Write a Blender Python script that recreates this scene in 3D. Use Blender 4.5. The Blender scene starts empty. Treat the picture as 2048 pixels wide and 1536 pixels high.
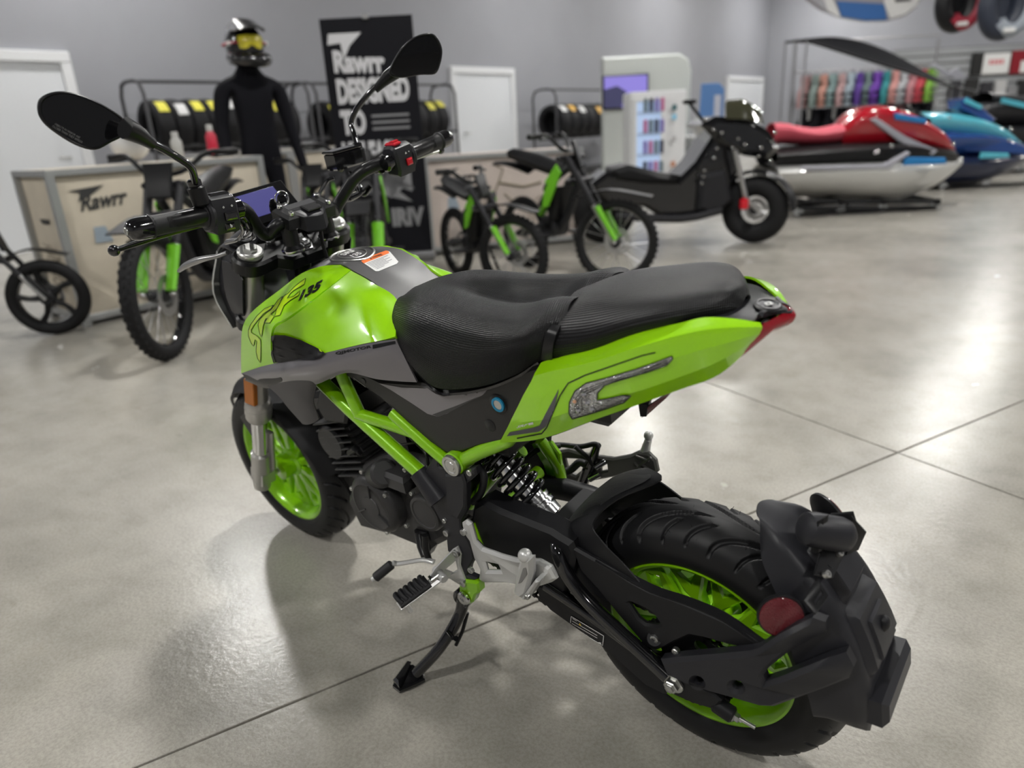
import bpy, bmesh, math, random
import numpy as np
from mathutils import Vector, Matrix
from mathutils.bvhtree import BVHTree
from mathutils.geometry import tessellate_polygon

random.seed(7)
rng = np.random.default_rng(7)
PI = math.pi
scene = bpy.context.scene
COL = scene.collection

# ------------------------------------------------------------------ camera
# world: X = the way the green motorcycle points, Y = its left, Z = up, metres
CAM = np.array([-0.409462684, 1.005203484, 1.063552988])
YAW, PITCH, ROLL, FPX = -0.866202719, 0.345570685, -0.054223596, 1423.0077
LEAN = -0.147266949            # the motorcycle leans on its side stand
def _axes():
    F = np.array([math.cos(YAW)*math.cos(PITCH), math.sin(YAW)*math.cos(PITCH), -math.sin(PITCH)])
    Rr = np.array([math.sin(YAW), -math.cos(YAW), 0.0]); U = np.cross(Rr, F)
    c, s = math.cos(ROLL), math.sin(ROLL)
    return c*Rr+s*U, -s*Rr+c*U, F
CR, CU, CF = _axes()
cd = bpy.data.cameras.new('camera'); cam = bpy.data.objects.new('camera', cd); COL.objects.link(cam)
cd.sensor_fit = 'HORIZONTAL'; cd.sensor_width = 36.0; cd.lens = FPX/2048*36.0
cd.clip_start = 0.02; cd.clip_end = 200
cam.matrix_world = Matrix([[CR[0], CU[0], -CF[0], CAM[0]], [CR[1], CU[1], -CF[1], CAM[1]],
                           [CR[2], CU[2], -CF[2], CAM[2]], [0, 0, 0, 1]])
cd.dof.use_dof = True; cd.dof.focus_distance = 1.25; cd.dof.aperture_fstop = 2.4
scene.camera = cam
cy = scene.cycles; cy.max_bounces = 6; cy.diffuse_bounces = 3; cy.glossy_bounces = 3; cy.transmission_bounces = 3; cy.caustics_reflective = False; cy.caustics_refractive = False

# ------------------------------------------------------------------ world, exposure
w = bpy.data.worlds.new('world'); scene.world = w; w.use_nodes = True
w.node_tree.nodes['Background'].inputs[0].default_value = (0.75, 0.8, 0.9, 1)
w.node_tree.nodes['Background'].inputs[1].default_value = 0.15
vs = scene.view_settings
scene.display_settings.display_device = 'sRGB'
vs.view_transform = 'Standard'; vs.look = 'None'; vs.gamma = 1.0; vs.exposure = 0.0; vs.use_curve_mapping = False
LAMP = 405.0                  # radiance of the round high-bay lamps under the roof

# ------------------------------------------------------------------ points
_rx = np.array([[1, 0, 0], [0, math.cos(LEAN), -math.sin(LEAN)], [0, math.sin(LEAN), math.cos(LEAN)]])
CAMB = _rx.T @ CAM
def _dir(u, v): return CF*FPX + CR*(u-1024) + CU*(768-v)
def b(u, v, y):
    """point of the motorcycle (its own upright frame) seen at u,v and lying y to its left"""
    d = _rx.T @ _dir(u, v); t = (y-CAMB[1])/d[1]
    return CAMB + d*t
def gp(u, v, z=0.0):
    d = _dir(u, v); return CAM + d*((z-CAM[2])/d[2])
def at(u, v, depth):
    d = _dir(u, v)/FPX; return CAM + d*depth

# ------------------------------------------------------------------ materials
MATS = {}
def mat(name, col=(.5, .5, .5), rough=.5, metal=0.0, spec=.5, coat=0.0, emit=None, es=0.0, trans=0.0, ior=1.45, alpha=1.0,
        noise=None, bump=None, sheen=0.0):
    if name in MATS: return MATS[name]
    m = bpy.data.materials.new(name); m.use_nodes = True
    nt = m.node_tree; p = nt.nodes['Principled BSDF']
    p.inputs['Base Color'].default_value = (*col, 1); p.inputs['Roughness'].default_value = rough
    p.inputs['Metallic'].default_value = metal; p.inputs['Specular IOR Level'].default_value = spec
    p.inputs['Coat Weight'].default_value = coat; p.inputs['Coat Roughness'].default_value = .06
    p.inputs['Transmission Weight'].default_value = trans; p.inputs['IOR'].default_value = ior
    if emit: p.inputs['Emission Color'].default_value = (*emit, 1); p.inputs['Emission Strength'].default_value = es
    if noise:
        sc, amt = noise
        tc = nt.nodes.new('ShaderNodeTexCoord'); n = nt.nodes.new('ShaderNodeTexNoise'); n.inputs['Scale'].default_value = sc
        n.inputs['Detail'].default_value = 5
        nt.links.new(tc.outputs['Object'], n.inputs['Vector'])
        r = nt.nodes.new('ShaderNodeValToRGB')
        r.color_ramp.elements[0].position = .3; r.color_ramp.elements[1].position = .7
        r.color_ramp.elements[0].color = (*[c*(1-amt) for c in col], 1); r.color_ramp.elements[1].color = (*[min(1, c*(1+amt)) for c in col], 1)
        nt.links.new(n.outputs['Fac'], r.inputs['Fac']); nt.links.new(r.outputs['Color'], p.inputs['Base Color'])
    if bump:
        sc, st, dist = bump
        tc = nt.nodes.new('ShaderNodeTexCoord'); n = nt.nodes.new('ShaderNodeTexNoise'); n.inputs['Scale'].default_value = sc
        nt.links.new(tc.outputs['Object'], n.inputs['Vector'])
        bn = nt.nodes.new('ShaderNodeBump'); bn.inputs['Strength'].default_value = st; bn.inputs['Distance'].default_value = dist
        nt.links.new(n.outputs['Fac'], bn.inputs['Height']); nt.links.new(bn.outputs['Normal'], p.inputs['Normal'])
    MATS[name] = m
    return m
def weave(name, col, rough, k, depth, spec=.5):
    """embossed vinyl: small diamond dimples laid out on the UVs (metres)"""
    m = mat(name, col, rough, spec=spec); nt = m.node_tree; p = nt.nodes['Principled BSDF']
    uv = nt.nodes.new('ShaderNodeUVMap'); sp = nt.nodes.new('ShaderNodeSeparateXYZ'); nt.links.new(uv.outputs['UV'], sp.inputs[0])
    def mth(op, a, bb=None):
        n = nt.nodes.new('ShaderNodeMath'); n.operation = op
        for i, q in enumerate((a, bb)):
            if q is None: continue
            if isinstance(q, (int, float)): n.inputs[i].default_value = q
            else: nt.links.new(q, n.inputs[i])
        return n.outputs[0]
    s1 = mth('SINE', mth('MULTIPLY', mth('ADD', sp.outputs[0], sp.outputs[1]), k))
    s2 = mth('SINE', mth('MULTIPLY', mth('SUBTRACT', sp.outputs[0], sp.outputs[1]), k))
    h = mth('MULTIPLY', s1, s2)
    bn = nt.nodes.new('ShaderNodeBump'); bn.inputs['Strength'].default_value = 1; bn.inputs['Distance'].default_value = depth
    nt.links.new(h, bn.inputs['Height']); nt.links.new(bn.outputs['Normal'], p.inputs['Normal'])
    return m

GREEN = mat('green_paint', (.34, .74, .004), .3, 0, .5, coat=1.0)
GREEN2 = mat('green_frame', (.26, .6, .004), .28, 0.1, .5, coat=1.0)
LIME = mat('lime_print', (.5, .78, .01), .3, coat=.8)
GREYP = mat('grey_paint', (.19, .18, .195), .3, .35, .5, coat=.8)
SIDEB = mat('dark_side_plastic', (.022, .021, .020), .42, spec=.4)
PLAST = mat('black_plastic', (.0095, .0095, .011), .46, spec=.35, bump=(900, .12, .0006))
PLAST2 = mat('charcoal_plastic', (.020, .020, .024), .42, spec=.4, bump=(1200, .1, .0005))
GLOSSB = mat('gloss_black', (.006, .006, .007), .12, coat=1)
SATB = mat('satin_black', (.008, .008, .009), .34, spec=.4)
ENG = mat('engine_grey', (.042, .041, .042), .38, .2, bump=(700, .1, .0008))
RUBBER = mat('tyre_rubber', (.009, .009, .010), .48, spec=.35, bump=(400, .1, .0005))
RUBBER2 = mat('soft_rubber', (.016, .016, .018), .55)
SILVER = mat('cast_silver', (.62, .62, .61), .34, .45, bump=(600, .1, .0006))
CAPM = mat('fork_cap_silver', (.72, .72, .71), .28, .6)
CHROME = mat('polished_steel', (.72, .72, .72), .16, 1)
FORKS = mat('fork_silver', (.5, .49, .47), .35, .8)
STEEL = mat('zinc_bolt', (.55, .55, .53), .3, .95)
RED = mat('red_switch', (.62, .006, .02), .3, coat=.5)
REDL = mat('red_lens', (.32, .004, .012), .18, coat=1)
AMBER = mat('amber_reflector', (.42, .13, .012), .45)
WHITE = mat('white_print', (.75, .75, .74), .5)
BLACKP = mat('black_print', (.008, .008, .009), .35)
ORANGE = mat('orange_print', (.85, .16, .01), .5)
SEATM = weave('seat_vinyl', (.006, .006, .007), .34, 1080.0, .0006, spec=.35)
WEAVE2 = weave('hugger_weave', (.016, .016, .018), .4, 2200.0, .0006)
MIRG = mat('mirror_glass', (.006, .006, .007), .02, 0, .5)
SCREEN = mat('dash_screen', (.02, .02, .05), .2, emit=(.09, .085, .32), es=.6)
LENS = mat('clear_lens', (.6, .62, .62), .12, .6, coat=1)
LENSC = mat('lens_facets', (.78, .79, .78), .10, .9, coat=1, bump=(260, 1.0, .012))

# ------------------------------------------------------------------ geometry helpers
def V3(p): return np.asarray(p, float)
def norm(v): v = V3(v); return v/(np.linalg.norm(v)+1e-12)
def catmull(P, n=6, closed=False):
    P = [V3(p) for p in P]; m = len(P); out = []
    if m < 3 and not closed: return [P[0]+(P[-1]-P[0])*i/n for i in range(n+1)]
    for i in range(m if closed else m-1):
        if closed: p0, p1, p2, p3 = P[i-1], P[i], P[(i+1) % m], P[(i+2) % m]
        else:
            p1, p2 = P[i], P[i+1]
            p0 = P[i-1] if i else 2*p1-p2
            p3 = P[i+2] if i+2 < m else 2*p2-p1
        for k in range(n):
            t = k/n
            out.append(.5*((2*p1)+(p2-p0)*t+(2*p0-5*p1+4*p2-p3)*t*t+(3*p1-p0-3*p2+p3)*t**3))
    if not closed: out.append(P[-1])
    return out
class MB:
    def __init__(s): s.V = []; s.F = []; s.uv = {}
    def add(s, V, F, uv=None):
        o = len(s.V); s.V += [tuple(map(float, v)) for v in V]; 
        if uv is not None:
            for i, q in enumerate(uv): s.uv[o+i] = q
        s.F += [tuple(o+i for i in f) for f in F]; return s
    def tube(s, pts, r, n=12, smooth=0, cap=True, flat=1.0, closed=False):
        pts = catmull(pts, smooth, closed) if smooth else [V3(p) for p in pts]
        m = len(pts)
        rs = [r]*m if np.isscalar(r) else list(np.interp(np.linspace(0, 1, m), np.linspace(0, 1, len(r)), r))
        def tang(i):
            if closed: return norm(pts[(i+1) % m]-pts[i-1])
            return norm(pts[min(i+1, m-1)]-pts[max(i-1, 0)])
        t = tang(0)
        a = np.cross(t, (0, 0, 1.0))
        if np.linalg.norm(a) < .05: a = np.cross(t, (0, 1.0, 0))
        a = norm(a); Vv = []; F = []
        for i in range(m):
            t = tang(i); a = norm(a-t*np.dot(a, t)); c = np.cross(t, a)
            for k in range(n):
                q = 2*PI*k/n; Vv.append(pts[i]+rs[i]*(a*math.cos(q)+c*math.sin(q)*flat))
        for i in range(m if closed else m-1):
            j = (i+1) % m
            for k in range(n):
                F.append((i*n+k, i*n+(k+1) % n, j*n+(k+1) % n, j*n+k))
        if cap and not closed: F.append(tuple(range(n-1, -1, -1))); F.append(tuple((m-1)*n+k for k in range(n)))
        return s.add(Vv, F)
    def lathe(s, prof, o=(0, 0, 0), ax=(0, 1, 0), n=32, ref=None, closed=False, a0=0.0, a1=2*PI):
        o = V3(o); ax = norm(ax); r0 = ref if ref is not None else ((0, 0, 1) if abs(ax[2]) < .9 else (1, 0, 0))
        e1 = norm(np.cross(ax, r0)); e2 = np.cross(ax, e1); Vv = []; F = []
        full = abs(a1-a0-2*PI) < 1e-6; m = n if full else n+1; P = len(prof)
        for k in range(m):
            q = a0+(a1-a0)*k/n
            d = e1*math.cos(q)+e2*math.sin(q)
            for (r, h) in prof: Vv.append(o+ax*h+d*r)
        for k in range(n):
            k2 = (k+1) % m
            for i in range(P if closed else P-1):
                j = (i+1) % P; F.append((k*P+i, k2*P+i, k2*P+j, k*P+j))
        if not closed and full:
            if prof[0][0] > 1e-6: F.append(tuple(k*P for k in range(m)))
            if prof[-1][0] > 1e-6: F.append(tuple(k*P+P-1 for k in range(m-1, -1, -1)))
        return s.add(Vv, F)
    def cyl(s, p0, p1, r, n=20, bev=None, r1=None):
        p0, p1 = V3(p0), V3(p1); L = np.linalg.norm(p1-p0); r1 = r if r1 is None else r1
        bv = min(r, r1, L)*.18 if bev is None else bev
        return s.lathe([(max(r-bv, 1e-7), 0), (r, bv), (r1, L-bv), (max(r1-bv, 1e-7), L)], p0, p1-p0, n)
    def sphere(s, c, r, n=16, sq=(1, 1, 1)):
        c = V3(c); Vv = []; F = []; m = n//2
        for i in range(m+1):
            th = PI*i/m
            for k in range(n):
                q = 2*PI*k/n; Vv.append(c+V3((r*sq[0]*math.sin(th)*math.cos(q), r*sq[1]*math.sin(th)*math.sin(q), r*sq[2]*math.cos(th))))
        for i in range(m):
            for k in range(n): F.append((i*n+k, (i+1)*n+k, (i+1)*n+(k+1) % n, i*n+(k+1) % n))
        return s.add(Vv, F)
    def prism(s, loops, off, bev=0.0):
        """extrude a closed outline (with holes) by the vector off; rounded by one bevel step"""
        if not isinstance(loops[0][0], (list, tuple, np.ndarray)): loops = [loops]
        off = V3(off); t = np.linalg.norm(off); d = off/t
        a = np.cross(d, (0, 0, 1.0)) if abs(d[2]) < .9 else np.cross(d, (1.0, 0, 0))
        e1 = norm(a); e2 = np.cross(d, e1); rings = [[], [], [], []]; starts = []
        bev = min(bev, t*.45)
        for li, lp in enumerate(loops):
            lp = [V3(p) for p in lp]; q = [(p@e1, p@e2) for p in lp]
            ar = sum(q[i-1][0]*q[i][1]-q[i][0]*q[i-1][1] for i in range(len(q)))
            if (ar > 0) != (li == 0): lp = lp[::-1]; q = q[::-1]
            m = len(q); ins = []
            for i in range(m):
                pa, pb, pc = np.array(q[i-1]), np.array(q[i]), np.array(q[(i+1) % m])
                t1 = pb-pa; t2 = pc-pb; t1 = t1/(np.linalg.norm(t1)+1e-9); t2 = t2/(np.linalg.norm(t2)+1e-9)
                n1 = np.array((-t1[1], t1[0])); n2 = np.array((-t2[1], t2[0])); nn = n1+n2; l = nn@nn
                nn = nn*(2/l) if l > .5 else nn
                ins.append(nn*bev)
            starts.append((len(rings[0]), m))
            for i in range(m):
                iv = e1*ins[i][0]+e2*ins[i][1]
                rings[0].append(lp[i]+iv); rings[1].append(lp[i]+d*bev); rings[2].append(lp[i]+off-d*bev); rings[3].append(lp[i]+off+iv)
        N = len(rings[0]); Vv = rings[0]+rings[1]+rings[2]+rings[3]; F = []
        polys = [[Vector((float(rings[0][i]@e1), float(rings[0][i]@e2), 0)) for i in range(st, st+m)] for st, m in starts]
        for tri in tessellate_polygon(polys):
            F.append((tri[0], tri[1], tri[2])); F.append((3*N+tri[2], 3*N+tri[1], 3*N+tri[0]))
        for st, m in starts:
            for i in range(m):
                i0, i1 = st+i, st+(i+1) % m
                for k in range(3): F.append((k*N+i0, k*N+i1, (k+1)*N+i1, (k+1)*N+i0))
        return s.add(Vv, F)
    def box(s, c, size, ax=None, bev=.003):
        """box: centre, size, optional 3 axes"""
        c = V3(c); A = np.eye(3) if ax is None else np.array([norm(q) for q in ax]); h = V3(size)/2
        p0 = c-A[2]*h[2]
        lp = [p0+A[0]*h[0]*i+A[1]*h[1]*j for i, j in ((-1, -1), (1, -1), (1, 1), (-1, 1))]
        return s.prism(lp, A[2]*size[2], min(bev, min(size)*.4))
    def patch(s, rows, nu=5, nv=5, thick=0.0, mirror=False, lin_u=False, lin_v=False):
        """smooth surface through a grid of control points"""
        R = [[V3(p) for p in r] for r in rows]
        def lerp(P, n): return [P[i]+(P[i+1]-P[i])*k/n for i in range(len(P)-1) for k in range(n)]+[P[-1]]
        R = [lerp(r, nu) if lin_u else catmull(r, nu) if len(r) > 2 else lerp(r, nu) for r in R]
        cols = list(zip(*R)); cols = [lerp(list(c), nv) if (lin_v or len(c) < 3) else catmull(list(c), nv) for c in cols]
        G = np.array(cols)            # [u][v][3]
        if mirror: G = G*np.array((1, -1, 1))
        nU, nV = G.shape[:2]
        du = np.linalg.norm(np.diff(G, axis=0), axis=2).mean(1); dv = np.linalg.norm(np.diff(G, axis=1), axis=2).mean(0)
        cu = np.concatenate(([0], np.cumsum(du))); cv = np.concatenate(([0], np.cumsum(dv)))
        Vv = G.reshape(-1, 3); uv = [(cu[i], cv[j]) for i in range(nU) for j in range(nV)]
        F = []
        for i in range(nU-1):
            for j in range(nV-1):
                f = (i*nV+j, (i+1)*nV+j, (i+1)*nV+j+1, i*nV+j+1); F.append(f if not mirror else f[::-1])
        if thick:
            T = np.gradient(G, axis=0); W = np.gradient(G, axis=1); Nn = np.cross(T, W); Nn /= (np.linalg.norm(Nn, axis=2, keepdims=True)+1e-9)
            if mirror: Nn = -Nn
            G2 = (G-Nn*thick).reshape(-1, 3); n0 = len(Vv); Vv = np.concatenate((Vv, G2)); uv = uv+uv
            F += [tuple(n0+q for q in f[::-1]) for f in F]
            edge = [i*nV for i in range(nU)]+[(nU-1)*nV+j for j in range(1, nV)]+[i*nV+nV-1 for i in range(nU-2, -1, -1)]+[j for j in range(nV-2, 0, -1)]
            for k in range(len(edge)):
                e0, e1 = edge[k], edge[(k+1) % len(edge)]; q = (e0, n0+e0, n0+e1, e1); F.append(q if not mirror else q[::-1])
        return s.add(Vv, F, uv)
    def bvh(s): return BVHTree.FromPolygons([Vector(v) for v in s.V], s.F)
    def build(s, name, m, parent=None, ang=35, label=None, fix=True):
        me = bpy.data.meshes.new(name); me.from_pydata(s.V, [], s.F)
        if fix:
            bm = bmesh.new(); bm.from_mesh(me); bmesh.ops.recalc_face_normals(bm, faces=bm.faces); bm.to_mesh(me); bm.free()
        if s.uv:
            ul = me.uv_layers.new(name='UVMap'); idx = np.zeros(len(me.loops), int); me.loops.foreach_get('vertex_index', idx)
            arr = np.array([s.uv.get(i, (0, 0)) for i in range(len(s.V))]); ul.data.foreach_set('uv', arr[idx].ravel())
        me.shade_smooth(); me.set_sharp_from_angle(angle=math.radians(ang))
        me.materials.append(m)
        o = bpy.data.objects.new(name, me); COL.objects.link(o)
        if parent is not None: o.parent = parent
        if label: o['label'] = label
        return o
def empty(name, loc=(0, 0, 0), rot=(0, 0, 0)):
    o = bpy.data.objects.new(name, None); o.empty_display_size = .1; o.location = loc; o.rotation_euler = rot; COL.objects.link(o); return o
def tag(o, label, cat, group=None, kind=None):
    o['label'] = label
    if cat: o['category'] = cat
    if group: o['group'] = group
    if kind: o['kind'] = kind
    return o
def struct(o): o['kind'] = 'structure'; return o
def text_tris(txt, size=1.0, bold=0.0, shear=0.0):
    cu = bpy.data.curves.new('t', 'FONT'); cu.body = txt; cu.size = size; cu.offset = bold; cu.shear = shear; cu.resolution_u = 3
    ob = bpy.data.objects.new('t', cu); COL.objects.link(ob)
    dg = bpy.context.evaluated_depsgraph_get(); me = ob.evaluated_get(dg).to_mesh()
    V = [tuple(v.co) for v in me.vertices]; F = [tuple(p.vertices) for p in me.polygons]
    ob.evaluated_get(dg).to_mesh_clear(); bpy.data.objects.remove(ob); bpy.data.curves.remove(cu)
    return V, F
def text_on(quad, txt, bold=0.0, shear=0.0, lift=(0, 0, 0)):
    """letters stretched over a planar 3D quad (bl, br, tr, tl) -> MB"""
    V, F = text_tris(txt, 1.0, bold, shear); A = np.array(V); mn = A.min(0); mx = A.max(0)
    bl, br, tr, tl = [V3(q) for q in quad]; out = []
    for v in A:
        s_ = (v[0]-mn[0])/(mx[0]-mn[0]); t_ = (v[1]-mn[1])/(mx[1]-mn[1])
        out.append((bl*(1-s_)+br*s_)*(1-t_)+(tl*(1-s_)+tr*s_)*t_+V3(lift))
    return MB().add(out, F)
_cb = Vector(CAMB)
def drape(bvh, uvs, lift=.0006):
    """points on a body panel (motorcycle frame) under the given picture positions, lifted along the panel's normal"""
    out = []
    for (u, v) in uvs:
        d = Vector(_rx.T @ _dir(u, v)).normalized(); h = bvh.ray_cast(_cb, d)
        if h[0] is None:
            k = bvh.find_nearest(Vector(b(u, v, .12))); loc, n = k[0], k[1]
        else: loc, n = h[0], h[1]
        if n.dot(d) > 0: n = -n
        out.append(np.array(loc+n*lift))
    return out
def decal_text(bvh, quad, txt, m, name, parent, bold=0.0, shear=0.0, lift=.0006):
    V, F = text_tris(txt, 1.0, bold, shear); A = np.array(V); mn = A.min(0); mx = A.max(0); uvs = []
    bl, br, tr, tl = [np.array(q, float) for q in quad]
    for v in A:
        s_ = (v[0]-mn[0])/(mx[0]-mn[0]); t_ = (v[1]-mn[1])/(mx[1]-mn[1])
        uvs.append((bl*(1-s_)+br*s_)*(1-t_)+(tl*(1-s_)+tr*s_)*t_)
    return MB().add(drape(bvh, uvs, lift), F).build(name, m, parent, fix=False)
def decal_poly(bvh, uvs, m, name, parent, lift=.0006, sub=6):
    """flat printed shape: outline densified, filled by a small grid of triangles, draped on the panel"""
    pts = [np.array(q, float) for q in uvs]
    bm = bmesh.new(); vs_ = [bm.verts.new((q[0], q[1], 0)) for q in pts]; bm.faces.new(vs_); bm.normal_update()
    bmesh.ops.triangulate(bm, faces=bm.faces[:])
    for _ in range(3):
        es = [e for e in bm.edges if e.calc_length() > sub]
        if not es: break
        bmesh.ops.subdivide_edges(bm, edges=es, cuts=1); bmesh.ops.triangulate(bm, faces=bm.faces[:])
    bm.verts.ensure_lookup_table(); bm.verts.index_update()
    U = [(v.co.x, v.co.y) for v in bm.verts]; F = [tuple(v.index for v in f.verts) for f in bm.faces]; bm.free()
    return MB().add(drape(bvh, U, lift), F).build(name, m, parent, fix=False)
def decal_line(mb, bvh, uvs, wpx, closed=False, lift=.0007, step=5):
    pts = [np.array(q, float) for q in uvs]
    if closed: pts.append(pts[0])
    den = []
    for i in range(len(pts)-1):
        n = max(1, int(np.linalg.norm(pts[i+1]-pts[i])/step))
        den += [pts[i]+(pts[i+1]-pts[i])*k/n for k in range(n)]
    den.append(pts[-1]); L = []; R = []
    for i, q in enumerate(den):
        t = den[min(i+1, len(den)-1)]-den[max(i-1, 0)]; t = t/(np.linalg.norm(t)+1e-9); nn = np.array((-t[1], t[0]))*wpx/2
        L.append(q+nn); R.append(q-nn)
    V = drape(bvh, L+R, lift); n = len(den)
    mb.add(V, [(i, i+1, n+i+1, n+i) for i in range(n-1)])
def mir(P): return [V3(p)*np.array((1, -1, 1)) for p in P]

# =================================================================== the showroom
WALLX = 9.2
CONC = mat('polished_concrete', (.40, .385, .355), .34, spec=.5)
def concrete():
    nt = CONC.node_tree; p = nt.nodes['Principled BSDF']; L = nt.links
    geo = nt.nodes.new('ShaderNodeNewGeometry')
    def noise(sc, det, rgh=.6):
        n = nt.nodes.new('ShaderNodeTexNoise'); n.inputs['Scale'].default_value = sc; n.inputs['Detail'].default_value = det; n.inputs['Roughness'].default_value = rgh
        L.new(geo.outputs['Position'], n.inputs['Vector']); return n
    def ramp(src, stops):
        r = nt.nodes.new('ShaderNodeValToRGB'); cr = r.color_ramp
        while len(cr.elements) < len(stops): cr.elements.new(.5)
        for e, (q, c) in zip(cr.elements, stops): e.position = q; e.color = (*c, 1)
        L.new(src, r.inputs['Fac']); return r.outputs['Color']
    def mix(a, b_, f, mode='MULTIPLY'):
        m = nt.nodes.new('ShaderNodeMixRGB'); m.blend_type = mode; m.inputs[0].default_value = f; L.new(a, m.inputs[1]); L.new(b_, m.inputs[2]); return m.outputs[0]
    big = ramp(noise(1.1, 4).outputs['Fac'], [(.32, (.31, .292, .258)), (.5, (.40, .378, .336)), (.68, (.455, .434, .395))])
    mid = ramp(noise(9, 6, .7).outputs['Fac'], [(.3, (.84, .84, .83)), (.55, (1, 1, 1)), (.75, (1.0, .99, .97))])
    fine = ramp(noise(140, 3, .7).outputs['Fac'], [(.36, (.80, .80, .79)), (.6, (1, 1, 1))])
    c = mix(mix(big, mid, .9), fine, .9)
    # a few dark scuffs, drawn out one way
    mp = nt.nodes.new('ShaderNodeMapping'); mp.inputs['Scale'].default_value = (6, 22, 1); mp.inputs['Rotation'].default_value = (0, 0, .6); L.new(geo.outputs['Position'], mp.inputs['Vector'])
    n = nt.nodes.new('ShaderNodeTexNoise'); n.inputs['Scale'].default_value = 1.0; n.inputs['Detail'].default_value = 2; L.new(mp.outputs['Vector'], n.inputs['Vector'])
    sc = ramp(n.outputs['Fac'], [(.24, (.72, .71, .70)), (.31, (1, 1, 1))])
    c = mix(c, sc, .5)
    L.new(c, p.inputs['Base Color'])
    rr = nt.nodes.new('ShaderNodeMapRange'); rr.inputs[3].default_value = .17; rr.inputs[4].default_value = .32; L.new(noise(3.0, 4).outputs['Fac'], rr.inputs[0]); L.new(rr.outputs[0], p.inputs['Roughness'])
    bn = nt.nodes.new('ShaderNodeBump'); bn.inputs['Strength'].default_value = .08; bn.inputs['Distance'].default_value = .01; L.new(noise(60, 4).outputs['Fac'], bn.inputs['Height']); L.new(bn.outputs['Normal'], p.inputs['Normal'])
concrete()
X0, X1, Y0, Y1, ZC = -9.0, WALLX, -24.0, 9.0, 6.2
JD = mat('joint_dark', (.05, .048, .045), .8)
floor = struct(MB().prism([(X0, Y0, -.05), (X1, Y0, -.05), (X1, Y1, -.05), (X0, Y1, -.05)], (0, 0, .044)).build('floor', JD))
# concrete bays divided by saw-cut joints
A0 = gp(1795, 905); da = norm(gp(250, 1536)-gp(2048, 797)); da[2] = 0; da = norm(da); db = np.array((-da[1], da[0], 0))
S = 4.6; GAP = .0030
def clip(poly, a, c):      # keep a.p <= c
    out = []
    for i in range(len(poly)):
        p, q = poly[i-1], poly[i]; dp, dq = p@a-c, q@a-c
        if (dp <= 0) != (dq <= 0): out.append(p+(q-p)*(dp/(dp-dq)))
        if dq <= 0: out.append(q)
    return out
for i in range(-6, 7):
    for j in range(-6, 7):
        q = [A0+da*(S*(i+u)+(GAP if u == 0 else -GAP))+db*(S*(j+v)+(GAP if v == 0 else -GAP)) for u, v in ((0, 0), (1, 0), (1, 1), (0, 1))]
        q = [np.array((t[0], t[1], -.02)) for t in q]
        for a, c in (((1, 0, 0), X1), ((-1, 0, 0), -X0), ((0, 1, 0), Y1), ((0, -1, 0), -Y0)):
            if len(q) > 2: q = clip(q, np.array(a, float), c)
        if len(q) < 3: continue
        ar = abs(sum(q[k-1][0]*q[k][1]-q[k][0]*q[k-1][1] for k in range(len(q))))/2
        if ar < .3: continue
        MB().prism(q, (0, 0, .02), .0012).build('concrete_bay', CONC, floor)
WALLM = mat('grey_wall_paint', (.30, .305, .33), .6, noise=(.8, .04))
def wallbox(name, c, s, m=None): return struct(MB().box(c, s, bev=.001).build(name, m or WALLM))
wb_ = wallbox('wall_back', (X1+.1, (Y0+Y1)/2, ZC/2), (.2, Y1-Y0, ZC))
wallbox('wall_right', ((X0+X1)/2, Y0-.1, ZC/2), (X1-X0+.4, .2, ZC))
wallbox('wall_left', ((X0+X1)/2, Y1+.1, ZC/2), (X1-X0+.4, .2, ZC))
wallbox('wall_front', (X0-.1, (Y0+Y1)/2, ZC/2), (.2, Y1-Y0, ZC))
ceil = wallbox('ceiling', ((X0+X1)/2, (Y0+Y1)/2, ZC+.1), (X1-X0+.4, Y1-Y0+.4, .2), mat('roof_deck', (.09, .095, .10), .7))
for k in range(24): MB().box((X0+.6+k*.76, (Y0+Y1)/2, ZC-.03), (.08, Y1-Y0-.1, .05), bev=.005).build('roof_rib', MATS['roof_deck'], ceil)
struct(MB().box((X1-.01, (Y0+Y1)/2, .06), (.02, Y1-Y0, .12), bev=.003).build('baseboard_back', mat('dark_vinyl', (.05, .05, .055), .5)))
TRIM = mat('white_door_frame', (.72, .73, .75), .45); DOOR = mat('white_door', (.68, .70, .73), .4)
def door(n, y0, y1, h, handle):
    d = struct(MB().box((X1-.02, (y0+y1)/2, h/2-.05), (.03, y0-y1-.2 if y0 > y1 else .9, h-.1), bev=.004).build('door_%d' % n, DOOR))
    for yy in (y0-.05, y1+.05): MB().box((X1-.035, yy, h/2), (.07, .11, h), bev=.006).build('door_jamb', TRIM, d)
    MB().box((X1-.037, (y0+y1)/2, h-.052), (.078, y0-y1+.004, .115), bev=.006).build('door_head', TRIM, d)
    hy = y1+.25 if handle < 0 else y0-.25
    MB().tube([(X1-.04, hy, 1.0), (X1-.10, hy, 1.0), (X1-.10, hy+.12*handle*-1, 1.0)], .012, 10).build('door_handle', STEEL, d)
    return d
door(1, -.95, -2.72, 2.13, -1); door(2, -9.02, -10.8, 2.14, 1); door(3, -20.9, -23.7, 2.17, 1)

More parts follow.
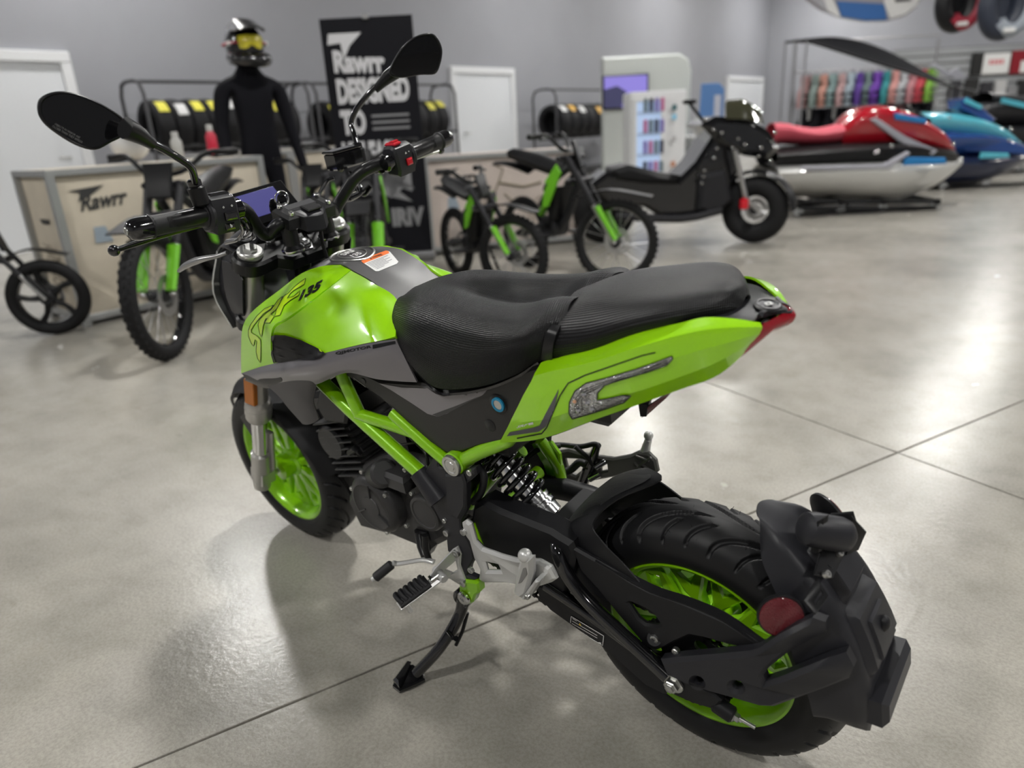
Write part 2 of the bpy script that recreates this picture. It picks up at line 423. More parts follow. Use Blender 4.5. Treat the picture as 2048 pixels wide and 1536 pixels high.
# ---- round high-bay lamps
lampm = mat('lamp_diffuser', (1, 1, 1), .5, emit=(1.0, .985, .95), es=LAMP)
hous = mat('lamp_housing', (.05, .05, .055), .5)
nl = 0
LAMPS = [(-4.5, -19.8), (-4.5, -13.8), (-4.5, -7.8), (-4.5, -1.8), (-4.5, 4.2), (1.5, -19.8), (1.5, -13.8), (1.5, -7.8), (1.5, -1.8), (1.5, 4.2), (7.0, -22.0), (7.0, -16.6), (6.4, -11.0), (7.9, -3.0), (7.5, 4.2)]
ROWN = ['behind the camera', 'over the green motorcycle', 'along the back wall']; NTH = ['first', 'second', 'third', 'fourth', 'fifth']
for nl, (x, y) in enumerate(LAMPS):
    t = empty('high_bay_lamp', (x, y, 5.2)); tag(t, '%s round roof lamp from the right wall in the row %s' % (NTH[nl % 5], ROWN[nl//5]), 'lamp', 'round lamps hung in rows under the roof')
    MB().lathe([(.0001, .18), (.09, .18), (.11, .12), (.20, .06), (.235, .012), (.235, 0), (.215, 0), (.19, .02), (.0001, .03)], (0, 0, 0), (0, 0, 1), 28).build('housing', hous, t)
    MB().lathe([(.0001, 0), (.205, 0), (.21, .012), (.0001, .014)], (0, 0, -.002), (0, 0, 1), 28).build('diffuser', lampm, t)
    MB().cyl((0, 0, .17), (0, 0, ZC-5.2), .008, 8).build('hanger', hous, t)


# =================================================================== the green motorcycle
BIKE = empty('motorcycle', (0, 0, 0), (LEAN, 0, 0))
tag(BIKE, 'bright green and black mini motorcycle leaning on its side stand in the foreground', 'motorcycle')
def part(name, mb, m, parent=None, ang=35, label=None): return mb.build(name, m, parent or BIKE, ang, label)
def bolt(name, p, ax, r, h=.004, m=None, parent=None, hexh=True):
    ax = norm(ax); mb = MB().lathe([(r*.45, h*.55), (r*.5, h), (r*.85, h), (r, h*.75), (r, -.003), (.0001, -.003)], p, ax, 14)
    mb.lathe([(.0001, h*.5), (r*.46, h*.5)], p, ax, 6)
    return part(name, mb, m or STEEL, parent)
Y = np.array((0, 1.0, 0))

# ---- wheels
RW = np.array((0, 0, .2435)); FW = np.array((1.2146, 0, .236))
def tyre(c, R, hw, name, ntheta=1000, reps=11):
    k = R/.2435; s_ = hw/.0625
    ctl = [(.0465*s_, .1605), (.0545*s_, .168), (.0605*s_, .183*k), (.0615*s_, .199*k), (.0565*s_, .2165*k), (.046*s_, .2285*k), (.030*s_, .2375*k), (.014*s_, .2422*k), (0, .2435*k)]
    half = catmull([(a, q, 0) for a, q in ctl], 8); half = [(h[0], h[1]) for h in half]
    prof = half+[(-h[0], h[1]) for h in half[-2::-1]]
    P = len(prof); pr = np.array(prof)
    tan = np.gradient(pr, axis=0); tan /= np.linalg.norm(tan, axis=1, keepdims=True); nrm = np.stack((-tan[:, 1], tan[:, 0]), 1)
    nrm *= np.sign((nrm*np.stack((pr[:, 0], pr[:, 1]-.18), 1)).sum(1))[:, None]
    th = np.linspace(0, 2*PI, ntheta, endpoint=False)
    # tread coordinate: 0 crown .. 1 shoulder
    t = np.clip(np.abs(pr[:, 0])/(.060*s_), 0, 1.2); on = (pr[:, 1] > .2085*k)
    side = np.sign(pr[:, 0])
    D = np.zeros((ntheta, P)); per = 2*PI/reps
    def groove(f, df, w, t0, t1, ph):
        for sd in (-1, 1):
            sel = on & ((side == sd) | (side == 0)) & (t >= t0) & (t <= t1)
            cen = f(t)+(ph+(.5 if sd < 0 else 0))*per
            x = (th[:, None]-cen[None, :]+per/2) % per-per/2
            slope = df(t)*R/(.060*s_)
            dist = np.abs(x)*R/np.sqrt(1+slope**2)[None, :]
            g = np.clip((w-dist)/.0024+.5, 0, 1)*np.clip((t-t0)/.05, 0, 1)*np.clip((t1-t)/.05, 0, 1)
            D[:, sel] = np.maximum(D[:, sel], g[:, sel])
    f1 = lambda t: .52*(1-np.minimum(t, 1))**2.2; d1 = lambda t: -.52*2.2*(1-np.minimum(t, 1))**1.2
    groove(f1, d1, .0036, .06, 1.0, 0)
    f2 = lambda t: .30*(1-np.minimum(t, 1))**2; d2 = lambda t: -.6*(1-np.minimum(t, 1))
    groove(f2, d2, .0027, .42, 1.0, .36); groove(f2, d2, .0030, .30, .98, .68)
    off = -D*.0055
    Yv = pr[:, 0][None]+nrm[:, 0][None]*off; Rv = pr[:, 1][None]+nrm[:, 1][None]*off
    X = c[0]+Rv*np.cos(th)[:, None]; Z = c[2]+Rv*np.sin(th)[:, None]
    V = np.stack((X, np.broadcast_to(Yv, X.shape), Z), -1).reshape(-1, 3)
    i = np.arange(ntheta)[:, None]*P; i2 = ((np.arange(ntheta)+1) % ntheta)[:, None]*P; j = np.arange(P-1)[None]
    F = np.stack((i+j, i+j+1, i2+j+1, i2+j), -1).reshape(-1, 4)
    mb = MB(); mb.V = [tuple(v) for v in V]; mb.F = [tuple(f) for f in F.tolist()]
    # little moulding hairs along the shoulder
    return part(name, mb, RUBBER, ang=50)
def hairs(c, R, parent):
    mb = MB()
    for k in range(90):
        q = 2*PI*k/90+rng.uniform(-.02, .02); yy = rng.choice([-.052, -.035, .035, .052, .0])+rng.uniform(-.004, .004)
        rr = R-(yy/.0625)**2*.028; L = rng.uniform(.003, .007)
        p = c+np.array((rr*math.cos(q), yy, rr*math.sin(q))); d = np.array((math.cos(q+rng.uniform(-.5, .5)), rng.uniform(-.3, .3), math.sin(q)))
        mb.tube([p-d*.001, p+d*L], .0003, 4)
    o = part('tyre_hairs', mb, RUBBER, parent); o['kind'] = 'stuff'; return o
def wheel(c, R, hw, ph, k=1.0, yd=0.0):
    t = tyre(c, R, hw, 'tyre')
    hairs(c, R, t)
    w_ = hw/.0625
    rim = MB().lathe([(.1665, .0515*w_), (.161, .0525*w_), (.1535, .047*w_), (.1475, .030*w_), (.1435, .008), (.1435, -.012), (.1475, -.030*w_), (.1535, -.047*w_),
                      (.161, -.0525*w_), (.1665, -.0515*w_), (.162, -.044*w_), (.156, -.02), (.156, .02), (.162, .044*w_)], c, Y, 96, closed=True)
    ro = part('wheel_rim', rim, GREEN2)
    def rot(q, pts): ca, sa = math.cos(q), math.sin(q); return [c+np.array((p[0]*ca-p[1]*sa, 0, p[0]*sa+p[1]*ca)) for p in pts]
    for i in range(5):
        for sg in (-1, 1):
            q = ph+i*2*PI/5+sg*.30
            lp = [(.030, -.012), (.07, -.011), (.090, -.020), (.122, -.034), (.1445, -.040), (.1445, .040), (.122, .034), (.090, .020), (.07, .011), (.030, .012)]
            hole = [(.101, 0), (.118, -.0135), (.132, 0), (.118, .0135)]
            lp = rot(q, lp); hole = rot(q, hole); y0 = yd-.012
            lp = [p+Y*y0 for p in lp]; hole = [p+Y*y0 for p in hole]
            part('spoke', MB().prism([lp, hole], Y*.026, .004), GREEN2, ro)
    hub = MB().lathe([(.018, -.062), (.034, -.058), (.036, -.02), (.042, -.012), (.042, .016), (.034, .022), (.033, .055), (.018, .060)], c, Y, 32)
    part('hub', hub, GREEN2, ro)
    return t, ro
wheel(RW, .2435, .0625, .35); wheel(FW, .236, .0585, .1)
# brake discs
for c, yy, rd in ((FW, -.066, .105), (RW, -.075, .095)):
    n = 60; lp = []
    for i in range(n*2):
        q = PI*i/n; r = rd+.002*math.cos(q*20); lp.append(c+np.array((r*math.cos(q), yy, r*math.sin(q))))
    inn = [c+np.array((.06*math.cos(PI*i/20), yy, .06*math.sin(PI*i/20))) for i in range(40)]
    hol = []
    for i in range(20):
        q = 2*PI*i/20; cc = c+np.array(((rd-.013-.012*(i % 2))*math.cos(q), yy, (rd-.013-.012*(i % 2))*math.sin(q)))
        hol.append([cc+np.array((.004*math.cos(2*PI*k/8), 0, .004*math.sin(2*PI*k/8))) for k in range(8)])
    d = part('brake_disc', MB().prism([lp, inn]+hol, Y*.004), CHROME)
    part('disc_carrier', MB().prism([[c+np.array(((.066 if i % 4 < 2 else .045)*math.cos(2*PI*i/20), yy-.001, (.066 if i % 4 < 2 else .045)*math.sin(2*PI*i/20))) for i in range(20)]], Y*.006, .001), SATB, d)
# rear sprocket and chain
SPR = RW+Y*.082
lp = []
for i in range(43*4):
    q = 2*PI*i/(43*4); r = .079+(.0055 if i % 4 in (1, 2) else 0); lp.append(SPR+np.array((r*math.cos(q), 0, r*math.sin(q))))
hl = [[SPR+np.array(((.055+.012*math.cos(2*PI*k/10))*math.cos(2*PI*i/6+.22*math.sin(2*PI*k/10)), 0, (.055+.012*math.cos(2*PI*k/10))*math.sin(2*PI*i/6+.22*math.sin(2*PI*k/10)))) for k in range(10)] for i in range(6)]
part('sprocket', MB().prism([lp]+hl, Y*.006), SATB)
def chain():
    cs = np.array((.475, .088, .335)); r1, r0 = .083, .030; c0 = np.array((0, .085, .2435)); pts = []
    d = math.atan2(cs[2]-c0[2], cs[0]-c0[0]); L = math.hypot(cs[0]-c0[0], cs[2]-c0[2]); al = math.acos((r1-r0)/L)
    def P(c, r, q): return np.array((c[0]+r*math.cos(q), .085, c[2]+r*math.sin(q)))
    a0, a1 = d+al, d+2*PI-al
    for i in range(40): pts.append(P(c0, r1, a0+(a1-a0)*i/39))
    A, B_ = pts[-1], P(cs, r0, d-al)
    for i in range(1, 60): pts.append(A+(B_-A)*i/60+np.array((0, 0, -.012*math.sin(PI*i/60))))
    for i in range(10): pts.append(P(cs, r0, d-al+2*al*i/9))
    A, B_ = pts[-1], pts[0]
    for i in range(1, 60): pts.append(A+(B_-A)*i/60+np.array((0, 0, -.006*math.sin(PI*i/60))))
    pts = np.array(pts+[pts[0]]); s = np.concatenate(([0], np.cumsum(np.linalg.norm(np.diff(pts, axis=0), axis=1)))); n = int(s[-1]/.0127)
    n -= n % 2; q = np.stack([np.interp(np.linspace(0, s[-1], n, endpoint=False), s, pts[:, k]) for k in range(3)], 1)
    mb = MB()
    for i in range(n):
        p, p2 = q[i], q[(i+1) % n]; t = norm(p2-p); u = np.cross(Y, t); wd = .0065 if i % 2 else .0045
        lp = [p-t*.004, p-t*.002+u*.0042, p+t*.002+u*.0042, (p+p2)/2+u*.0028, p2-t*.002+u*.0042, p2+t*.002+u*.0042, p2+t*.004, p2+t*.002-u*.0042, p2-t*.002-u*.0042, (p+p2)/2-u*.0028, p+t*.002-u*.0042, p-t*.002-u*.0042]
        for sd in (-1, 1): mb.prism([v+Y*sd*wd for v in lp], Y*sd*.0016)
        mb.cyl(p-Y*.0078, p+Y*.0078, .0026, 8, .0003)
    o = part('chain', mb, mat('chain_steel', (.03, .03, .03), .35, .7)); o['kind'] = 'stuff'
chain()

# ---- swing arm
def plate(px, y, t, bev=.003, holes=(), dy=None):
    """plate traced on the plane y of the motorcycle, thickness t towards its centre"""
    f = lambda q: b(q[0], q[1], q[2] if len(q) > 2 else y)
    return MB().prism([[f(q) for q in px]]+[[f(q) for q in h] for h in holes], (0, -t, 0), bev)
def ring_px(c, r, n=14, ry=None): return [(c[0]+r*math.cos(2*PI*k/n), c[1]+(ry or r)*math.sin(2*PI*k/n)) for k in range(n)]
sw = plate([(944, 1013), (962, 1003), (1000, 1022), (1060, 1046), (1100, 1062), (1120, 1075), (1142, 1088), (1150, 1108), (1140, 1160), (1128, 1200), (1096, 1196), (1040, 1165), (985, 1130), (955, 1092), (938, 1050)], .112, .05, .008)
part('swingarm', sw, PLAST)
part('swingarm', MB().tube([(.43, -.085, .352), (.30, -.10, .352), (.16, -.112, .325), (0, -.118, .2435)], [.024, .022, .018, .016], 14, smooth=3), PLAST)
part('swingarm_bridge', MB().box((.275, -.01, .355), (.07, .17, .05), bev=.01), PLAST)
SA = BIKE
tubeL = [b(1112, 1082, .098), b(1117, 1108, .113), b(1135, 1150, .118), b(1175, 1202, .12), b(1240, 1264, .122), b(1335, 1352, .124)]
part('swingarm_strut', MB().tube(tubeL, .0125, 16, smooth=5), GLOSSB)
part('swingarm_strut', MB().tube(mir(tubeL), .0125, 16, smooth=5), GLOSSB)
lowr = plate([(1070, 1168), (1094, 1178), (1150, 1216), (1215, 1262), (1290, 1318), (1330, 1345), (1338, 1372), (1330, 1392), (1290, 1372), (1208, 1298), (1145, 1254), (1100, 1222), (1076, 1196)], .121, .024, .004)
part('chain_stay', lowr, PLAST)
part('chain_stay', MB().prism(mir([b(*q, .121) for q in [(1070, 1168), (1150, 1216), (1215, 1262), (1330, 1345), (1338, 1372), (1330, 1392), (1208, 1298), (1100, 1222), (1076, 1196)]]), (0, .024, 0), .004), PLAST)
lowtop = [b(1092, 1170, .112), b(1150, 1208, .112), b(1215, 1254, .112), b(1330, 1340, .112)]
part('chain_stay_tube', MB().tube(lowtop, .011, 14, smooth=4), GLOSSB)
# caution sticker on the chain stay
lb = lowr.bvh()
st = decal_poly(lb, [(1142, 1230), (1210, 1270), (1207, 1292), (1140, 1252)], BLACKP, 'caution_sticker', BIKE, .0008)
mbd = MB(); decal_line(mbd, lb, [(1143, 1232), (1208, 1271), (1206, 1290), (1141, 1251)], 1.2, True, .0012)
for k in range(4):
    f = .28+.17*k; a = (1143-.6*k*1.2, 1232+5*k+3); e = (1198 if k < 3 else 1185, 1265+5*k+2)
    decal_line(mbd, lb, [(a[0]+3, a[1]+1), (a[0]+(e[0]-a[0])*(.95 if k else .2), a[1]+(e[1]-a[1])*(.95 if k else .2))], .9, False, .0012)
decal_line(mbd, lb, [(1178, 1279), (1203, 1286)], 3.0, False, .0012)
mbd.build('sticker_print', WHITE, st, fix=False)
decal_poly(lb, [(1160, 1245), (1158.5, 1249.5), (1163.5, 1250.5)], mat('yellow_print', (.8, .55, .02), .5), 'warning_triangle', st, .0013, 3)
# axle ends, adjusters
def hexnut(p, ax, r, h, name='axle_nut', m=STEEL, parent=None):
    mb = MB().lathe([(r*1.35, -.004), (r*1.35, 0), (r*.98, .0005), (r, .0015), (r, h-.0015), (r*.9, h), (r*.62, h), (r*.6, h+.004), (r*.45, h+.005), (.0001, h+.005)], p, ax, 6)
    return part(name, mb, m, parent)
ax = b(1350, 1366, .122)
end = plate([(1326, 1338), (1352, 1340), (1395, 1368), (1430, 1392), (1442, 1404), (1430, 1422), (1390, 1410), (1352, 1394), (1332, 1382), (1324, 1368)], .120, .02, .004)
part('axle_block', end, PLAST)
part('axle_block', MB().prism(mir([b(*q, .120) for q in [(1326, 1338), (1395, 1370), (1474, 1432), (1464, 1446), (1372, 1418), (1336, 1394)]]), (0, .02, 0), .004), PLAST)
part('washer', MB().cyl(b(1348, 1366, .121), b(1348, 1366, .121)+Y*.004, .0175, 24, .0008), STEEL)
hexnut(b(1346, 1367, .126), Y, .0125, .011)
part('axle', MB().cyl((0, -.14, .2435), (0, .118, .2435), .0075, 16), STEEL)
adj = norm(b(1506, 1448, .110)-b(1440, 1410, .110)); a0 = b(1455, 1423, .110)
part('adjuster_cap', MB().cyl(b(1428, 1405, .110), b(1468, 1432, .110), .0135, 20, .003), PLAST)
part('adjuster_bolt', MB().tube([a0, a0+adj*.045], .0033, 12), STEEL)
hexnut(b(1470, 1433, .110), adj, .0075, .007, 'adjuster_nut')

# ---- hugger and chain guard: moulded shell round the tyre
def polar(c, r, q, y): return np.array((c[0]+r*math.cos(q), y, c[2]+r*math.sin(q)))
rows = []
D2 = math.radians
for yy, rr, q0, q1 in ((.103, .165, 30, 66), (.101, .200, 26, 61), (.097, .240, 22, 56), (.084, .272, 19, 54), (.050, .288, 17, 63), (0, .292, 16, 75), (-.050, .288, 17, 63), (-.084, .272, 19, 54), (-.097, .240, 22, 56), (-.101, .200, 26, 61), (-.103, .165, 30, 66)):
    rows.append([polar(RW, rr+(.012*math.sin(PI*k/5) if abs(yy) < .09 else 0)-.01*(1-k/5), D2(q0+(q1-q0)*k/5), yy) for k in range(6)])
hug = MB().patch(rows, 5, 4, thick=.0028); part('hugger', hug, PLAST, ang=60)
hb = hug.bvh()
wv = []
for yy, q0, q1 in ((.072, 30, 52), (.045, 30, 61), (.0, 30, 71), (-.045, 30, 61)):
    wv.append([polar(RW, .30+.012*math.sin(PI*k/5)-.012*abs(yy)/.05, D2(q0+(q1-q0)*k/5), yy) for k in range(6)])
# textured inlay panel lying on the hugger
inl = []
for r in wv:
    rr = []
    for p in r:
        d = Vector((p[0]-RW[0], 0, p[2]-RW[2])).normalized(); h = hb.ray_cast(Vector(p)+d*.05, -d)
        rr.append(np.array(h[0])+np.array(d)*.0008 if h[0] else p)
    inl.append(rr)
part('weave_panel', MB().patch(inl, 4, 4), WEAVE2, ang=60)
guard = plate([(1140, 1092), (1180, 1115), (1225, 1140), (1262, 1165), (1297, 1183), (1330, 1194), (1371, 1209), (1446, 1242), (1500, 1276), (1528, 1298), (1520, 1306), (1495, 1300), (1455, 1291), (1410, 1278), (1380, 1272), (1350, 1285), (1330, 1296), (1310, 1302), (1292, 1296), (1268, 1268), (1235, 1230), (1195, 1180), (1160, 1142)],
              .108, .012, .004, holes=[[(1256, 1208), (1262, 1206), (1285, 1216), (1302, 1224), (1314, 1240), (1319, 1250), (1312, 1252), (1290, 1249), (1276, 1238)]])
part('chain_guard', guard, PLAST)
part('chain_guard_top', MB().patch([[b(1190, 1122, .108), b(1297, 1182, .108), b(1371, 1208, .108), b(1446, 1241, .108), b(1526, 1297, .108)],
                                    [b(1190, 1122, .108)+np.array((0, -.012, .003)), b(1297, 1182, .108)+np.array((0, -.014, .003)), b(1371, 1208, .108)+np.array((0, -.014, .003)), b(1446, 1241, .108)+np.array((0, -.014, .003)), b(1526, 1297, .108)+np.array((0, -.014, .002))]], 4, 3, thick=.003), PLAST)
bolt('bolt', b(1309, 1277, .109), Y, .0075, .004); bolt('bolt', b(1352, 1301, .112), Y, .006, .005)
part('rubber_washer', MB().cyl(b(1309, 1277, .107), b(1309, 1277, .109), .0125, 20, .0006), PLAST)

# ---- number plate bracket and rear mudguard
br = plate([(1318, 1323), (1360, 1318), (1440, 1312), (1500, 1306), (1516, 1301), (1552, 1276, .126), (1585, 1258, .116), (1622, 1241, .10), (1648, 1250, .09), (1650, 1268, .09), (1618, 1284, .10), (1570, 1312, .12), (1534, 1341), (1524, 1356), (1528, 1368), (1560, 1358, .127), (1610, 1338, .115), (1650, 1322, .105), (1690, 1310, .092), (1705, 1340, .092), (1695, 1362, .092), (1650, 1380, .105), (1597, 1399, .118), (1545, 1418), (1520, 1417), (1470, 1402), (1420, 1388), (1370, 1372), (1330, 1350)],
           .130, .026, .006, holes=[ring_px((1394, 1366), 10, 14, 9), ring_px((1472, 1375), 11, 14, 9)])
part('plate_bracket', br, PLAST2)
part('plate_bracket', MB().prism(mir([b(*q) for q in [(1318, 1323, .13), (1500, 1306, .13), (1622, 1241, .09), (1648, 1250, .075), (1650, 1268, .075), (1534, 1341, .125), (1524, 1356, .125), (1690, 1310, .075), (1705, 1340, .075), (1545, 1418, .12), (1330, 1350, .13)]]), (0, .026, 0), .006), PLAST2)
shell_r = lambda q: float(np.interp(q, [106, 115, 130, 150, 170, 186], [.300, .305, .296, .283, .275, .272]))
rows = []
NA = 9
for f in (1.0, .93, .72, .4, 0, -.4, -.72, -.93, -1.0):
    r = []
    for k in range(NA):
        q = 106+(186-106)*k/(NA-1); hw = np.interp(q, [106, 112, 120, 135, 150, 170, 186], [.040, .055, .072, .090, .098, .098, .086]); rad = shell_r(q)
        qe = q-(7 if abs(f) > .9 else 4 if abs(f) > .7 else 0)*(1 if k == NA-1 else 0)+(6*abs(f)**2 if k == 0 else 0)
        r.append(polar(RW, rad-float(np.interp(q, [106, 125, 145, 186], [.02, .045, .07, .06]))*max(0, abs(f)-.72)/.28-.008*abs(f)**2, D2(qe), hw*f))
    rows.append(r)
mud = MB().patch(rows, 4, 3, thick=.0035); part('mudguard', mud, PLAST2, ang=40)
# raised spine, ribs and plate pad on the mudguard
def polpad(q0, q1, h0, h1, r0, r1, name, bev=.004, hw2=None):
    mb = MB(); R_ = []
    for f in (1, .8, -.8, -1):
        row = []
        for k in range(6):
            t = k/5; q = q0+(q1-q0)*t; hw = h0+(h1-h0)*t; edge = abs(f) == 1 or k in (0, 5)
            row.append(polar(RW, (shell_r(q)-.006 if edge else shell_r(q)+r0+r1), D2(q), hw*f))
        R_.append(row)
    mb.patch(R_, 2, 2, lin_u=True, lin_v=True); return part(name, mb, PLAST2)
polpad(122, 141, .030, .042, 0, .016, 'mount_boss')
polpad(139, 164, .050, .064, 0, .012, 'mudguard_rib')
polpad(144, 162, .030, .040, .010, .006, 'mudguard_rib')
# plate pad at the lower end
padc = polar(RW, .277, D2(172), 0); rad_ = np.array((math.cos(D2(174.5)), 0, math.sin(D2(174.5)))); tan_ = np.array((-math.sin(D2(174.5)), 0, math.cos(D2(174.5))))
part('plate_pad', MB().box(padc, (.135, .046, .040), (Y, tan_, rad_), .008), PLAST2)
polcap = polar(RW, shell_r(152)+.016, D2(152), -.004)
part('rubber_plug', MB().sphere(polcap, .011, 12, (.8, 1, 1.2)), PLAST)
# plate light, its bracket, bolts
bk = [b(1640, 1098, .035), b(1668, 1092, .02), b(1688, 1108, .012), b(1648, 1186, .024), b(1600, 1222, .045), b(1586, 1210, .052), b(1630, 1150, .036)]
bkn = norm(np.cross(b(1690, 1090, -.015)-b(1646, 1090, .022), b(1628, 1150, .077)-b(1646, 1090, .022))); bkn = bkn if bkn@(CAMB-b(1646, 1090, .022)) > 0 else -bkn
b1 = [b(1646, 1090, .022), b(1690, 1090, -.015), b(1690, 1108, -.006), b(1666, 1156, .050), b(1628, 1150, .077)]
slot = [b(1660+3*math.cos(2*PI*k/12)+2*math.sin(2*PI*k/12), 1127+9*math.sin(2*PI*k/12), .024) for k in range(12)]
part('light_bracket', MB().prism([b1], -bkn*.003, .0006), SATB)
part('light_bracket', MB().prism([[b(1636, 1156, .078), b(1658, 1192, .083), b(1632, 1228, .112), b(1608, 1200, .110)], [b(1644, 1180, .086), b(1647, 1187, .087), b(1632, 1210, .103), b(1629, 1203, .101)]], -bkn*.003, .0006), SATB)
for q in ((1677, 1106, .008), (1652, 1149, .062)): bolt('bolt', b(*q)+bkn*.001, bkn, .0055, .004)
part('bracket_slot', MB().lathe([(.0062, 0), (.0062, .0012), (.0001, .0012)], b(1660, 1128, .034)+bkn*.0005, bkn, 16), BLACKP)
lc = b(1664, 1066, .012); la = norm(b(1716, 1074, -.014)-b(1626, 1058, .034))
part('plate_light', MB().lathe([(.0001, -.046), (.016, -.046), (.022, -.042), (.0245, -.032), (.0245, .012), (.022, .022), (.014, .030), (.0001, .032)], lc, la, 28), PLAST2)
part('light_hood', MB().prism([b(1620, 1085, .045), b(1632, 1045, .045), b(1646, 1038, .04), b(1640, 1085, .045), b(1632, 1112, .045), b(1618, 1105, .045)], (-.004, -.016, 0), .003), PLAST)
part('light_wing', MB().prism([b(1702, 1030, -.02), b(1732, 1062, -.03), b(1716, 1098, -.03), b(1690, 1108, -.012), b(1700, 1070, -.02)], norm((-.4, .8, .2))*.004, .001), PLAST)
part('light_wing', MB().prism([b(1660, 1032, -.01), b(1706, 1028, -.03), b(1712, 1048, -.03), b(1690, 1050, -.02)], (0, -.003, .003), .001), PLAST)
# round reflectors
rc = b(1562, 1232, .104); rn = norm((-.50, .80, .22))
rf = part('reflector_cup', MB().lathe([(.0001, -.010), (.024, -.010), (.0318, -.004), (.0318, .001), (.029, .002)], rc, rn, 36), PLAST)
part('reflector', MB().lathe([(.0293, 0), (.0293, .0035), (.027, .005), (.0001, .0055)], rc, rn, 36), None or mat('red_reflector', (.15, .005, .012), .25, coat=.6, bump=(600, 1.0, .004)), rf)
rc2 = np.array((rc[0], -rc[1], rc[2])); rc2 = b(1660, 1033, -.045); rn2 = rn*np.array((1, -1, 1))
rf2 = part('reflector_cup', MB().lathe([(.0001, -.008), (.030, -.008), (.0385, -.003), (.0385, .001), (.035, .002)], rc2, rn2, 36), PLAST)
part('reflector', MB().lathe([(.035, 0), (.035, .0035), (.0001, .005)], rc2, rn2, 36), MATS['red_reflector'], rf2)
for sg in (1,):
    part('reflector_stay', MB().tube([rc-rn*.008, rc-rn*.02-np.array((0, .02, 0)), polar(RW, shell_r(138)-.02, D2(138), .07)], .008, 10), PLAST)
part('reflector_stay', MB().tube([rc2-rn2*.006, rc2-rn2*.02, lc-np.array((0, .02, .02))], .006, 10), PLAST)

# ---- tank
def B3(L): return [b(*q) if len(q) == 3 else V3(q[:3]) for q in L]      # (u,v,y) -> point ; 4-tuples are given points
def K(x, y, z): return (x, y, z, 0)
def both(name, rows, m, nu=5, nv=5, thick=.003, ang=45, lin_v=False, lin_u=False, parent=None):
    R_ = [B3(r) for r in rows]; mb = MB().patch(R_, nu, nv, thick, lin_v=lin_v, lin_u=lin_u); part(name, mb, m, parent, ang)
    part(name, MB().patch(R_, nu, nv, thick, mirror=True, lin_v=lin_v, lin_u=lin_u), m, parent, ang)
    return mb
# upper facet (carries the SRF letters) and the hollow side facet below the crease
crease = [(549, 655, .182), (600, 620, .172), (648, 588, .146), (684, 560, .116)]
rowsA = [[(486, 746, .158), (486, 695, .158), (490, 652, .156), (511, 622, .144), (563, 581, .112), (606, 549, .080), (648, 534, .061), (684, 531, .057)],
         [(516, 738, .168), (512, 690, .172), (518, 650, .170), (542, 628, .154), (588, 596, .122), (626, 568, .092), (662, 549, .070), (694, 537, .060)],
         [(549, 727, .172), (545, 690, .180), (550, 655, .182), (576, 639, .168), (612, 614, .146), (645, 589, .116), (677, 565, .087), (704, 543, .064)]]
tankA = both('tank_panel', rowsA, GREEN, 6, 6, .004)
rowsB = [[(545, 690, .180), (550, 655, .182), (576, 639, .168), (612, 614, .146), (645, 589, .116), (677, 565, .087), (704, 543, .064)],
         [(546, 702, .177), (549, 682, .179), (588, 664, .164), (634, 642, .142), (674, 615, .113), (712, 586, .085), (742, 564, .062)],
         [(547, 714, .174), (550, 706, .175), (600, 692, .167), (652, 674, .149), (704, 645, .123), (750, 614, .094), (795, 604, .062)],
         [(549, 727, .172), (552, 726, .172), (612, 716, .172), (668, 703, .160), (725, 690, .146), (768, 682, .136), (793, 676, .128)]]
tankB = both('tank_side', rowsB, GREEN, 6, 6, .004)
# end cap of the side towards the seat
both('tank_side_end', [[(795, 604, .062), (787, 635, .098), (790, 660, .118), (793, 676, .128)], [(799, 606, .060), (797, 640, .090), (800, 665, .108), (803, 680, .116)]], GREEN, 4, 3, .002)
# dark centre panel
edge_ = B3([(795, 604, .060), (768, 584, .060), (742, 564, .061), (704, 543, .063), (684, 532, .056), (648, 535, .061), (606, 551, .080)])
cen_ = [V3(q) for q in ((.562, 0, .797), (.588, 0, .809), (.618, 0, .822), (.668, 0, .840), (.706, 0, .848), (.765, 0, .853), (.84, 0, .828))]
mid_ = [np.array((e[0]*.35+c[0]*.65, e[1]*.5, c[2]+(e[2]-c[2])*.35)) for e, c in zip(edge_, cen_)]
top = [edge_, mid_, cen_]
T_ = [list(r) for r in top]; T_ = T_+[mir(r) for r in T_[-2::-1]]
tc = MB().patch(T_, 5, 5, .003); part('tank_cover', tc, mat('tank_cover_grey', (.055, .053, .055), .42), ang=50)
tb = tc.bvh()
# body under the panels
part('tank_shell', MB().patch([[K2 for K2 in B3(r)] for r in ([K(.53, .1, .70), K(.62, .13, .70), K(.75, .14, .70), K(.9, .13, .66), K(.98, .12, .60)],
     [K(.54, .08, .745), K(.62, .1, .755), K(.72, .1, .77), K(.84, .09, .745), K(.93, .08, .70)],
     [K(.54, 0, .765), K(.62, 0, .775), K(.72, 0, .785), K(.84, 0, .765), K(.93, 0, .69)],
     [K(.54, -.08, .745), K(.62, -.1, .755), K(.72, -.1, .77), K(.84, -.09, .745), K(.93, -.08, .70)],
     [K(.53, -.1, .70), K(.62, -.13, .70), K(.75, -.14, .70), K(.9, -.13, .66), K(.98, -.12, .60)])], 3, 3), SATB)
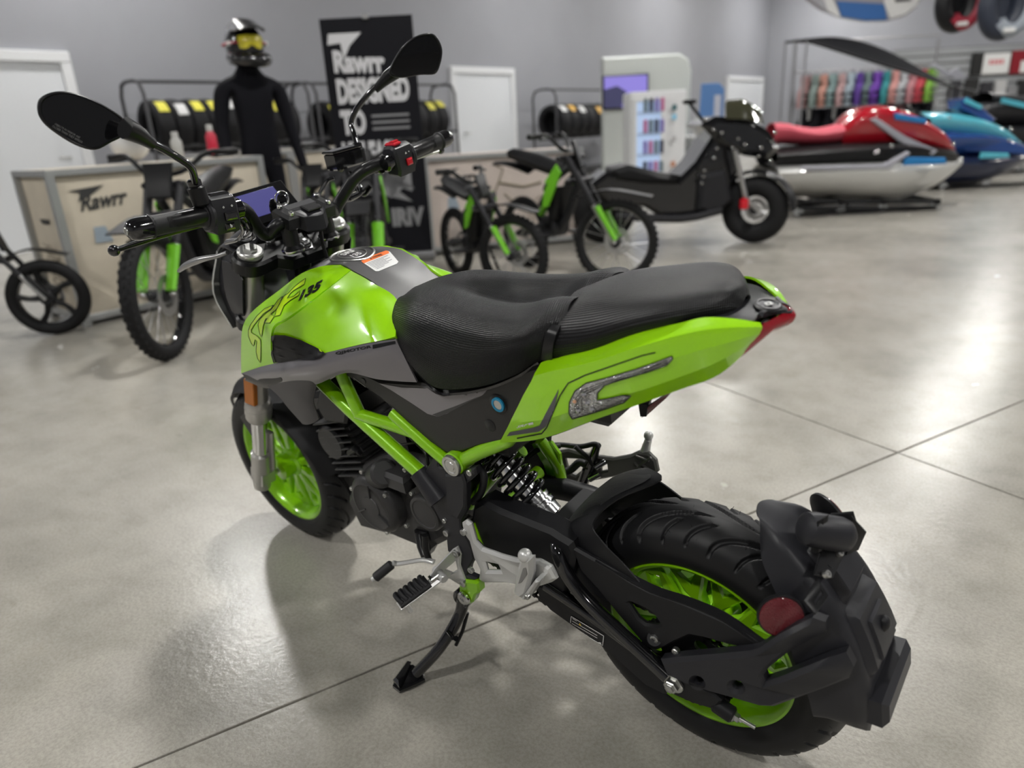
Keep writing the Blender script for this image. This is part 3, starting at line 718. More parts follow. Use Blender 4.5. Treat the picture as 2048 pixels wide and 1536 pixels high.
# filler cap: oval emblem ring lying on the cover
def on_top(x, y, lift): 
    h = tb.ray_cast(Vector((x, y, 1.2)), Vector((0, 0, -1))); return np.array(h[0])+np.array((0, 0, lift))
ring = MB().tube([on_top(.733+.046*math.cos(2*PI*k/40), .042*math.sin(2*PI*k/40), .0012) for k in range(40)], .0022, 8, closed=True); cap = part('filler_cap_ring', ring, STEEL)
ring = MB().tube([on_top(.733+.030*math.cos(2*PI*k/40), .027*math.sin(2*PI*k/40), .0012) for k in range(40)], .0015, 8, closed=True); part('filler_cap_ring', ring, STEEL, cap)
mbp = MB(); V_, F_ = text_tris('SRF', 1, .02); A = np.array(V_); A = (A-(A.min(0)+A.max(0))/2)*.022; mbp.add([on_top(.744+a[1], -a[0], .0012) for a in A], F_)
V_, F_ = text_tris('135', 1, .02); A = np.array(V_); A = (A-(A.min(0)+A.max(0))/2)*.018; mbp.add([on_top(.721+a[1], -a[0], .0012) for a in A], F_)
part('cap_lettering', mbp, WHITE, cap)
# warning label
lab = decal_poly(tb, [(723, 524), (727, 519), (775, 502), (780, 504), (797, 524), (794, 528), (757, 543), (751, 543)], WHITE, 'warning_label', BIKE, .0008, 8)
decal_poly(tb, [(722.5, 523), (727, 518.5), (772, 502), (777, 503), (779, 507), (727, 528)], ORANGE, 'label_header', lab, .0012, 8)
decal_text(tb, [(741, 520.5), (765, 511.5), (762, 507.5), (738, 516.5)], '\u25b2 WARNING', BLACKP, 'header_print', lab, .02, 0, .0016)
mbl = MB()
for k in range(7):
    q0 = np.array((731, 529.5))+np.array((22, 11.5))*k/6.6; q1 = np.array((779, 510.5))+np.array((13, 13))*k/6.6; e = q0+(q1-q0)*(.93 if k in (0, 2, 4) else .72 if k != 6 else .45)
    decal_line(mbl, tb, [q0+(q1-q0)*.05, e], 1.0, False, .0012)
mbl.build('label_print', mat('grey_print', (.2, .2, .22), .6), lab, fix=False)

# SRF letters, 135
ab = tankA.bvh()
c6 = lambda L: [(440+x/3.657, 480+y/3.657) for x, y in L]
cS = lambda L: [(480+x/4.327, 520+y/4.327) for x, y in L]
S_ = cS([(292, 392), (270, 425), (210, 465), (165, 515), (125, 565), (100, 605), (102, 628), (120, 640), (150, 655), (182, 690), (184, 770), (180, 888), (155, 850), (142, 790), (148, 700), (134, 688), (120, 745), (98, 715), (76, 655), (76, 610), (95, 560), (150, 485), (215, 425)])
R_ = cS([(372, 315), (345, 385), (320, 425), (300, 445), (268, 470), (300, 488), (262, 548), (215, 545), (240, 505), (225, 512), (205, 570), (190, 668), (172, 630), (160, 560), (175, 515), (240, 455), (270, 435), (300, 395), (330, 350)])
F2_ = cS([(572, 160), (560, 212), (470, 265), (440, 290), (410, 335), (470, 315), (525, 265), (512, 308), (440, 350), (385, 395), (350, 480), (305, 490), (318, 430), (350, 370), (385, 310), (420, 290), (470, 235), (520, 195)])
for L in (S_, R_, F2_):
    lt = decal_poly(ab, L, LIME, 'srf_letter', BIKE, .0007, 6); mbx = MB(); decal_line(mbx, ab, L, .9, True, .0012, 4); mbx.build('letter_outline', BLACKP, lt, fix=False)
decal_text(ab, cS([(506, 358), (684, 262), (724, 166), (548, 262)]), '135', BLACKP, 'number_lettering', BIKE, .05, 0, .001)

# grille in the tank side
vb = MB()
gout = c6([(400, 690), (480, 695), (600, 735), (700, 785), (770, 825), (735, 858), (690, 872), (590, 872), (480, 885), (410, 900), (388, 830), (385, 740)])
class TwoB:
    def __init__(s, *q): s.q = q
    def ray_cast(s, o, d):
        best = (None, None, None, 1e9)
        for t in s.q:
            h = t.ray_cast(o, d)
            if h[0] is not None and h[3] < best[3]: best = h
        return best
    def find_nearest(s, p):
        return min((t.find_nearest(p) for t in s.q), key=lambda h: h[3])
# ---- grey shroud under the tank
shroud = [[(486, 747, .168), (549, 727, .172), (612, 716, .172), (652, 706, .165), (725, 690, .146), (768, 682, .136), (794, 677, .128)],
          [(510, 755, .178), (560, 745, .184), (620, 735, .180), (670, 724, .168), (730, 708, .152), (775, 700, .140), (805, 702, .128)],
          [(535, 768, .176), (580, 760, .180), (632, 752, .176), (690, 737, .164), (745, 731, .150), (790, 735, .138), (822, 735, .128)],
          [(560, 782, .168), (592, 775, .170), (636, 765, .168), (692, 742, .160), (752, 755, .146), (800, 760, .134), (836, 762, .124)]]
shr = both('tank_shroud', shroud, GREYP, 5, 5, .004)
lob = [[(535, 768, .176), (580, 760, .180), (620, 757, .176), (634, 764, .168)], [(560, 790, .176), (592, 786, .178), (616, 790, .172), (628, 800, .165)], [(580, 815, .172), (602, 812, .172), (622, 815, .168), (634, 822, .162)], [(608, 846, .165), (618, 847, .165), (630, 843, .163), (640, 836, .160)]]
both('air_scoop', lob, mat('scoop_grey', (.06, .057, .06), .4, .2), 5, 4, .004)
sb = shr.bvh()
# dark lip on the front of the shroud
both('shroud_lip', [[(487, 747, .169), (515, 752, .179), (560, 748, .184)], [(494, 757, .172), (530, 765, .181), (566, 757, .184)], [(490, 758, .164), (532, 774, .170), (566, 768, .174)]], SATB, 4, 3, .003)
gb = TwoB(tankB.bvh(), tankA.bvh(), sb)
gr = decal_poly(gb, gout, PLAST, 'side_grille', BIKE, .002, 8)
mbg = MB(); decal_line(mbg, gb, gout, 3.2, True, .004, 5); mbg.build('grille_rim', SATB, gr, fix=False)
mbg = MB()
for (x, y, L) in [(470, 730, 60), (600, 770, 70), (430, 790, 70), (530, 800, 80), (660, 820, 60), (450, 850, 80), (590, 840, 70), (560, 750, 50), (400, 750, 25), (700, 850, 40), (500, 765, 40)]:
    q = c6([(x-L*.5, y-L*.22), (x+L*.1, y-L*.02), (x+L*.5, y+L*.12), (x, y+L*.08)]); mbg.add(drape(gb, q, .0045), [(0, 1, 2, 3)])
mbg.build('grille_relief', SATB, gr, fix=False)
decal_poly(gb, c6([(735, 795), (752, 805), (765, 822), (745, 815)]), LIME, 'grille_screw', gr, .005)
# QJMOTOR
decal_text(gb, c6([(850, 845), (1110, 795), (1108, 768), (845, 820)]), 'QJMOTOR', BLACKP, 'brand_lettering', BIKE, .03, 0, .0010)
decal_poly(gb, c6([(1118, 768), (1282, 737), (1286, 758), (1120, 796)]), BLACKP, 'brand_bar', BIKE, .0010)

# ---- seat
seat = [[K(.566, 0, .800), K(.520, 0, .814), K(.455, 0, .812), K(.38, 0, .800), K(.31, 0, .796), K(.255, 0, .802), K(.20, 0, .820), K(.165, 0, .826)],
        [K(.558, .035, .798), (838, 582, .038), (905, 592, .045), (965, 605, .052), (1020, 612, .058), (1062, 610, .058), (1110, 600, .055), (1150, 602, .055)],
        [(797, 602, .062), (832, 604, .080), (890, 622, .092), (945, 640, .104), (1000, 650, .112), (1045, 648, .115), (1090, 634, .105), (1130, 640, .092)],
        [(788, 632, .092), (818, 645, .118), (872, 668, .128), (930, 686, .136), (988, 692, .140), (1040, 682, .138), (1080, 670, .124), (1112, 676, .108)],
        [(790, 662, .112), (818, 690, .134), (862, 722, .142), (915, 740, .146), (972, 735, .146), (1034, 716, .140), (1075, 697, .126), (1106, 700, .108)],
        [(797, 690, .122), (830, 733, .132), (866, 768, .136), (905, 776, .138), (970, 768, .138), (1030, 746, .132), (1070, 721, .118), (1106, 716, .104)]]
S3 = [B3(r) for r in seat]; S3 = [mir(r) for r in S3[:0:-1]]+S3
part('rider_seat', MB().patch(S3, 7, 5, .004), SEATM, ang=60)
part('seat_base', MB().patch([B3([(797, 690, .118), (830, 735, .128), (872, 779, .130), (905, 786, .132), (970, 776, .132), (1030, 753, .128), (1075, 724, .116)]), B3([(797, 690, .09), (830, 735, .10), (872, 777, .10), (905, 784, .10), (970, 774, .10), (1030, 751, .10), (1075, 722, .09)])], 5, 2, .004), GLOSSB)
pil = [[K(.200, 0, .830), K(.140, 0, .853), K(.070, 0, .864), K(.015, 0, .869), K(-.025, 0, .869), K(-.050, 0, .865), K(-.062, 0, .852)],
       [K(.185, .050, .830), K(.130, .052, .851), K(.062, .048, .862), K(.010, .040, .868), K(-.025, .026, .868), K(-.050, .012, .864), K(-.062, .005, .851)],
       [K(.172, .088, .826), K(.112, .090, .842), K(.048, .084, .858), K(.000, .070, .866), K(-.028, .044, .866), K(-.051, .020, .861), K(-.062, .009, .849)],
       [K(.166, .116, .812), K(.104, .114, .826), K(.041, .104, .847), K(-.006, .086, .857), K(-.032, .058, .857), K(-.052, .027, .853), K(-.061, .012, .844)],
       [K(.169, .122, .796), K(.107, .117, .812), K(.040, .106, .837), K(-.007, .088, .848), K(-.032, .060, .848), K(-.052, .029, .845), K(-.060, .013, .839)],
       [K(.188, .114, .770), K(.115, .108, .792), K(.045, .098, .822), K(-.004, .080, .834), K(-.030, .054, .836), K(-.049, .026, .836), K(-.056, .012, .834)]]
P3 = [B3(r) for r in pil]; P3 = [mir(r) for r in P3[:0:-1]]+P3
part('pillion_seat', MB().patch(P3, 7, 5, .004), SEATM, ang=60)
part('seat_tray', MB().prism([b(*q, .098) for q in [(790, 712), (830, 700), (900, 700), (1085, 690), (1180, 700), (1290, 672), (1300, 700), (1090, 760), (1000, 800), (880, 800), (800, 790)]], (0, -.196, 0), .004), SATB)
part('seat_tray', MB().prism([(.24, .085, .79), (.05, .085, .835), (-.06, .05, .835), (-.06, .05, .80), (.10, .085, .77), (.24, .085, .75)], (0, -.15, 0), .004), SATB)
# seam and grab strap between the seats
for sgn in (1, -1):
    st0 = [b(*q)*np.array((1, sgn, 1)) for q in [(1084, 718, .117), (1087, 694, .126), (1094, 668, .124), (1104, 652, .114)]]
    st1 = [b(*q)*np.array((1, sgn, 1)) for q in [(1106, 717, .119), (1108, 694, .127), (1114, 670, .122), (1122, 652, .108)]]
    part('seat_strap', MB().patch([st0, st1], 4, 3, .003), SATB)
part('seat_seam', MB().tube([r[0] for r in P3], .0028, 8, smooth=4), SATB)

# ---- tail
tail = [[(1085, 727, .120), (1112, 719, .118), (1190, 700, .112), (1272, 668, .103), (1358, 650, .088), (1410, 638, .074), (1470, 641, .054), (1519, 649, .037)],
        [(1070, 752, .136), (1110, 742, .136), (1190, 724, .132), (1275, 696, .124), (1358, 672, .105), (1415, 660, .088), (1472, 656, .066), (1522, 655, .041)],
        [(1046, 795, .138), (1100, 787, .140), (1190, 763, .136), (1280, 737, .127), (1360, 711, .109), (1420, 693, .090), (1470, 679, .069), (1517, 664, .042)],
        [(1022, 843, .134), (1092, 836, .138), (1190, 803, .134), (1280, 778, .124), (1360, 750, .107), (1420, 727, .089), (1466, 703, .068), (1508, 674, .042)],
        [(1000, 884, .122), (1085, 874, .122), (1190, 836, .118), (1282, 803, .108), (1362, 774, .088), (1424, 752, .072), (1466, 722, .058), (1500, 686, .040)]]
tl = both('tail_panel', tail, GREEN, 5, 6, .003, ang=12, lin_v=True)
tlb = tl.bvh()
# underside fill between the panels
lo = B3(tail[4]); part('tail_underside', MB().patch([lo, [p*np.array((1, 0, 1))+np.array((0, 0, .015)) for p in lo], mir(lo)], 4, 4, .003), SATB)
tcv = [[K(-.062, .055, .838), K(-.085, .052, .838), K(-.105, .040, .838), K(-.120, .024, .836)], [K(-.062, 0, .852), K(-.085, 0, .849), K(-.105, 0, .845), K(-.124, 0, .839)]]
TC = [B3([(1400, 645, .074), (1440, 643, .064), (1502, 643, .042), (1519, 628, .026), (1548, 622, .010)]), B3([K(-.03, .035, .842), K(-.06, .035, .842), K(-.085, .028, .842), K(-.105, .018, .842), K(-.118, .008, .840)]), B3([K(-.03, 0, .846), K(-.06, 0, .846), K(-.085, 0, .846), K(-.108, 0, .845), K(-.124, 0, .840)])]
TC = TC+[mir(r) for r in TC[-2::-1]]
tcm = MB().patch(TC, 5, 4, .004); part('tail_cover', tcm, PLAST2, ang=50)
em = b(1536, 613, .004); en = norm((-.18, 0, 1))
e1 = part('tail_badge', MB().lathe([(.0175, -.004), (.0185, .002), (.016, .0035), (.0001, .0035)], em, en, 32), PLAST)
part('badge_ring', MB().lathe([(.0145, .0035), (.0145, .0048), (.0130, .0048), (.0130, .0035)], em, en, 32), mat('badge_grey', (.2, .2, .21), .35, .5), e1)
q = 2*PI*np.arange(4)/4
part('badge_logo', MB().prism([[em+en*.0036+np.array((.006*math.cos(a), .0065*math.sin(a), 0)) for a in q], [em+en*.0036+np.array((.003*math.cos(a), .0032*math.sin(a), 0)) for a in q]], en*.001), WHITE, e1)
# red tail light wrapping the end
ltn = [[(1546, 598, -.026), (1562, 606, -.012), (1578, 618, .0), (1562, 629, .012), (1540, 641, .025), (1522, 652, .037), (1470, 703, .060), (1420, 742, .071)],
       [(1562, 602, -.030), (1580, 612, -.014), (1592, 630, -.002), (1574, 644, .010), (1552, 655, .021), (1536, 667, .031), (1475, 718, .053), (1418, 746, .066)],
       [(1564, 610, -.026), (1582, 622, -.012), (1588, 641, .0), (1562, 657, .006), (1541, 667, .016), (1524, 681, .025), (1464, 727, .045), (1416, 748, .058)]]
part('tail_light', MB().patch([B3(r) for r in ltn], 4, 3, .004), REDL, ang=50)
lm = [[(1520, 653, .038), (1472, 702, .061), (1425, 740, .072)], [(1530, 662, .030), (1480, 718, .050), (1420, 746, .060)]]
part('tail_light', MB().patch([mir(B3(r)) for r in lm], 4, 3, .004), REDL)
rt_ = part('rear_reflector', MB().prism([b(1345, 780, .012), b(1296, 812, .02), b(1282, 836, .02), b(1292, 832, .012), b(1332, 797, .008)], (0, -.012, 0), .001), MATS['red_reflector'])
part('reflector_mount', MB().prism([b(1276, 808, .03), b(1296, 808, .02), b(1292, 834, .02), b(1280, 834, .026)], (.004, -.02, 0), .001), PLAST, rt_)
part('reflector_mount', MB().prism([b(1300, 800, .02), b(1340, 780, .01), b(1330, 770, .012), b(1290, 792, .022)], (0, -.01, 0), .001), PLAST, rt_)
# indicator lens
c7 = lambda L: [(780+x/2.438, 520+y/2.438) for x, y in L]
lens = c7([(875, 745), (878, 690), (905, 635), (960, 598), (1060, 572), (1200, 530), (1300, 495), (1375, 466), (1380, 478), (1350, 510), (1250, 545), (1130, 578), (1050, 608), (1015, 645), (1012, 680), (1060, 672), (1140, 655), (1175, 658), (1140, 690), (1050, 722), (960, 750), (890, 770)])
mk = decal_poly(tlb, lens, LENSC, 'indicator', BIKE, .0012, 6)
mbx = MB(); decal_line(mbx, tlb, lens, 2.0, True, .0022, 4); mbx.build('indicator_rim', SATB, mk, fix=False)
mbx = MB()
for k in range(3):
    o = k*10
    decal_line(mbx, tlb, c7([(905+o*1.8, 740-o*.5), (905+o*1.6, 680), (940+o, 630+o*.9), (1040, 592+o*.85), (1200, 546+o*.7), (1355, 486+o*.6)]), 1.3, False, .0026, 4)
decal_line(mbx, tlb, c7([(1000, 735), (1080, 700), (1160, 668)]), 1.6, False, .0026, 4)
mbx.build('indicator_reflector', mat('lens_dark_line', (.06, .06, .06), .2, .6), mk, fix=False)
for q in ((905, 690), (920, 725), (965, 690), (985, 720), (950, 650)):
    p = drape(tlb, c7([q]), .003)[0]; part('led_facet', MB().sphere(p, .0045, 8), CHROME, mk)
p = drape(tlb, c7([(908, 682)]), .005)[0]; part('led_bulb', MB().sphere(p, .0028, 8), mat('amber_led', (.75, .42, .25), .4), mk)
# stripes on the tail
mbx = MB(); decal_line(mbx, tlb, c7([(620, 868), (740, 845), (765, 815), (830, 660), (870, 600), (950, 562), (1100, 510), (1230, 465), (1295, 450)]), 2.4, False, .0009, 5); s1 = mbx.build('tail_stripe', BLACKP, BIKE, fix=False)
decal_poly(tlb, c7([(585, 838), (700, 815), (730, 805), (825, 625), (800, 735), (760, 812), (725, 835), (570, 858)]), mat('grey_stripe', (.10, .10, .11), .4), 'tail_stripe', BIKE, .0009, 6)
decal_text(tlb, c7([(618, 818), (672, 806), (676, 794), (622, 806)]), 'SRF', WHITE, 'tail_lettering', BIKE, .03, .3, .0012)
mbx = MB(); decal_line(mbx, tlb, c7([(677, 798), (700, 793)]), 4.5, False, .0012); mbx.build('tail_lettering', WHITE, BIKE, fix=False)

# ---- side cover
scv = plate([(690, 744), (697, 738), (712, 741), (738, 752), (757, 761), (835, 766), (852, 772), (880, 782), (930, 784), (975, 775), (1030, 748), (1060, 736), (1086, 730), (1086, 742), (1055, 800), (1030, 850), (1004, 884), (960, 893), (925, 905), (893, 908), (850, 880), (805, 838), (760, 797), (715, 768), (690, 752)], .124, .012, .005)
part('side_cover', scv, SIDEB); scb = scv.bvh()
part('side_cover', MB().prism(mir([b(*q, .124) for q in [(690, 744), (757, 761), (852, 772), (930, 784), (1086, 730), (1004, 884), (893, 908), (760, 797)]]), (0, .012, 0), .005), SIDEB)
dg = decal_poly(scb, c6([(1165, 1048), (1330, 1078), (1520, 1085), (1580, 1124), (1640, 1142), (1800, 1124), (1962, 1092), (1920, 1135), (1760, 1210), (1660, 1270), (1590, 1290), (1520, 1270), (1400, 1190), (1250, 1095)]), GREYP, 'side_graphic', BIKE, .0008, 10)
decal_poly(scb, c6([(1555, 1275), (1720, 1215), (1912, 1135), (1800, 1195), (1660, 1268), (1600, 1292)]), mat('dim_print', (.05, .05, .05), .5), 'side_graphic', BIKE, .0012, 10)
lk = b(995, 809, .126)
part('lock_recess', MB().lathe([(.0175, 0), (.0155, .0012), (.0001, .0012)], lk-Y*.001, Y, 24), BLACKP)
l1 = part('seat_lock', MB().lathe([(.0125, .001), (.0125, .004), (.0085, .0045), (.0085, .001)], b(998, 808, .1265), Y, 24), mat('blue_ring', (.01, .22, .4), .35))
part('key_slot', MB().lathe([(.0083, .001), (.0083, .0035), (.0001, .0035)], b(998, 808, .1265), Y, 24), STEEL, l1)
for q, r in (((980, 851), .0115), ((727, 762), .0065)): part('screw_recess', MB().lathe([(r, 0), (r*.85, .001), (.0001, .001)], b(*q, .1245), Y, 20), BLACKP)
mbx = MB()
for k in range(3):
    for (x0, x1) in ((.02, .30), (.33, .70), (.73, .98)):
        a = np.array((706, 754+3*k))*1.0; e = np.array((792, 820+3*k)); d = e-a; nrm_ = np.array((-d[1], d[0]))/np.linalg.norm(d)*(1.5*k)
        decal_line(mbx, scb, [a+d*x0, a+d*x1], 1.1, False, .001)
mbx.build('caution_print', mat('grey_print2', (.3, .3, .3), .5), BIKE, fix=False)

# ---- frame
def tubes(name, px, r, m=GREEN2, n=16, smooth=0):
    P = [b(*q) for q in px]; part(name, MB().tube(P, r, n, smooth), m); part(name, MB().tube(mir(P), r, n, smooth), m)
tubes('frame_tube', [(632, 752, .125), (700, 818, .128), (852, 955, .132)], .0148)
tubes('frame_tube', [(680, 742, .125), (721, 832, .130)], .0125)
tubes('frame_tube', [(716, 828, .130), (775, 846, .126), (838, 868, .120)], .0125)
tubes('frame_tube', [(786, 826, .122), (850, 884, .124), (905, 932, .124)], .0125)
tubes('frame_tube', [(908, 930, .122), (960, 903, .118), (1015, 880, .112), (1085, 800, .085)], .0135)
tubes('frame_tube', [(650, 765, .09), (560, 690, .05), (520, 640, .02)], .014)
part('head_tube', MB().cyl((.955, 0, .68), (.905, 0, .79), .026, 24), GREEN2)
part('frame_tube', MB().tube([b(938, 1010, .03), b(985, 952, .0), b(1045, 900, -.03)], .013, 16), GREEN2)
part('frame_cross_tube', MB().tube([(.40, .075, .395), (.40, -.075, .395)], .014, 16), GREEN2)
part('frame_lug', MB().cyl(b(903, 931, .139)-Y*.04, b(903, 931, .139)-Y*.003, .0225, 28, .002), GREEN2)
l2 = part('pivot_cap', MB().lathe([(.0001, .004), (.008, .004), (.009, .0025), (.013, .0025), (.0145, .004), (.0195, .004), (.0205, .002), (.0205, -.002)], b(903, 931, .139), Y, 28), STEEL)
# pivot plate
pv = plate([(843, 958), (852, 938), (869, 909), (878, 918), (888, 922), (890, 938), (898, 950), (912, 953), (924, 945), (940, 938), (950, 936), (952, 950), (940, 962), (932, 968), (932, 1020), (920, 1042), (921, 1056), (935, 1080), (944, 1100), (947, 1118), (938, 1135), (935, 1150), (953, 1158), (946, 1169), (936, 1166), (922, 1150), (916, 1120), (894, 1102), (890, 1062), (876, 1035), (862, 1008)], .135, .016, .003,
           holes=[ring_px((881, 930), 5, 10, 6)])
part('pivot_plate', pv, PLAST2)
part('pivot_plate', MB().prism(mir([b(*q, .135) for q in [(843, 958), (869, 909), (950, 936), (932, 968), (932, 1020), (947, 1118), (953, 1158), (936, 1166), (894, 1102), (862, 1008)]]), (0, .016, 0), .003), PLAST2)
part('pivot_plate_rib', plate([(888, 950), (924, 950), (930, 968), (929, 1015), (916, 1040), (893, 1028), (890, 985)], .141, .008, .006), PLAST2)
bolt('bolt', b(940, 945, .136), Y, .006); bolt('bolt', b(890, 1041, .136), Y, .005); bolt('bolt', b(893, 1066, .136), Y, .007)
# tubes' plastic cover at the lower end of the frame tube
part('tube_shroud', MB().tube([b(838, 942, .133), b(880, 1000, .136)], [.0195, .022], 14), PLAST2)

# ---- engine
ENGC = Y*.118
part('crankcase', MB().prism([b(*q, .09) for q in [(690, 1000), (720, 930), (800, 905), (880, 930), (905, 1000), (900, 1080), (850, 1105), (790, 1080), (720, 1060)]], (0, -.18, 0), .015), ENG)
cc = b(748, 1010, .118)
cv = MB().lathe([(.073, -.035), (.073, -.006), (.069, .002), (.060, .008), (.056, .009), (.053, .007), (.026, .0075), (.025, .0095), (.0001, .010)], cc, Y, 48); part('generator_cover', cv, ENG)
for a in (100, 215, 330): 
    q = D2(a); part('cover_rib', MB().box(cc+np.array((.042*math.cos(q), .0085, .042*math.sin(q))), (.034, .006, .004), ((math.cos(q), 0, math.sin(q)), Y, (-math.sin(q), 0, math.cos(q))), .0015), ENG)
for a in (20, 140, 250): bolt('bolt', cc+np.array((.069*math.cos(D2(a)), .0, .069*math.sin(D2(a)))), Y, .005, .005)
cc2 = b(851, 1027, .120)
part('sprocket_cover', MB().lathe([(.042, -.03), (.042, -.002), (.039, .004), (.033, .005), (.031, .003), (.0001, .003)], cc2, Y, 40), ENG)
part('starter_housing', MB().cyl(b(745, 958, .06), b(770, 945, .118), .030, 24, .006), ENG)
part('crankcase_lug', MB().box(b(800, 955, .10), (.08, .05, .04), bev=.008), ENG)
for q in ((725, 942), (812, 938), (825, 985), (815, 1050)): bolt('bolt', b(*q, .115), Y, .005, .006)
# cylinder with fins, leaning forward
ca = norm((.30, 0, .95))
ex = norm(np.cross(Y, ca))
part('cylinder', MB().box(b(735, 868, .0)-ca*.0, (.085, .12, .19), (ex, Y, ca), .012), ENG)
cmid = b(735, 868, .0)
for k in range(9):
    c = cmid+ca*(-.065+.017*k); part('cooling_fin', MB().box(c, (.125, .165, .0042), (ex, Y, ca), .0015), mat('fin_grey', (.05, .05, .05), .35, .4))
part('cylinder_head', MB().box(cmid+ca*.115, (.10, .13, .05), (ex, Y, ca), .012), ENG)
hd = part('head_cover', MB().lathe([(.046, -.01), (.046, .006), (.040, .012), (.0001, .013)], cmid+ca*.02+ex*.03+Y*.07, Y, 32), SATB)
part('spark_cap', MB().tube([b(700, 905, .085), b(712, 898, .095), b(720, 905, .09)], .008, 10, smooth=3), SATB)
part('intake_hose', MB().tube([b(790, 880, .06), b(830, 870, .05), b(860, 880, .04)], .022, 16, smooth=4), SATB)
part('throttle_body', MB().box(b(815, 862, .05), (.07, .07, .06), bev=.01), SATB)
part('air_box', MB().box((.42, 0, .60), (.20, .17, .16), bev=.03), SATB)
part('battery_tray', MB().box((.22, 0, .68), (.22, .15, .08), bev=.02), SATB)
part('exhaust_pipe', MB().tube([cmid+ca*.10+ex*.06, cmid+ca*.08+ex*.13, (.95, -.01, .32), (.88, -.03, .20), (.70, -.06, .145), (.52, -.085, .15)], .019, 16, smooth=6), SATB)
part('silencer', MB().tube([(.52, -.085, .15), (.46, -.12, .165), (.34, -.155, .20), (.16, -.165, .24)], [.03, .05, .052, .046], 20, smooth=4), SATB)
part('shift_shaft', MB().tube([b(838, 1068, .10), b(842, 1092, .11), b(850, 1112, .12)], .009, 12), SATB)
part('belly_bracket', MB().prism([b(*q, .10) for q in [(826, 1062), (850, 1068), (860, 1100), (852, 1116), (838, 1100)]], (0, -.03, 0), .004), SATB)
for L in ([(800, 890, .10), (845, 885, .11), (862, 905, .115)], [(820, 875, .09), (850, 905, .11), (858, 935, .115)], [(838, 880, .09), (872, 890, .1), (868, 930, .115)], [(795, 900, .105), (815, 930, .115), (840, 945, .12)]):
    part('wiring', MB().tube([b(*q) for q in L], .003, 8, smooth=5), SATB)
part('radiator_guard', MB().prism([b(*q, .10) for q in [(640, 770), (700, 800), (690, 850), (650, 845), (630, 810)]], (0, -.2, 0), .006), SATB)

# ---- front end
rk = D2(25); dn = np.array((math.sin(rk), 0, -math.cos(rk))); up = -dn; fwd = np.array((math.cos(rk), 0, math.sin(rk)))
for s in (1, -1):
    cp = np.array((.9180, .107*s, .8775))
    P = lambda L: cp+dn*L
    part('fork_tube', MB().lathe([(.024, .015), (.025, .02), (.025, .408), (.029, .413), (.031, .425), (.031, .468), (.028, .474), (.022, .476)], cp, dn, 32), FORKS)
    part('fork_dust_seal', MB().lathe([(.0315, .432), (.0325, .437), (.0315, .442), (.0325, .452), (.0315, .457)], cp, dn, 32), FORKS)
    part('fork_stanchion', MB().cyl(P(.46), P(.64), .0192, 28), CHROME)
    part('fork_lower', MB().lathe([(.0195, .598), (.025, .603), (.025, .64), (.024, .71), (.022, .735), (.012, .742), (.0001, .742)], cp, dn, 28), FORKS)
    lug = P(.69); part('axle_clamp', MB().box(lug+np.array((0, -.004*s, 0)), (.05, .040, .06), (fwd, Y, up), .010), FORKS)
    fc = part('fork_cap', MB().lathe([(.0001, -.006), (.024, -.006), (.0255, -.003), (.0255, .004), (.023, .0065), (.017, .0066)], cp+up*.002, up, 32), CAPM)
    part('cap_hex', MB().lathe([(.0155, .006), (.0155, .0125), (.0135, .0142), (.0001, .0142)], cp+up*.002, up, 6), CAPM, fc)
part('caliper_bracket', MB().prism([V3(q) for q in [(1.195, .095, .30), (1.13, .095, .40), (1.112, .095, .395), (1.165, .095, .27), (1.21, .095, .235)]], (0, -.012, 0), .004), FORKS)
part('brake_caliper', MB().box((1.105, -.082, .375), (.05, .045, .09), (fwd, Y, up), .012), GLOSSB)
part('front_axle', MB().cyl(FW-Y*.125, FW+Y*.125, .008, 16), STEEL)
hexnut(FW+Y*.118, Y, .011, .008, 'axle_nut')
# triple clamps
cT = np.array((.918, 0, .8775))
def clamp(L, th, name, rr):
    c0 = cT+dn*L; lp = []
    for a in range(-60, 241, 20): pass
    for s in (1, -1):
        for k in range(9):
            q = (-100+200*k/8) if s > 0 else (80+200*k/8); q = D2(q)
            # local axes: Y lateral, fwd
            lp.append(c0+Y*(.107*s+rr*math.cos(q))+fwd*(rr*math.sin(q)))
        if s > 0: lp += [c0+Y*.06+fwd*.025, c0+Y*.03+fwd*.018, c0-Y*.03+fwd*.018, c0-Y*.06+fwd*.025]
    lp += [c0-Y*.065-fwd*.032, c0-Y*.045-fwd*.055, c0+Y*.045-fwd*.055, c0+Y*.065-fwd*.032]
    return part(name, MB().prism(lp, dn*th, .005), SATB)
clamp(.004, .034, 'triple_clamp', .037); clamp(.155, .030, 'triple_clamp', .037)
part('steering_stem', MB().cyl(cT-fwd*.03+dn*.16, cT-fwd*.03+up*.004, .017, 20), SATB)
hexnut(cT-fwd*.03+up*.0, up, .016, .010, 'stem_nut', CHROME)
for s in (1, -1): bolt('bolt', cT+Y*.05*s+fwd*.012, up, .0095, .006, CHROME)
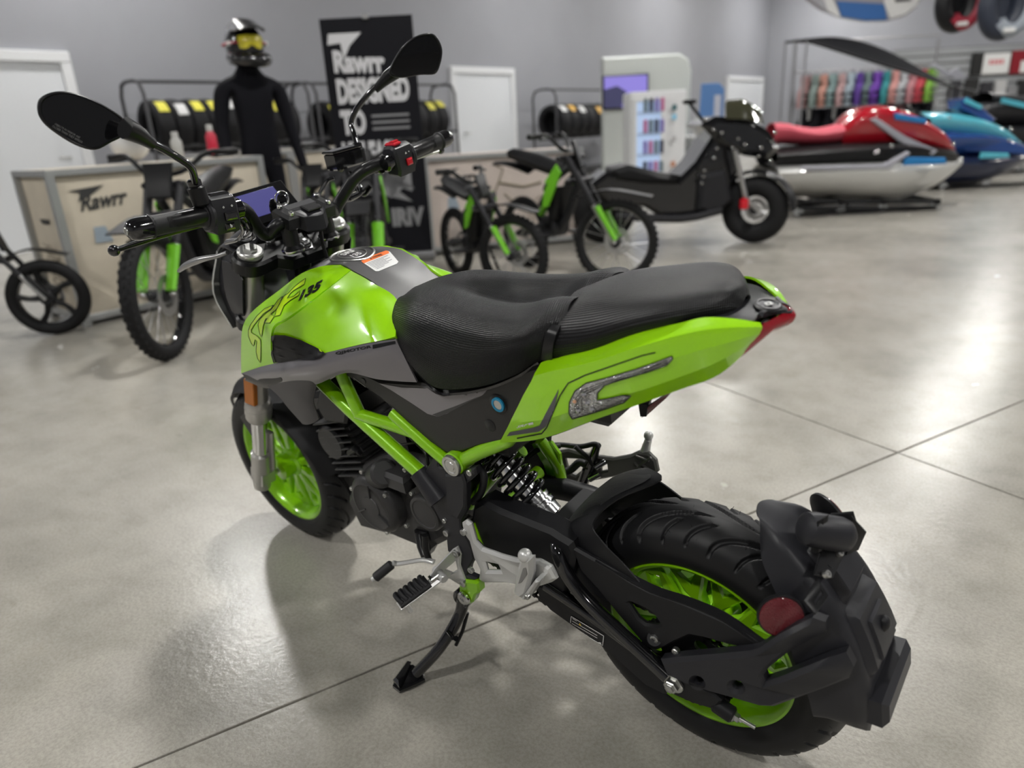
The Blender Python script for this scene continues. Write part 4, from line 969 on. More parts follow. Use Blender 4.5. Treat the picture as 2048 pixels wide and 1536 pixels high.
# bar risers and the upper clamp with the usb socket
BC = np.array((.855, 0, .926))
for s in (1, -1):
    base = BC+np.array((.004, .045*s, -.055))
    part('bar_riser', MB().lathe([(.021, 0), (.0215, .004), (.0165, .010), (.0155, .045), (.019, .055), (.0001, .056)], base, (-.08, 0, 1), 24), SATB)
    part('riser_washer', MB().lathe([(.0225, -.004), (.0235, -.002), (.0235, .001), (.021, .002)], base, (-.08, 0, 1), 24), CHROME)
    part('bar_clamp', MB().box(BC+np.array((0, .045*s, .006)), (.052, .026, .034), ((.94, 0, .34), Y, (-.34, 0, .94)), .006), SATB)
    for k in (-.018, .018): bolt('bolt', BC+np.array((.94*k-.34*.022, .045*s, .34*k+.94*.022+.004)), (-.34, 0, .94), .006, .004, CHROME)
part('clamp_bridge', MB().box(BC+np.array((.012, 0, .018)), (.026, .075, .014), ((.94, 0, .34), Y, (-.34, 0, .94)), .004), PLAST2)
ub = part('usb_housing', MB().prism([BC+np.array(q) for q in [(-.008, .034, .018), (-.034, .026, .010), (-.042, 0, .006), (-.042, -.014, .006), (-.030, -.030, .012), (-.008, -.034, .018)]], (0, 0, -.036), .004), PLAST2)
part('usb_flap', MB().box(BC+np.array((-.022, -.004, .018)), (.026, .034, .006), ((.95, 0, .3), Y, (-.3, 0, .95)), .002), SATB, ub)
part('usb_cable', MB().tube([BC+np.array((-.03, -.006, -.03)), BC+np.array((-.022, -.008, -.07)), BC+np.array((-.03, -.01, -.13))], .004, 10, smooth=4), SATB)
# handlebar
hb_ = [BC, BC+np.array((0, .045, 0)), BC+np.array((.002, .066, 0)), b(536, 470, .083), b(518, 459, .100), b(504, 439, .118), b(492, 423, .134), b(476, 416, .158), b(440, 424, .205), b(400, 432, .255), b(258, 462, .368)]
hbc = catmull(hb_, 6)
part('handlebar', MB().tube([p*np.array((1, -1, 1)) for p in hbc[::-1][:-1]]+hbc, .0128, 18), SATB)
g1 = b(262, 461, .368); g0 = b(408, 431, .243)
for s in (1, -1):
    M_ = np.array((1, s, 1)); q0 = g0*M_; q1 = g1*M_; d = norm(q1-q0); L = np.linalg.norm(q1-q0)
    part('grip', MB().lathe([(.0215, -.004), (.0215, .003), (.0185, .006), (.0162, .016), (.0162, L*.56), (.0166, L*.72), (.0195, L*.75), (.0195, L*.765), (.0172, L*.77)], q0, d, 28), RUBBER2)
    # moulded leaf and dots on the grip
    u_ = norm(np.cross(d, norm(CAMB-q0))); w_ = np.cross(u_, d); w_ = w_ if (CAMB-q0)@w_ > 0 else -w_
    mbx = MB()
    for i in range(9):
        for j in range(7):
            a = (j-3)*.16+.08*(i % 2)
            for base in (.56, .12): 
                p = q0+d*(L*(base-.01*i*(1 if base > .3 else -1)))+(w_*math.cos(a)+u_*math.sin(a))*.0163; mbx.sphere(p, .0008, 6)
    for a0 in (1, -1):
        mbx.tube([q0+d*(L*(.18+.32*t/10))+(w_*math.cos(.30*a0*math.sin(PI*t/10)+.1)+u_*math.sin(.30*a0*math.sin(PI*t/10)+.1))*.0163 for t in range(11)], .0006, 5)
    for t in range(4):
        mbx.tube([q0+d*(L*(.30+.03*t))+(w_*math.cos(a+.1)+u_*math.sin(a+.1))*.0163 for a in (-.24, -.1, .05, .2)], .0006, 5)
    go = part('grip_relief', mbx, RUBBER2); go['kind'] = 'stuff'
    part('bar_end', MB().lathe([(.0001, L*.75), (.0165, L*.76), (.0182, L*.77), (.0182, L*.92), (.0175, L*.96), (.0145, L*1.02), (.009, L*1.055), (.0001, L*1.06)], q0, d, 28), GLOSSB)
    bolt('bolt', q0+d*(L*1.05), d, .0062, .003)
    # switch housing
    sc = q0-d*.030; wv_ = norm(np.cross(d, (0, 0, 1))); uz = np.cross(wv_, d); uz = uz if uz[2] > 0 else -uz
    back = np.array((-1.0, 0, 0)); back = norm(back-d*(back@d)); upz = np.array((0, 0, 1.0)); upz = norm(upz-d*(upz@d)-back*(upz@back))
    prof = [(.024, .012), (.022, .024), (.010, .031), (-.012, .030), (-.022, .022), (-.024, -.012), (-.020, -.030), (.016, -.034), (.023, -.020)]
    lp = [sc+back*a+upz*c for a, c in prof]
    part('switch_housing', MB().prism([p-d*.024 for p in lp], d*.052, .005), PLAST2)
    part('housing_ring', MB().lathe([(.020, .020), (.026, .021), (.028, .027), (.025, .031), (.018, .032)], sc, d, 28), PLAST2)
    if s > 0:
        k1 = sc+upz*.030+back*.004
        part('beam_switch', MB().box(k1, (.034, .018, .008), (d, back, upz), .003), GLOSSB)
        for k, (dd, uu) in enumerate(((.012, .014), (-.004, .014))):
            p = sc+back*.0255+upz*(uu-.004)+d*(dd-.006); 
            part('arrow_print', MB().prism([[p+d*.002, p+upz*.002, p-d*.002, p-upz*.002], [p+d*.0011, p+upz*.0011, p-d*.0011, p-upz*.0011]], back*.0006), WHITE)
        part('indicator_switch', MB().box(sc+back*.025-upz*.006-d*.004, (.022, .014, .010), (d, upz, back), .003), GLOSSB)
        part('horn_button', MB().box(sc+back*.022-upz*.023+d*.0, (.018, .012, .008), (d, upz, back), .003), GLOSSB)
        V_, F_ = text_tris('b', 1, .03); A = np.array(V_); A = (A-(A.min(0)+A.max(0))/2)*.008
        part('horn_print', MB().add([sc+back*.0265-upz*(.022-a[1])-d*a[0] for a in A], F_), WHITE)
        part('lamp_print', MB().prism([[sc+upz*.0265+back*.017-d*.018+d*x*.0024+norm(back-upz)*y*.0024 for x, y in ((-1, -1), (1, -1), (1, 1), (-1, 1))], [sc+upz*.0265+back*.017-d*.018+d*x*.0014+norm(back-upz)*y*.0014 for x, y in ((-1, -1), (1, -1), (1, 1), (-1, 1))]], norm(back+upz)*.0006), WHITE)
    else:
        part('kill_switch', MB().box(sc+upz*.032-d*.006+back*.002, (.020, .030, .008), (d, back, upz), .003), RED)
        part('kill_switch_rocker', MB().box(sc+upz*.037-d*.006+back*.006, (.016, .012, .005), (d, back, norm(upz+.3*back)), .002), RED)
        part('starter_button', MB().box(sc+back*.026-upz*.008+d*.006, (.014, .014, .010), (d, upz, back), .003), RED)
        part('hazard_print', MB().prism([[sc+back*.0262+upz*.009+d*.004, sc+back*.0262+upz*.009-d*.001, sc+back*.0262+upz*.013+d*.0015]], back*.0006), WHITE)
        part('dot_print', MB().sphere(sc+back*.0258+upz*.011+d*.011, .0012, 6), WHITE)
# lever perches, levers
pch = g0*np.array((1, 1, 1)); dL = norm(g1-g0)
for s in (1, -1):
    M_ = np.array((1, s, 1)); pc = (g0-dL*.062)*M_; d = dL*M_
    part('lever_perch', MB().cyl(pc-d*.010, pc+d*.010, .0175, 20, .004), GLOSSB)
    fw_ = np.array((1.0, 0, 0)); 
    lv = [pc+np.array((.028, 0, -.012)), pc+np.array((.040, .010*s, -.014))+d*.01, pc+np.array((.058, 0, -.022))+d*.05, pc+np.array((.062, 0, -.026))+d*.11, pc+np.array((.056, 0, -.030))+d*.17, pc+np.array((.050, 0, -.032))+d*.205]
    part('lever', MB().tube(lv, [.009, .009, .0075, .007, .0065, .006], 12, smooth=5, flat=.75), GLOSSB if s > 0 else SILVER)
    part('lever_ball', MB().sphere(lv[-1], .0095, 14), GLOSSB)
    part('lever_pivot', MB().cyl(pc+np.array((.02, 0, -.012)), pc+np.array((.045, 0, -.010)), .011, 14), GLOSSB)
# clutch lever tip is the silver blade seen below the left grip
blade = [b(358, 542, .16), b(372, 531, .155), b(392, 522, .15), b(410, 517, .145), b(436, 512, .135), b(455, 505, .125)]
part('horn_lever', MB().tube(blade, [.005, .0095, .0105, .008, .006, .006], 12, smooth=4, flat=.7), mat('satin_steel', (.35, .35, .35), .28, .9))
part('brake_reservoir', MB().box(b(688, 318, -.165), (.035, .075, .036), bev=.004), GLOSSB)
part('reservoir_lid', MB().box(b(688, 318, -.165)+np.array((0, 0, .02)), (.038, .080, .006), bev=.002), GLOSSB)
part('sight_glass', MB().cyl(b(681, 337, -.15), b(681, 337, -.145), .0075, 18), mat('sight_glass', (.35, .33, .25), .2, coat=1))
part('clutch_perch_bar', MB().tube([b(440, 398, .17), b(474, 402, .15)], .006, 12), CHROME)
# cables
for L in ([(482, 408, .15), (495, 425, .12), (510, 470, .10), (488, 482, .08), (462, 480, .05), (480, 520, .03)], [(470, 420, .16), (492, 440, .14), (500, 465, .12), (480, 478, .1), (455, 482, .08)], [(465, 425, .17), (488, 455, .14), (478, 478, .12), (452, 486, .1)],
          [(668, 355, -.15), (655, 362, -.14), (640, 385, -.10), (624, 415, -.05), (600, 450, -.02)], [(738, 372, -.2), (710, 395, -.15), (680, 405, -.1), (640, 425, -.06), (600, 470, -.03)], [(720, 350, -.2), (716, 372, -.18), (728, 390, -.18), (742, 375, -.2)],
          [(700, 345, -.18), (715, 365, -.17), (722, 385, -.16), (700, 398, -.13)]):
    part('cable', MB().tube([b(*q) for q in L], .0042, 10, smooth=6), GLOSSB)
part('cable_ferrule', MB().tube([b(697, 384, -.16), b(712, 379, -.17)], .005, 10), CHROME)
# dash
dq = [b(446, 384, .075), b(556, 358, -.045), b(590, 402, -.052), b(600, 418, -.05), b(500, 452, .06), b(488, 440, .062)]
dc = sum(dq)/len(dq)
DASH0 = b(446, 385, .070); DASHX = norm(b(556, 359, -.058)-DASH0); 
dnrm = norm((-.74, 0, .67)); DX = -Y; DY = norm(np.cross(dnrm, DX)); 
if DY[2] < 0: DY = -DY
ctr = np.array((.9915, 0, .948))
part('dash_body', MB().box(ctr-dnrm*.014, (.150, .092, .026), (DX, DY, dnrm), .008), SATB)
part('dash_glass', MB().box(ctr-dnrm*.0005, (.146, .088, .002), (DX, DY, dnrm), .001), GLOSSB)
part('dash_display', MB().box(ctr+dnrm*.0008+DY*.004+DX*(-.002), (.094, .060, .0012), (DX, DY, dnrm), .0003), SCREEN)
part('dash_stay', MB().box(ctr-dnrm*.03-np.array((0, 0, .035)), (.05, .08, .06), bev=.01), SATB)
# ignition lock with key
kb = b(576, 445, 0.0)
kx = b(577, 440, -.005)
part('ignition_lock', MB().cyl(kx-np.array((-.005, 0, .03)), kx, .014, 20), GLOSSB)
part('key_blade', MB().box(kx+np.array((0, 0, .018)), (.004, .010, .036), bev=.001), CHROME)
part('key_head', MB().prism([kx+np.array((0, .012*math.cos(2*PI*k/12), .042+.014*math.sin(2*PI*k/12))) for k in range(12)], (.006, 0, 0), .002), GLOSSB)
part('key_ring', MB().tube([kx+np.array((-.004, .004+.016*math.cos(2*PI*k/20), .046+.015*math.sin(2*PI*k/20))) for k in range(20)], .0016, 8, closed=True), CHROME)
part('key_tag', MB().prism([kx+np.array((.004, .020+.012*math.cos(2*PI*k/14), .028+.022*math.sin(2*PI*k/14))) for k in range(14)], (.005, 0, 0), .002), GLOSSB)
# headlight
hl = [[K(.98, .08, .86), K(1.03, .08, .88), K(1.10, .07, .86)], [K(.99, .10, .78), K(1.05, .10, .79), K(1.13, .09, .77)], [K(1.02, .092, .70), K(1.06, .092, .69), K(1.12, .08, .68)], [K(1.02, .05, .66), K(1.07, .05, .65), K(1.10, .04, .65)]]
both('headlight_shell', hl, PLAST2, 4, 4, .004)
part('headlight_shell_top', MB().patch([B3([K(.96, .10, .86), K(1.03, .10, .88), K(1.10, .08, .86)]), B3([K(.97, 0, .90), K(1.03, 0, .91), K(1.11, 0, .88)]), B3([K(.96, -.10, .86), K(1.03, -.10, .88), K(1.10, -.08, .86)])], 4, 5, .004), PLAST2)
part('headlight_lens', MB().patch([B3([K(1.10, .08, .86), K(1.13, .105, .77), K(1.12, .095, .68)]), B3([K(1.14, 0, .87), K(1.17, 0, .77), K(1.14, 0, .67)]), B3([K(1.10, -.08, .86), K(1.13, -.105, .77), K(1.12, -.095, .68)])], 4, 5, .004), LENS)
both('fork_guard', [[(446, 520, .135), (470, 530, .138), (487, 560, .14)], [(452, 580, .135), (474, 600, .14), (488, 620, .14)], [(466, 622, .13), (480, 628, .13), (490, 630, .13)]], PLAST2, 3, 3, .003)
# amber reflector
part('side_reflector', plate([(486, 758), (506, 764), (508, 814), (489, 806)], .139, .012, .002), AMBER)
part('side_reflector', MB().prism(mir([b(*q, .139) for q in [(486, 758), (506, 764), (508, 814), (489, 806)]]), (0, .012, 0), .002), AMBER)
# front mudguard
rows = []
for f in (1.0, .8, .4, 0, -.4, -.8, -1.0):
    r = []
    for k in range(9):
        q = 35+(168-35)*k/8; hw = np.interp(q, [35, 60, 110, 140, 168], [.03, .062, .075, .085, .07]); rad = np.interp(q, [35, 60, 110, 150, 168], [.262, .262, .268, .272, .268])
        r.append(polar(FW, rad-.028*max(0, abs(f)-.4)/.6, D2(q), hw*f))
    rows.append(r)
part('front_mudguard', MB().patch(rows, 3, 3, .003), PLAST, ang=50)
part('mudguard_stay', MB().prism([V3(q) for q in [(1.27, .085, .40), (1.17, .085, .46), (1.12, .085, .47), (1.16, .085, .41), (1.20, .085, .33), (1.23, .085, .33)]], (0, -.01, 0), .003), SATB)
# mirrors
def mirror(stalk, outline, y, glassin, bw):
    pass
def mirror_head(out_px, depth_pt, nrm_, stalk, boot, txt=None):
    n = norm(nrm_); lp = []
    for (u, v) in out_px:
        d = _rx.T @ _dir(u, v); t = ((depth_pt-CAMB)@n)/(d@n); lp.append(CAMB+d*t)
    lp = catmull(lp, 4, closed=True); c = sum(lp)/len(lp); m = len(lp)
    mb = MB(); rings = []
    for sc_, dz in ((.90, .0035), (.935, .006), (.985, .0045), (1.0, 0), (.98, -.010), (.90, -.022), (.70, -.032), (.35, -.038)):
        rings.append([c+(p-c)*sc_+n*dz for p in lp])
    V = [p for r in rings for p in r]; F = []
    for i in range(len(rings)-1):
        for k in range(m): F.append((i*m+k, i*m+(k+1) % m, (i+1)*m+(k+1) % m, (i+1)*m+k))
    F.append(tuple((len(rings)-1)*m+k for k in range(m)))
    mb.add(V, F); h = part('mirror_shell', mb, SATB, ang=50)
    part('mirror_glass', MB().add([c+(p-c)*.905+n*.0035 for p in lp], [tuple(range(m))]), MIRG, h)
    part('mirror_stalk', MB().tube([b(*q) for q in stalk], .0062, 12, smooth=4), GLOSSB)
    part('mirror_boot', MB().tube([b(*q) for q in boot], [.016, .0145, .011, .0085], 14), SATB, h)
    part('mirror_mount', MB().cyl(b(*stalk[0])-np.array((0, 0, .030)), b(*stalk[0])+np.array((0, 0, .002)), .0145, 18), SATB)
    part('mirror_nut', MB().cyl(b(*stalk[0]), b(*stalk[0])+np.array((0, 0, .014)), .0115, 18, .003), GLOSSB)
    return h, c, n
h, c, n = mirror_head([(74, 218), (80, 196), (110, 183), (150, 186), (200, 206), (245, 235), (256, 252), (246, 272), (222, 285), (190, 300), (150, 290), (105, 262), (82, 240)], b(165, 240, .375), norm(CAMB-b(165, 240, .375))+np.array((-.1, -.12, 0)),
    [(392, 375, .245), (388, 352, .25), (382, 336, .256), (366, 322, .268), (330, 300, .295), (300, 285, .317)], [(250, 256, .352), (268, 264, .340), (286, 276, .328), (304, 288, .314)])
def on_mirror(u, v):
    d = _rx.T @ _dir(u, v); t = ((c+n*.0042-CAMB)@n)/(d@n); return CAMB+d*t
part('mirror_print', text_on([on_mirror(108, 250), on_mirror(158, 278), on_mirror(161, 274), on_mirror(111, 246)], 'OBJECTS IN MIRROR ARE'), mat('etched_print', (.2, .2, .2), .6), h)
part('mirror_print', text_on([on_mirror(104, 254), on_mirror(164, 287), on_mirror(166, 283), on_mirror(106, 250)], 'CLOSER THAN THEY APPEAR'), MATS['etched_print'], h)
mirror_head([(778, 141), (787, 120), (806, 92), (832, 72), (860, 66), (876, 76), (885, 100), (881, 128), (870, 148), (840, 150), (805, 156), (783, 152)], b(832, 110, -.375), norm(CAMB-b(832, 110, -.375))+np.array((-.1, .1, 0)),
    [(716, 298, -.245), (708, 268, -.253), (702, 246, -.262), (712, 220, -.275), (735, 190, -.30), (752, 172, -.318)], [(790, 144, -.352), (776, 154, -.340), (764, 166, -.330), (750, 180, -.316)])

# ---- rear shock
s0 = np.array((.475, -.005, .535)); s1 = b(1098, 1030, .0); s0 = b(966, 882, .045); s1 = b(1102, 1034, .035); sd = norm(s1-s0); SL = np.linalg.norm(s1-s0)
part('shock_body', MB().lathe([(.0001, 0), (.014, 0), (.014, SL*.22), (.021, SL*.23), (.021, SL*.78), (.0001, SL*.79)], s0, sd, 28), CHROME)
part('shock_collar', MB().lathe([(.021, SL*.76), (.029, SL*.765), (.029, SL*.80), (.0265, SL*.805), (.0265, SL*.825), (.030, SL*.83), (.030, SL*.865), (.024, SL*.87), (.024, SL*.885), (.0275, SL*.89), (.0275, SL*.985), (.020, SL), (.0001, SL)], s0, sd, 14), CHROME)
e1_ = norm(np.cross(sd, Y)); e2_ = np.cross(sd, e1_)
co = []
for k in range(260):
    t = k/259; a = 2*PI*7.2*t; r = .0315
    co.append(s0+sd*(SL*(.06+.70*t))+(e1_*math.cos(a)+e2_*math.sin(a))*r)
part('shock_spring', MB().tube(co, .0054, 12), GLOSSB)
part('shock_top_mount', MB().cyl(s0-sd*.02, s0+sd*.01, .024, 20), SATB)
part('shock_reservoir', MB().cyl(b(965, 895, -.03), b(940, 935, -.02), .02, 20), SATB)
part('brake_hose', MB().tube([b(955, 930, .09), b(968, 952, .10), b(962, 985, .095), b(946, 1004, .09)], .007, 12, smooth=5), RUBBER2)
for L, r in (([(1005, 930, -.10), (1055, 905, -.12), (1110, 890, -.15), (1160, 893, -.17), (1190, 888, -.18), (1196, 896, -.18)], .0055), ([(1068, 945, -.1), (1105, 952, -.14), (1140, 940, -.17), (1160, 925, -.18), (1180, 935, -.18)], .0085), ([(1050, 970, -.08), (1045, 930, -.08), (1075, 900, -.1), (1120, 892, -.14)], .0055), ([(1150, 893, -.16), (1175, 915, -.17), (1185, 930, -.18)], .005)):
    part('hose', MB().tube([b(*q) for q in L], r, 12, smooth=6), RUBBER2)
part('master_cylinder', MB().tube([b(1195, 890, -.182), b(1180, 930, -.185), b(1164, 970, -.185)], [.008, .013, .013], 14), GLOSSB)
for q0, q1 in (((1190, 935), (1212, 922)), ((1178, 960), (1200, 948))):
    part('banjo_bolt', MB().cyl(b(*q0, -.175), b(*q1, -.19), .0065, 12), CHROME)
# right footrest hanger (seen from behind)
hg = [b(u, v, -.19) for u, v in [(1108, 905), (1135, 900), (1180, 912), (1225, 918), (1258, 912), (1275, 904), (1296, 908), (1310, 922), (1315, 945), (1300, 956), (1268, 962), (1238, 953), (1190, 962), (1150, 968), (1120, 960), (1125, 935)]]
part('footrest_hanger', MB().prism([hg, [b(u, v, -.19) for u, v in [(1128, 918), (1160, 920), (1170, 935), (1150, 952), (1135, 945)]], [b(u, v, -.19) for u, v in [(1200, 935), (1212, 930), (1214, 942), (1200, 945)]]], (0, -.014, 0), .004), mat('grey_cast', (.13, .127, .12), .42, .4))
for L in ([(1272, 912), (1298, 922)], [(1275, 935), (1302, 915)], [(1285, 930), (1308, 945)], [(1268, 925), (1290, 945)], [(1270, 952), (1295, 948)]):
    part('hanger_rib', MB().tube([b(*q, -.186) for q in L], .0025, 6), MATS['grey_cast'])
pr = b(1288, 920, -.2)
part('pillion_footrest', MB().tube([b(1288, 912, -.20), b(1294, 888, -.205), b(1297, 878, -.2)], [.011, .008, .007], 14), SILVER)
part('footrest_ball', MB().sphere(b(1297, 871, -.2), .0095, 18), SILVER)
tubes2 = [b(1080, 880, -.09), b(1115, 930, -.105), b(1125, 975, -.11)]
part('frame_bracket', MB().tube(tubes2, .012, 14, smooth=3), GREEN2)
part('frame_bracket', MB().prism([b(u, v, -.1) for u, v in [(1062, 890), (1100, 885), (1118, 910), (1125, 965), (1100, 970), (1085, 930)]], (0, -.012, 0), .003), GREEN2)

# ---- left footrest hanger
hgl = [(921, 1048, .150), (930, 1042, .150), (940, 1050, .150), (950, 1085, .150), (962, 1098, .150), (1000, 1112, .158), (1030, 1120, .165), (1075, 1122, .172), (1100, 1136, .172), (1112, 1160, .17), (1100, 1168, .17), (1068, 1178, .17), (1030, 1172, .165), (1008, 1168, .158), (968, 1168, .15), (955, 1160, .15), (958, 1140, .15), (945, 1115, .15), (936, 1082, .15), (926, 1068, .15)]
hol = [(968, 1126, .152), (995, 1132, .155), (1000, 1144, .156), (972, 1143, .153)]
part('footrest_hanger', MB().prism([[b(*q) for q in hgl], [b(*q) for q in hol]], (0, -.013, 0), .005), SILVER)
part('hanger_pad', plate([(1050, 1130, .176), (1075, 1124, .176), (1098, 1138, .176), (1110, 1160, .176), (1080, 1174, .176), (1052, 1172, .176)], .176, .008, .004), SILVER)
for q in ((927, 1064), (942, 1140)): bolt('bolt', b(*q, .152), Y, .0065, .004)
pg = [b(1044, 1192, .188), b(1052, 1165, .19), b(1052, 1130, .196), b(1050, 1118, .198)]
part('pillion_footrest', MB().prism([b(*q) for q in [(1024, 1188, .195), (1030, 1150, .195), (1038, 1118, .198), (1062, 1118, .198), (1063, 1150, .195), (1052, 1192, .195), (1040, 1200, .195)]], (0, -.018, 0), .006), SILVER)
part('footrest_slot', plate([(1046, 1132, .1965), (1052, 1128, .1965), (1054, 1150, .1965), (1042, 1166, .1965), (1036, 1168, .1965), (1042, 1148, .1965)], .1965, .003, .001), mat('dim_silver', (.3, .3, .3), .4, .7))
part('footrest_ball', MB().sphere(b(1050, 1111, .19), .0118, 20), SILVER)
part('footrest_clevis', MB().prism([b(*q) for q in [(1040, 1200, .20), (1068, 1162, .20), (1076, 1166, .20), (1056, 1198, .20), (1046, 1202, .20)]], (0, -.03, 0), .004), SILVER)
bolt('bolt', b(1055, 1193, .201), Y, .005)
# rider footrest: bracket triangle and peg
t0, t1, t2_ = b(912, 1108, .140), b(926, 1163, .138), b(872, 1150, .19)
part('peg_bracket', MB().prism([[b(905, 1098, .142), b(915, 1092, .140), (b(922, 1108, .140)), b(920, 1130, .14), b(932, 1160, .138), b(928, 1172, .138), b(918, 1170, .138), b(898, 1158, .155), b(872, 1160, .185), b(858, 1152, .195), b(868, 1136, .185)], [b(910, 1122, .142), b(914, 1140, .142), b(902, 1146, .15), b(888, 1140, .165)]], (.004, -.010, -.006), .003), SILVER)
for q in ((913, 1106), (927, 1166)): 
    bolt('bolt', b(*q, .142), Y, .008, .005)
pe0 = b(880, 1148, .175); pe1 = b(797, 1208, .262); pd = norm(pe1-pe0); PL = np.linalg.norm(pe1-pe0); pu = np.array((0, 0, 1.0)); pu = norm(pu-pd*(pu@pd)); pw = np.cross(pd, pu)
part('peg_arm', MB().box(pe0+pd*PL*.55-pu*.006, (PL*.95, .024, .010), (pd, pw, pu), .004), SILVER)
part('peg_hinge', MB().cyl(pe0-pw*.020, pe0+pw*.020, .0085, 14), SILVER)
part('peg_spring', MB().box(pe0+pd*.012+pu*.003, (.02, .016, .010), (pd, pw, pu), .002), CHROME)
pegr = part('peg_rubber', MB().box(pe0+pd*PL*.64+pu*.004, (PL*.72, .036, .022), (pd, pw, pu), .009), RUBBER2)
for k in range(6):
    c = pe0+pd*PL*(.36+.115*k)+pu*.015
    part('rubber_rib', MB().tube([c-pw*.016-pu*.005, c-pw*.007+pu*.001+pd*.003, c+pw*.007+pu*.001+pd*.003, c+pw*.016-pu*.005], .0046, 8, smooth=3), RUBBER2, pegr)
part('peg_feeler', MB().cyl(pe1-pu*.002-pd*.012, pe1-pu*.034-pd*.012, .0045, 12), SILVER)
# gear lever
gl = [b(868, 1124, .135), b(845, 1120, .142), b(800, 1127, .150), b(786, 1126, .160)]
part('gear_lever', MB().tube(gl, .0062, 12, smooth=4, flat=.7), SILVER)
part('gear_lever_rubber', MB().cyl(b(784, 1128, .160), b(750, 1156, .195), .0105, 18, .002), RUBBER2)
part('gear_lever_tip', MB().cyl(b(752, 1154, .193), b(744, 1160, .201), .006, 12), SILVER)
part('gear_linkage', MB().tube([b(850, 1070, .125), b(852, 1100, .13), b(858, 1122, .135)], .007, 10), SATB)
# ---- side stand
gk = np.array((.505, .295)); 
fpt = np.linalg.inv(_rx) @ np.array(gp(822, 1375)); piv = b(926, 1195, .135)
part('stand_bracket', MB().prism([b(*q, .142) for q in [(917, 1160), (956, 1166), (958, 1186), (950, 1192), (945, 1206), (934, 1212), (916, 1208)]], (0, -.022, 0), .004), GREEN2)
part('stand_bracket', MB().prism([b(*q, .118) for q in [(930, 1050), (946, 1048), (965, 1098), (955, 1125), (938, 1100)]], (0, -.02, 0), .004), GREEN2)
mid = b(918, 1232, .152); k2 = b(880, 1295, .205); ft = np.linalg.inv(_rx) @ (gp(835, 1362)+np.array((0, 0, .02)))
part('stand_leg', MB().tube([piv-np.array((0, 0, .005)), mid, k2, ft], [.0135, .0125, .0118, .0118], 16, smooth=4), GLOSSB)
part('stand_eye', MB().cyl(piv-Y*.012, piv+Y*.010, .021, 24, .003), GLOSSB)
part('stand_bolt', MB().lathe([(.0001, .003), (.004, .003), (.0045, .006), (.012, .006), (.0145, .003), (.0145, -.002)], b(928, 1196, .146), Y, 20), CHROME)
part('stand_spring', MB().tube([b(935, 1225, .13), b(925, 1262, .15), b(912, 1290, .165)], .004, 8), SATB)
part('stand_tang', MB().tube([b(895, 1262, .185), b(908, 1278, .19), b(912, 1277, .195)], [.004, .0045, .0055], 10), GLOSSB)
W2B = np.linalg.inv(_rx)
foot = [gp(u, v) for u, v in [(786, 1378), (790, 1366), (815, 1338), (828, 1336), (850, 1356), (851, 1366), (832, 1376), (800, 1389)]]
part('stand_foot', MB().prism([W2B@p for p in foot], W2B@np.array((0, 0, .012)), .003), GLOSSB)
fr_ = [gp(u, v) for u, v in [(788, 1374), (816, 1336), (824, 1338), (800, 1388)]]
part('stand_foot_rib', MB().prism([W2B@(p+np.array((0, 0, .010))) for p in fr_], W2B@np.array((0, 0, .014)), .005), GLOSSB)

# ---- helpers for things further back
class Thing:
    def __init__(s, name, label, cat, loc, rz=0.0, group=None):
        s.o = empty(name, loc, (0, 0, rz)); tag(s.o, label, cat, group); s.loc = V3(loc); s.rz = rz
        c, q = math.cos(rz), math.sin(rz); s.M = np.array([[c, -q, 0], [q, c, 0], [0, 0, 1]])
    def part(s, name, mb, m, parent=None, ang=40, label=None): return mb.build(name, m, parent or s.o, ang, label)
    def w2l(s, p): return s.M.T @ (V3(p)-s.loc)
RH = np.array((math.sin(YAW), -math.cos(YAW), 0)); FH = np.array((math.cos(YAW), math.sin(YAW), 0))   # level right / ahead of the camera
FACE = math.atan2(RH[1], RH[0])         # turn that lays local x along the picture
def pxx(u, v, x): d = _dir(u, v); return CAM+d*((x-CAM[0])/d[0])
def pxy(u, v, y): d = _dir(u, v); return CAM+d*((y-CAM[1])/d[1])
def on_face(u, v, g):      # point at u,v on the upright plane through g facing the camera
    d = _dir(u, v); return CAM+d*(((V3(g)-CAM)@FH)/(d@FH))
def simple_tyre(mb, c, R, r, n=40, w=1.0): 
    prof = [(R-r+r*math.cos(2*PI*k/12), r*w*math.sin(2*PI*k/12)) for k in range(12)]; return mb.lathe(prof, c, (0, 1, 0), n, closed=True)
BLK = mat('bike_black', (.007, .007, .008), .4, spec=.35); BLK2 = mat('bike_dark_grey', (.018, .018, .021), .42, spec=.4); TYR = mat('bike_tyre', (.011, .011, .012), .7, spec=.3)
EGRN = mat('bike_green', (.16, .5, .02), .4); SPOKE = mat('spoke_steel', (.5, .5, .5), .3, .9); GLB = mat('glossy_black_body', (.006, .006, .007), .1, coat=1)

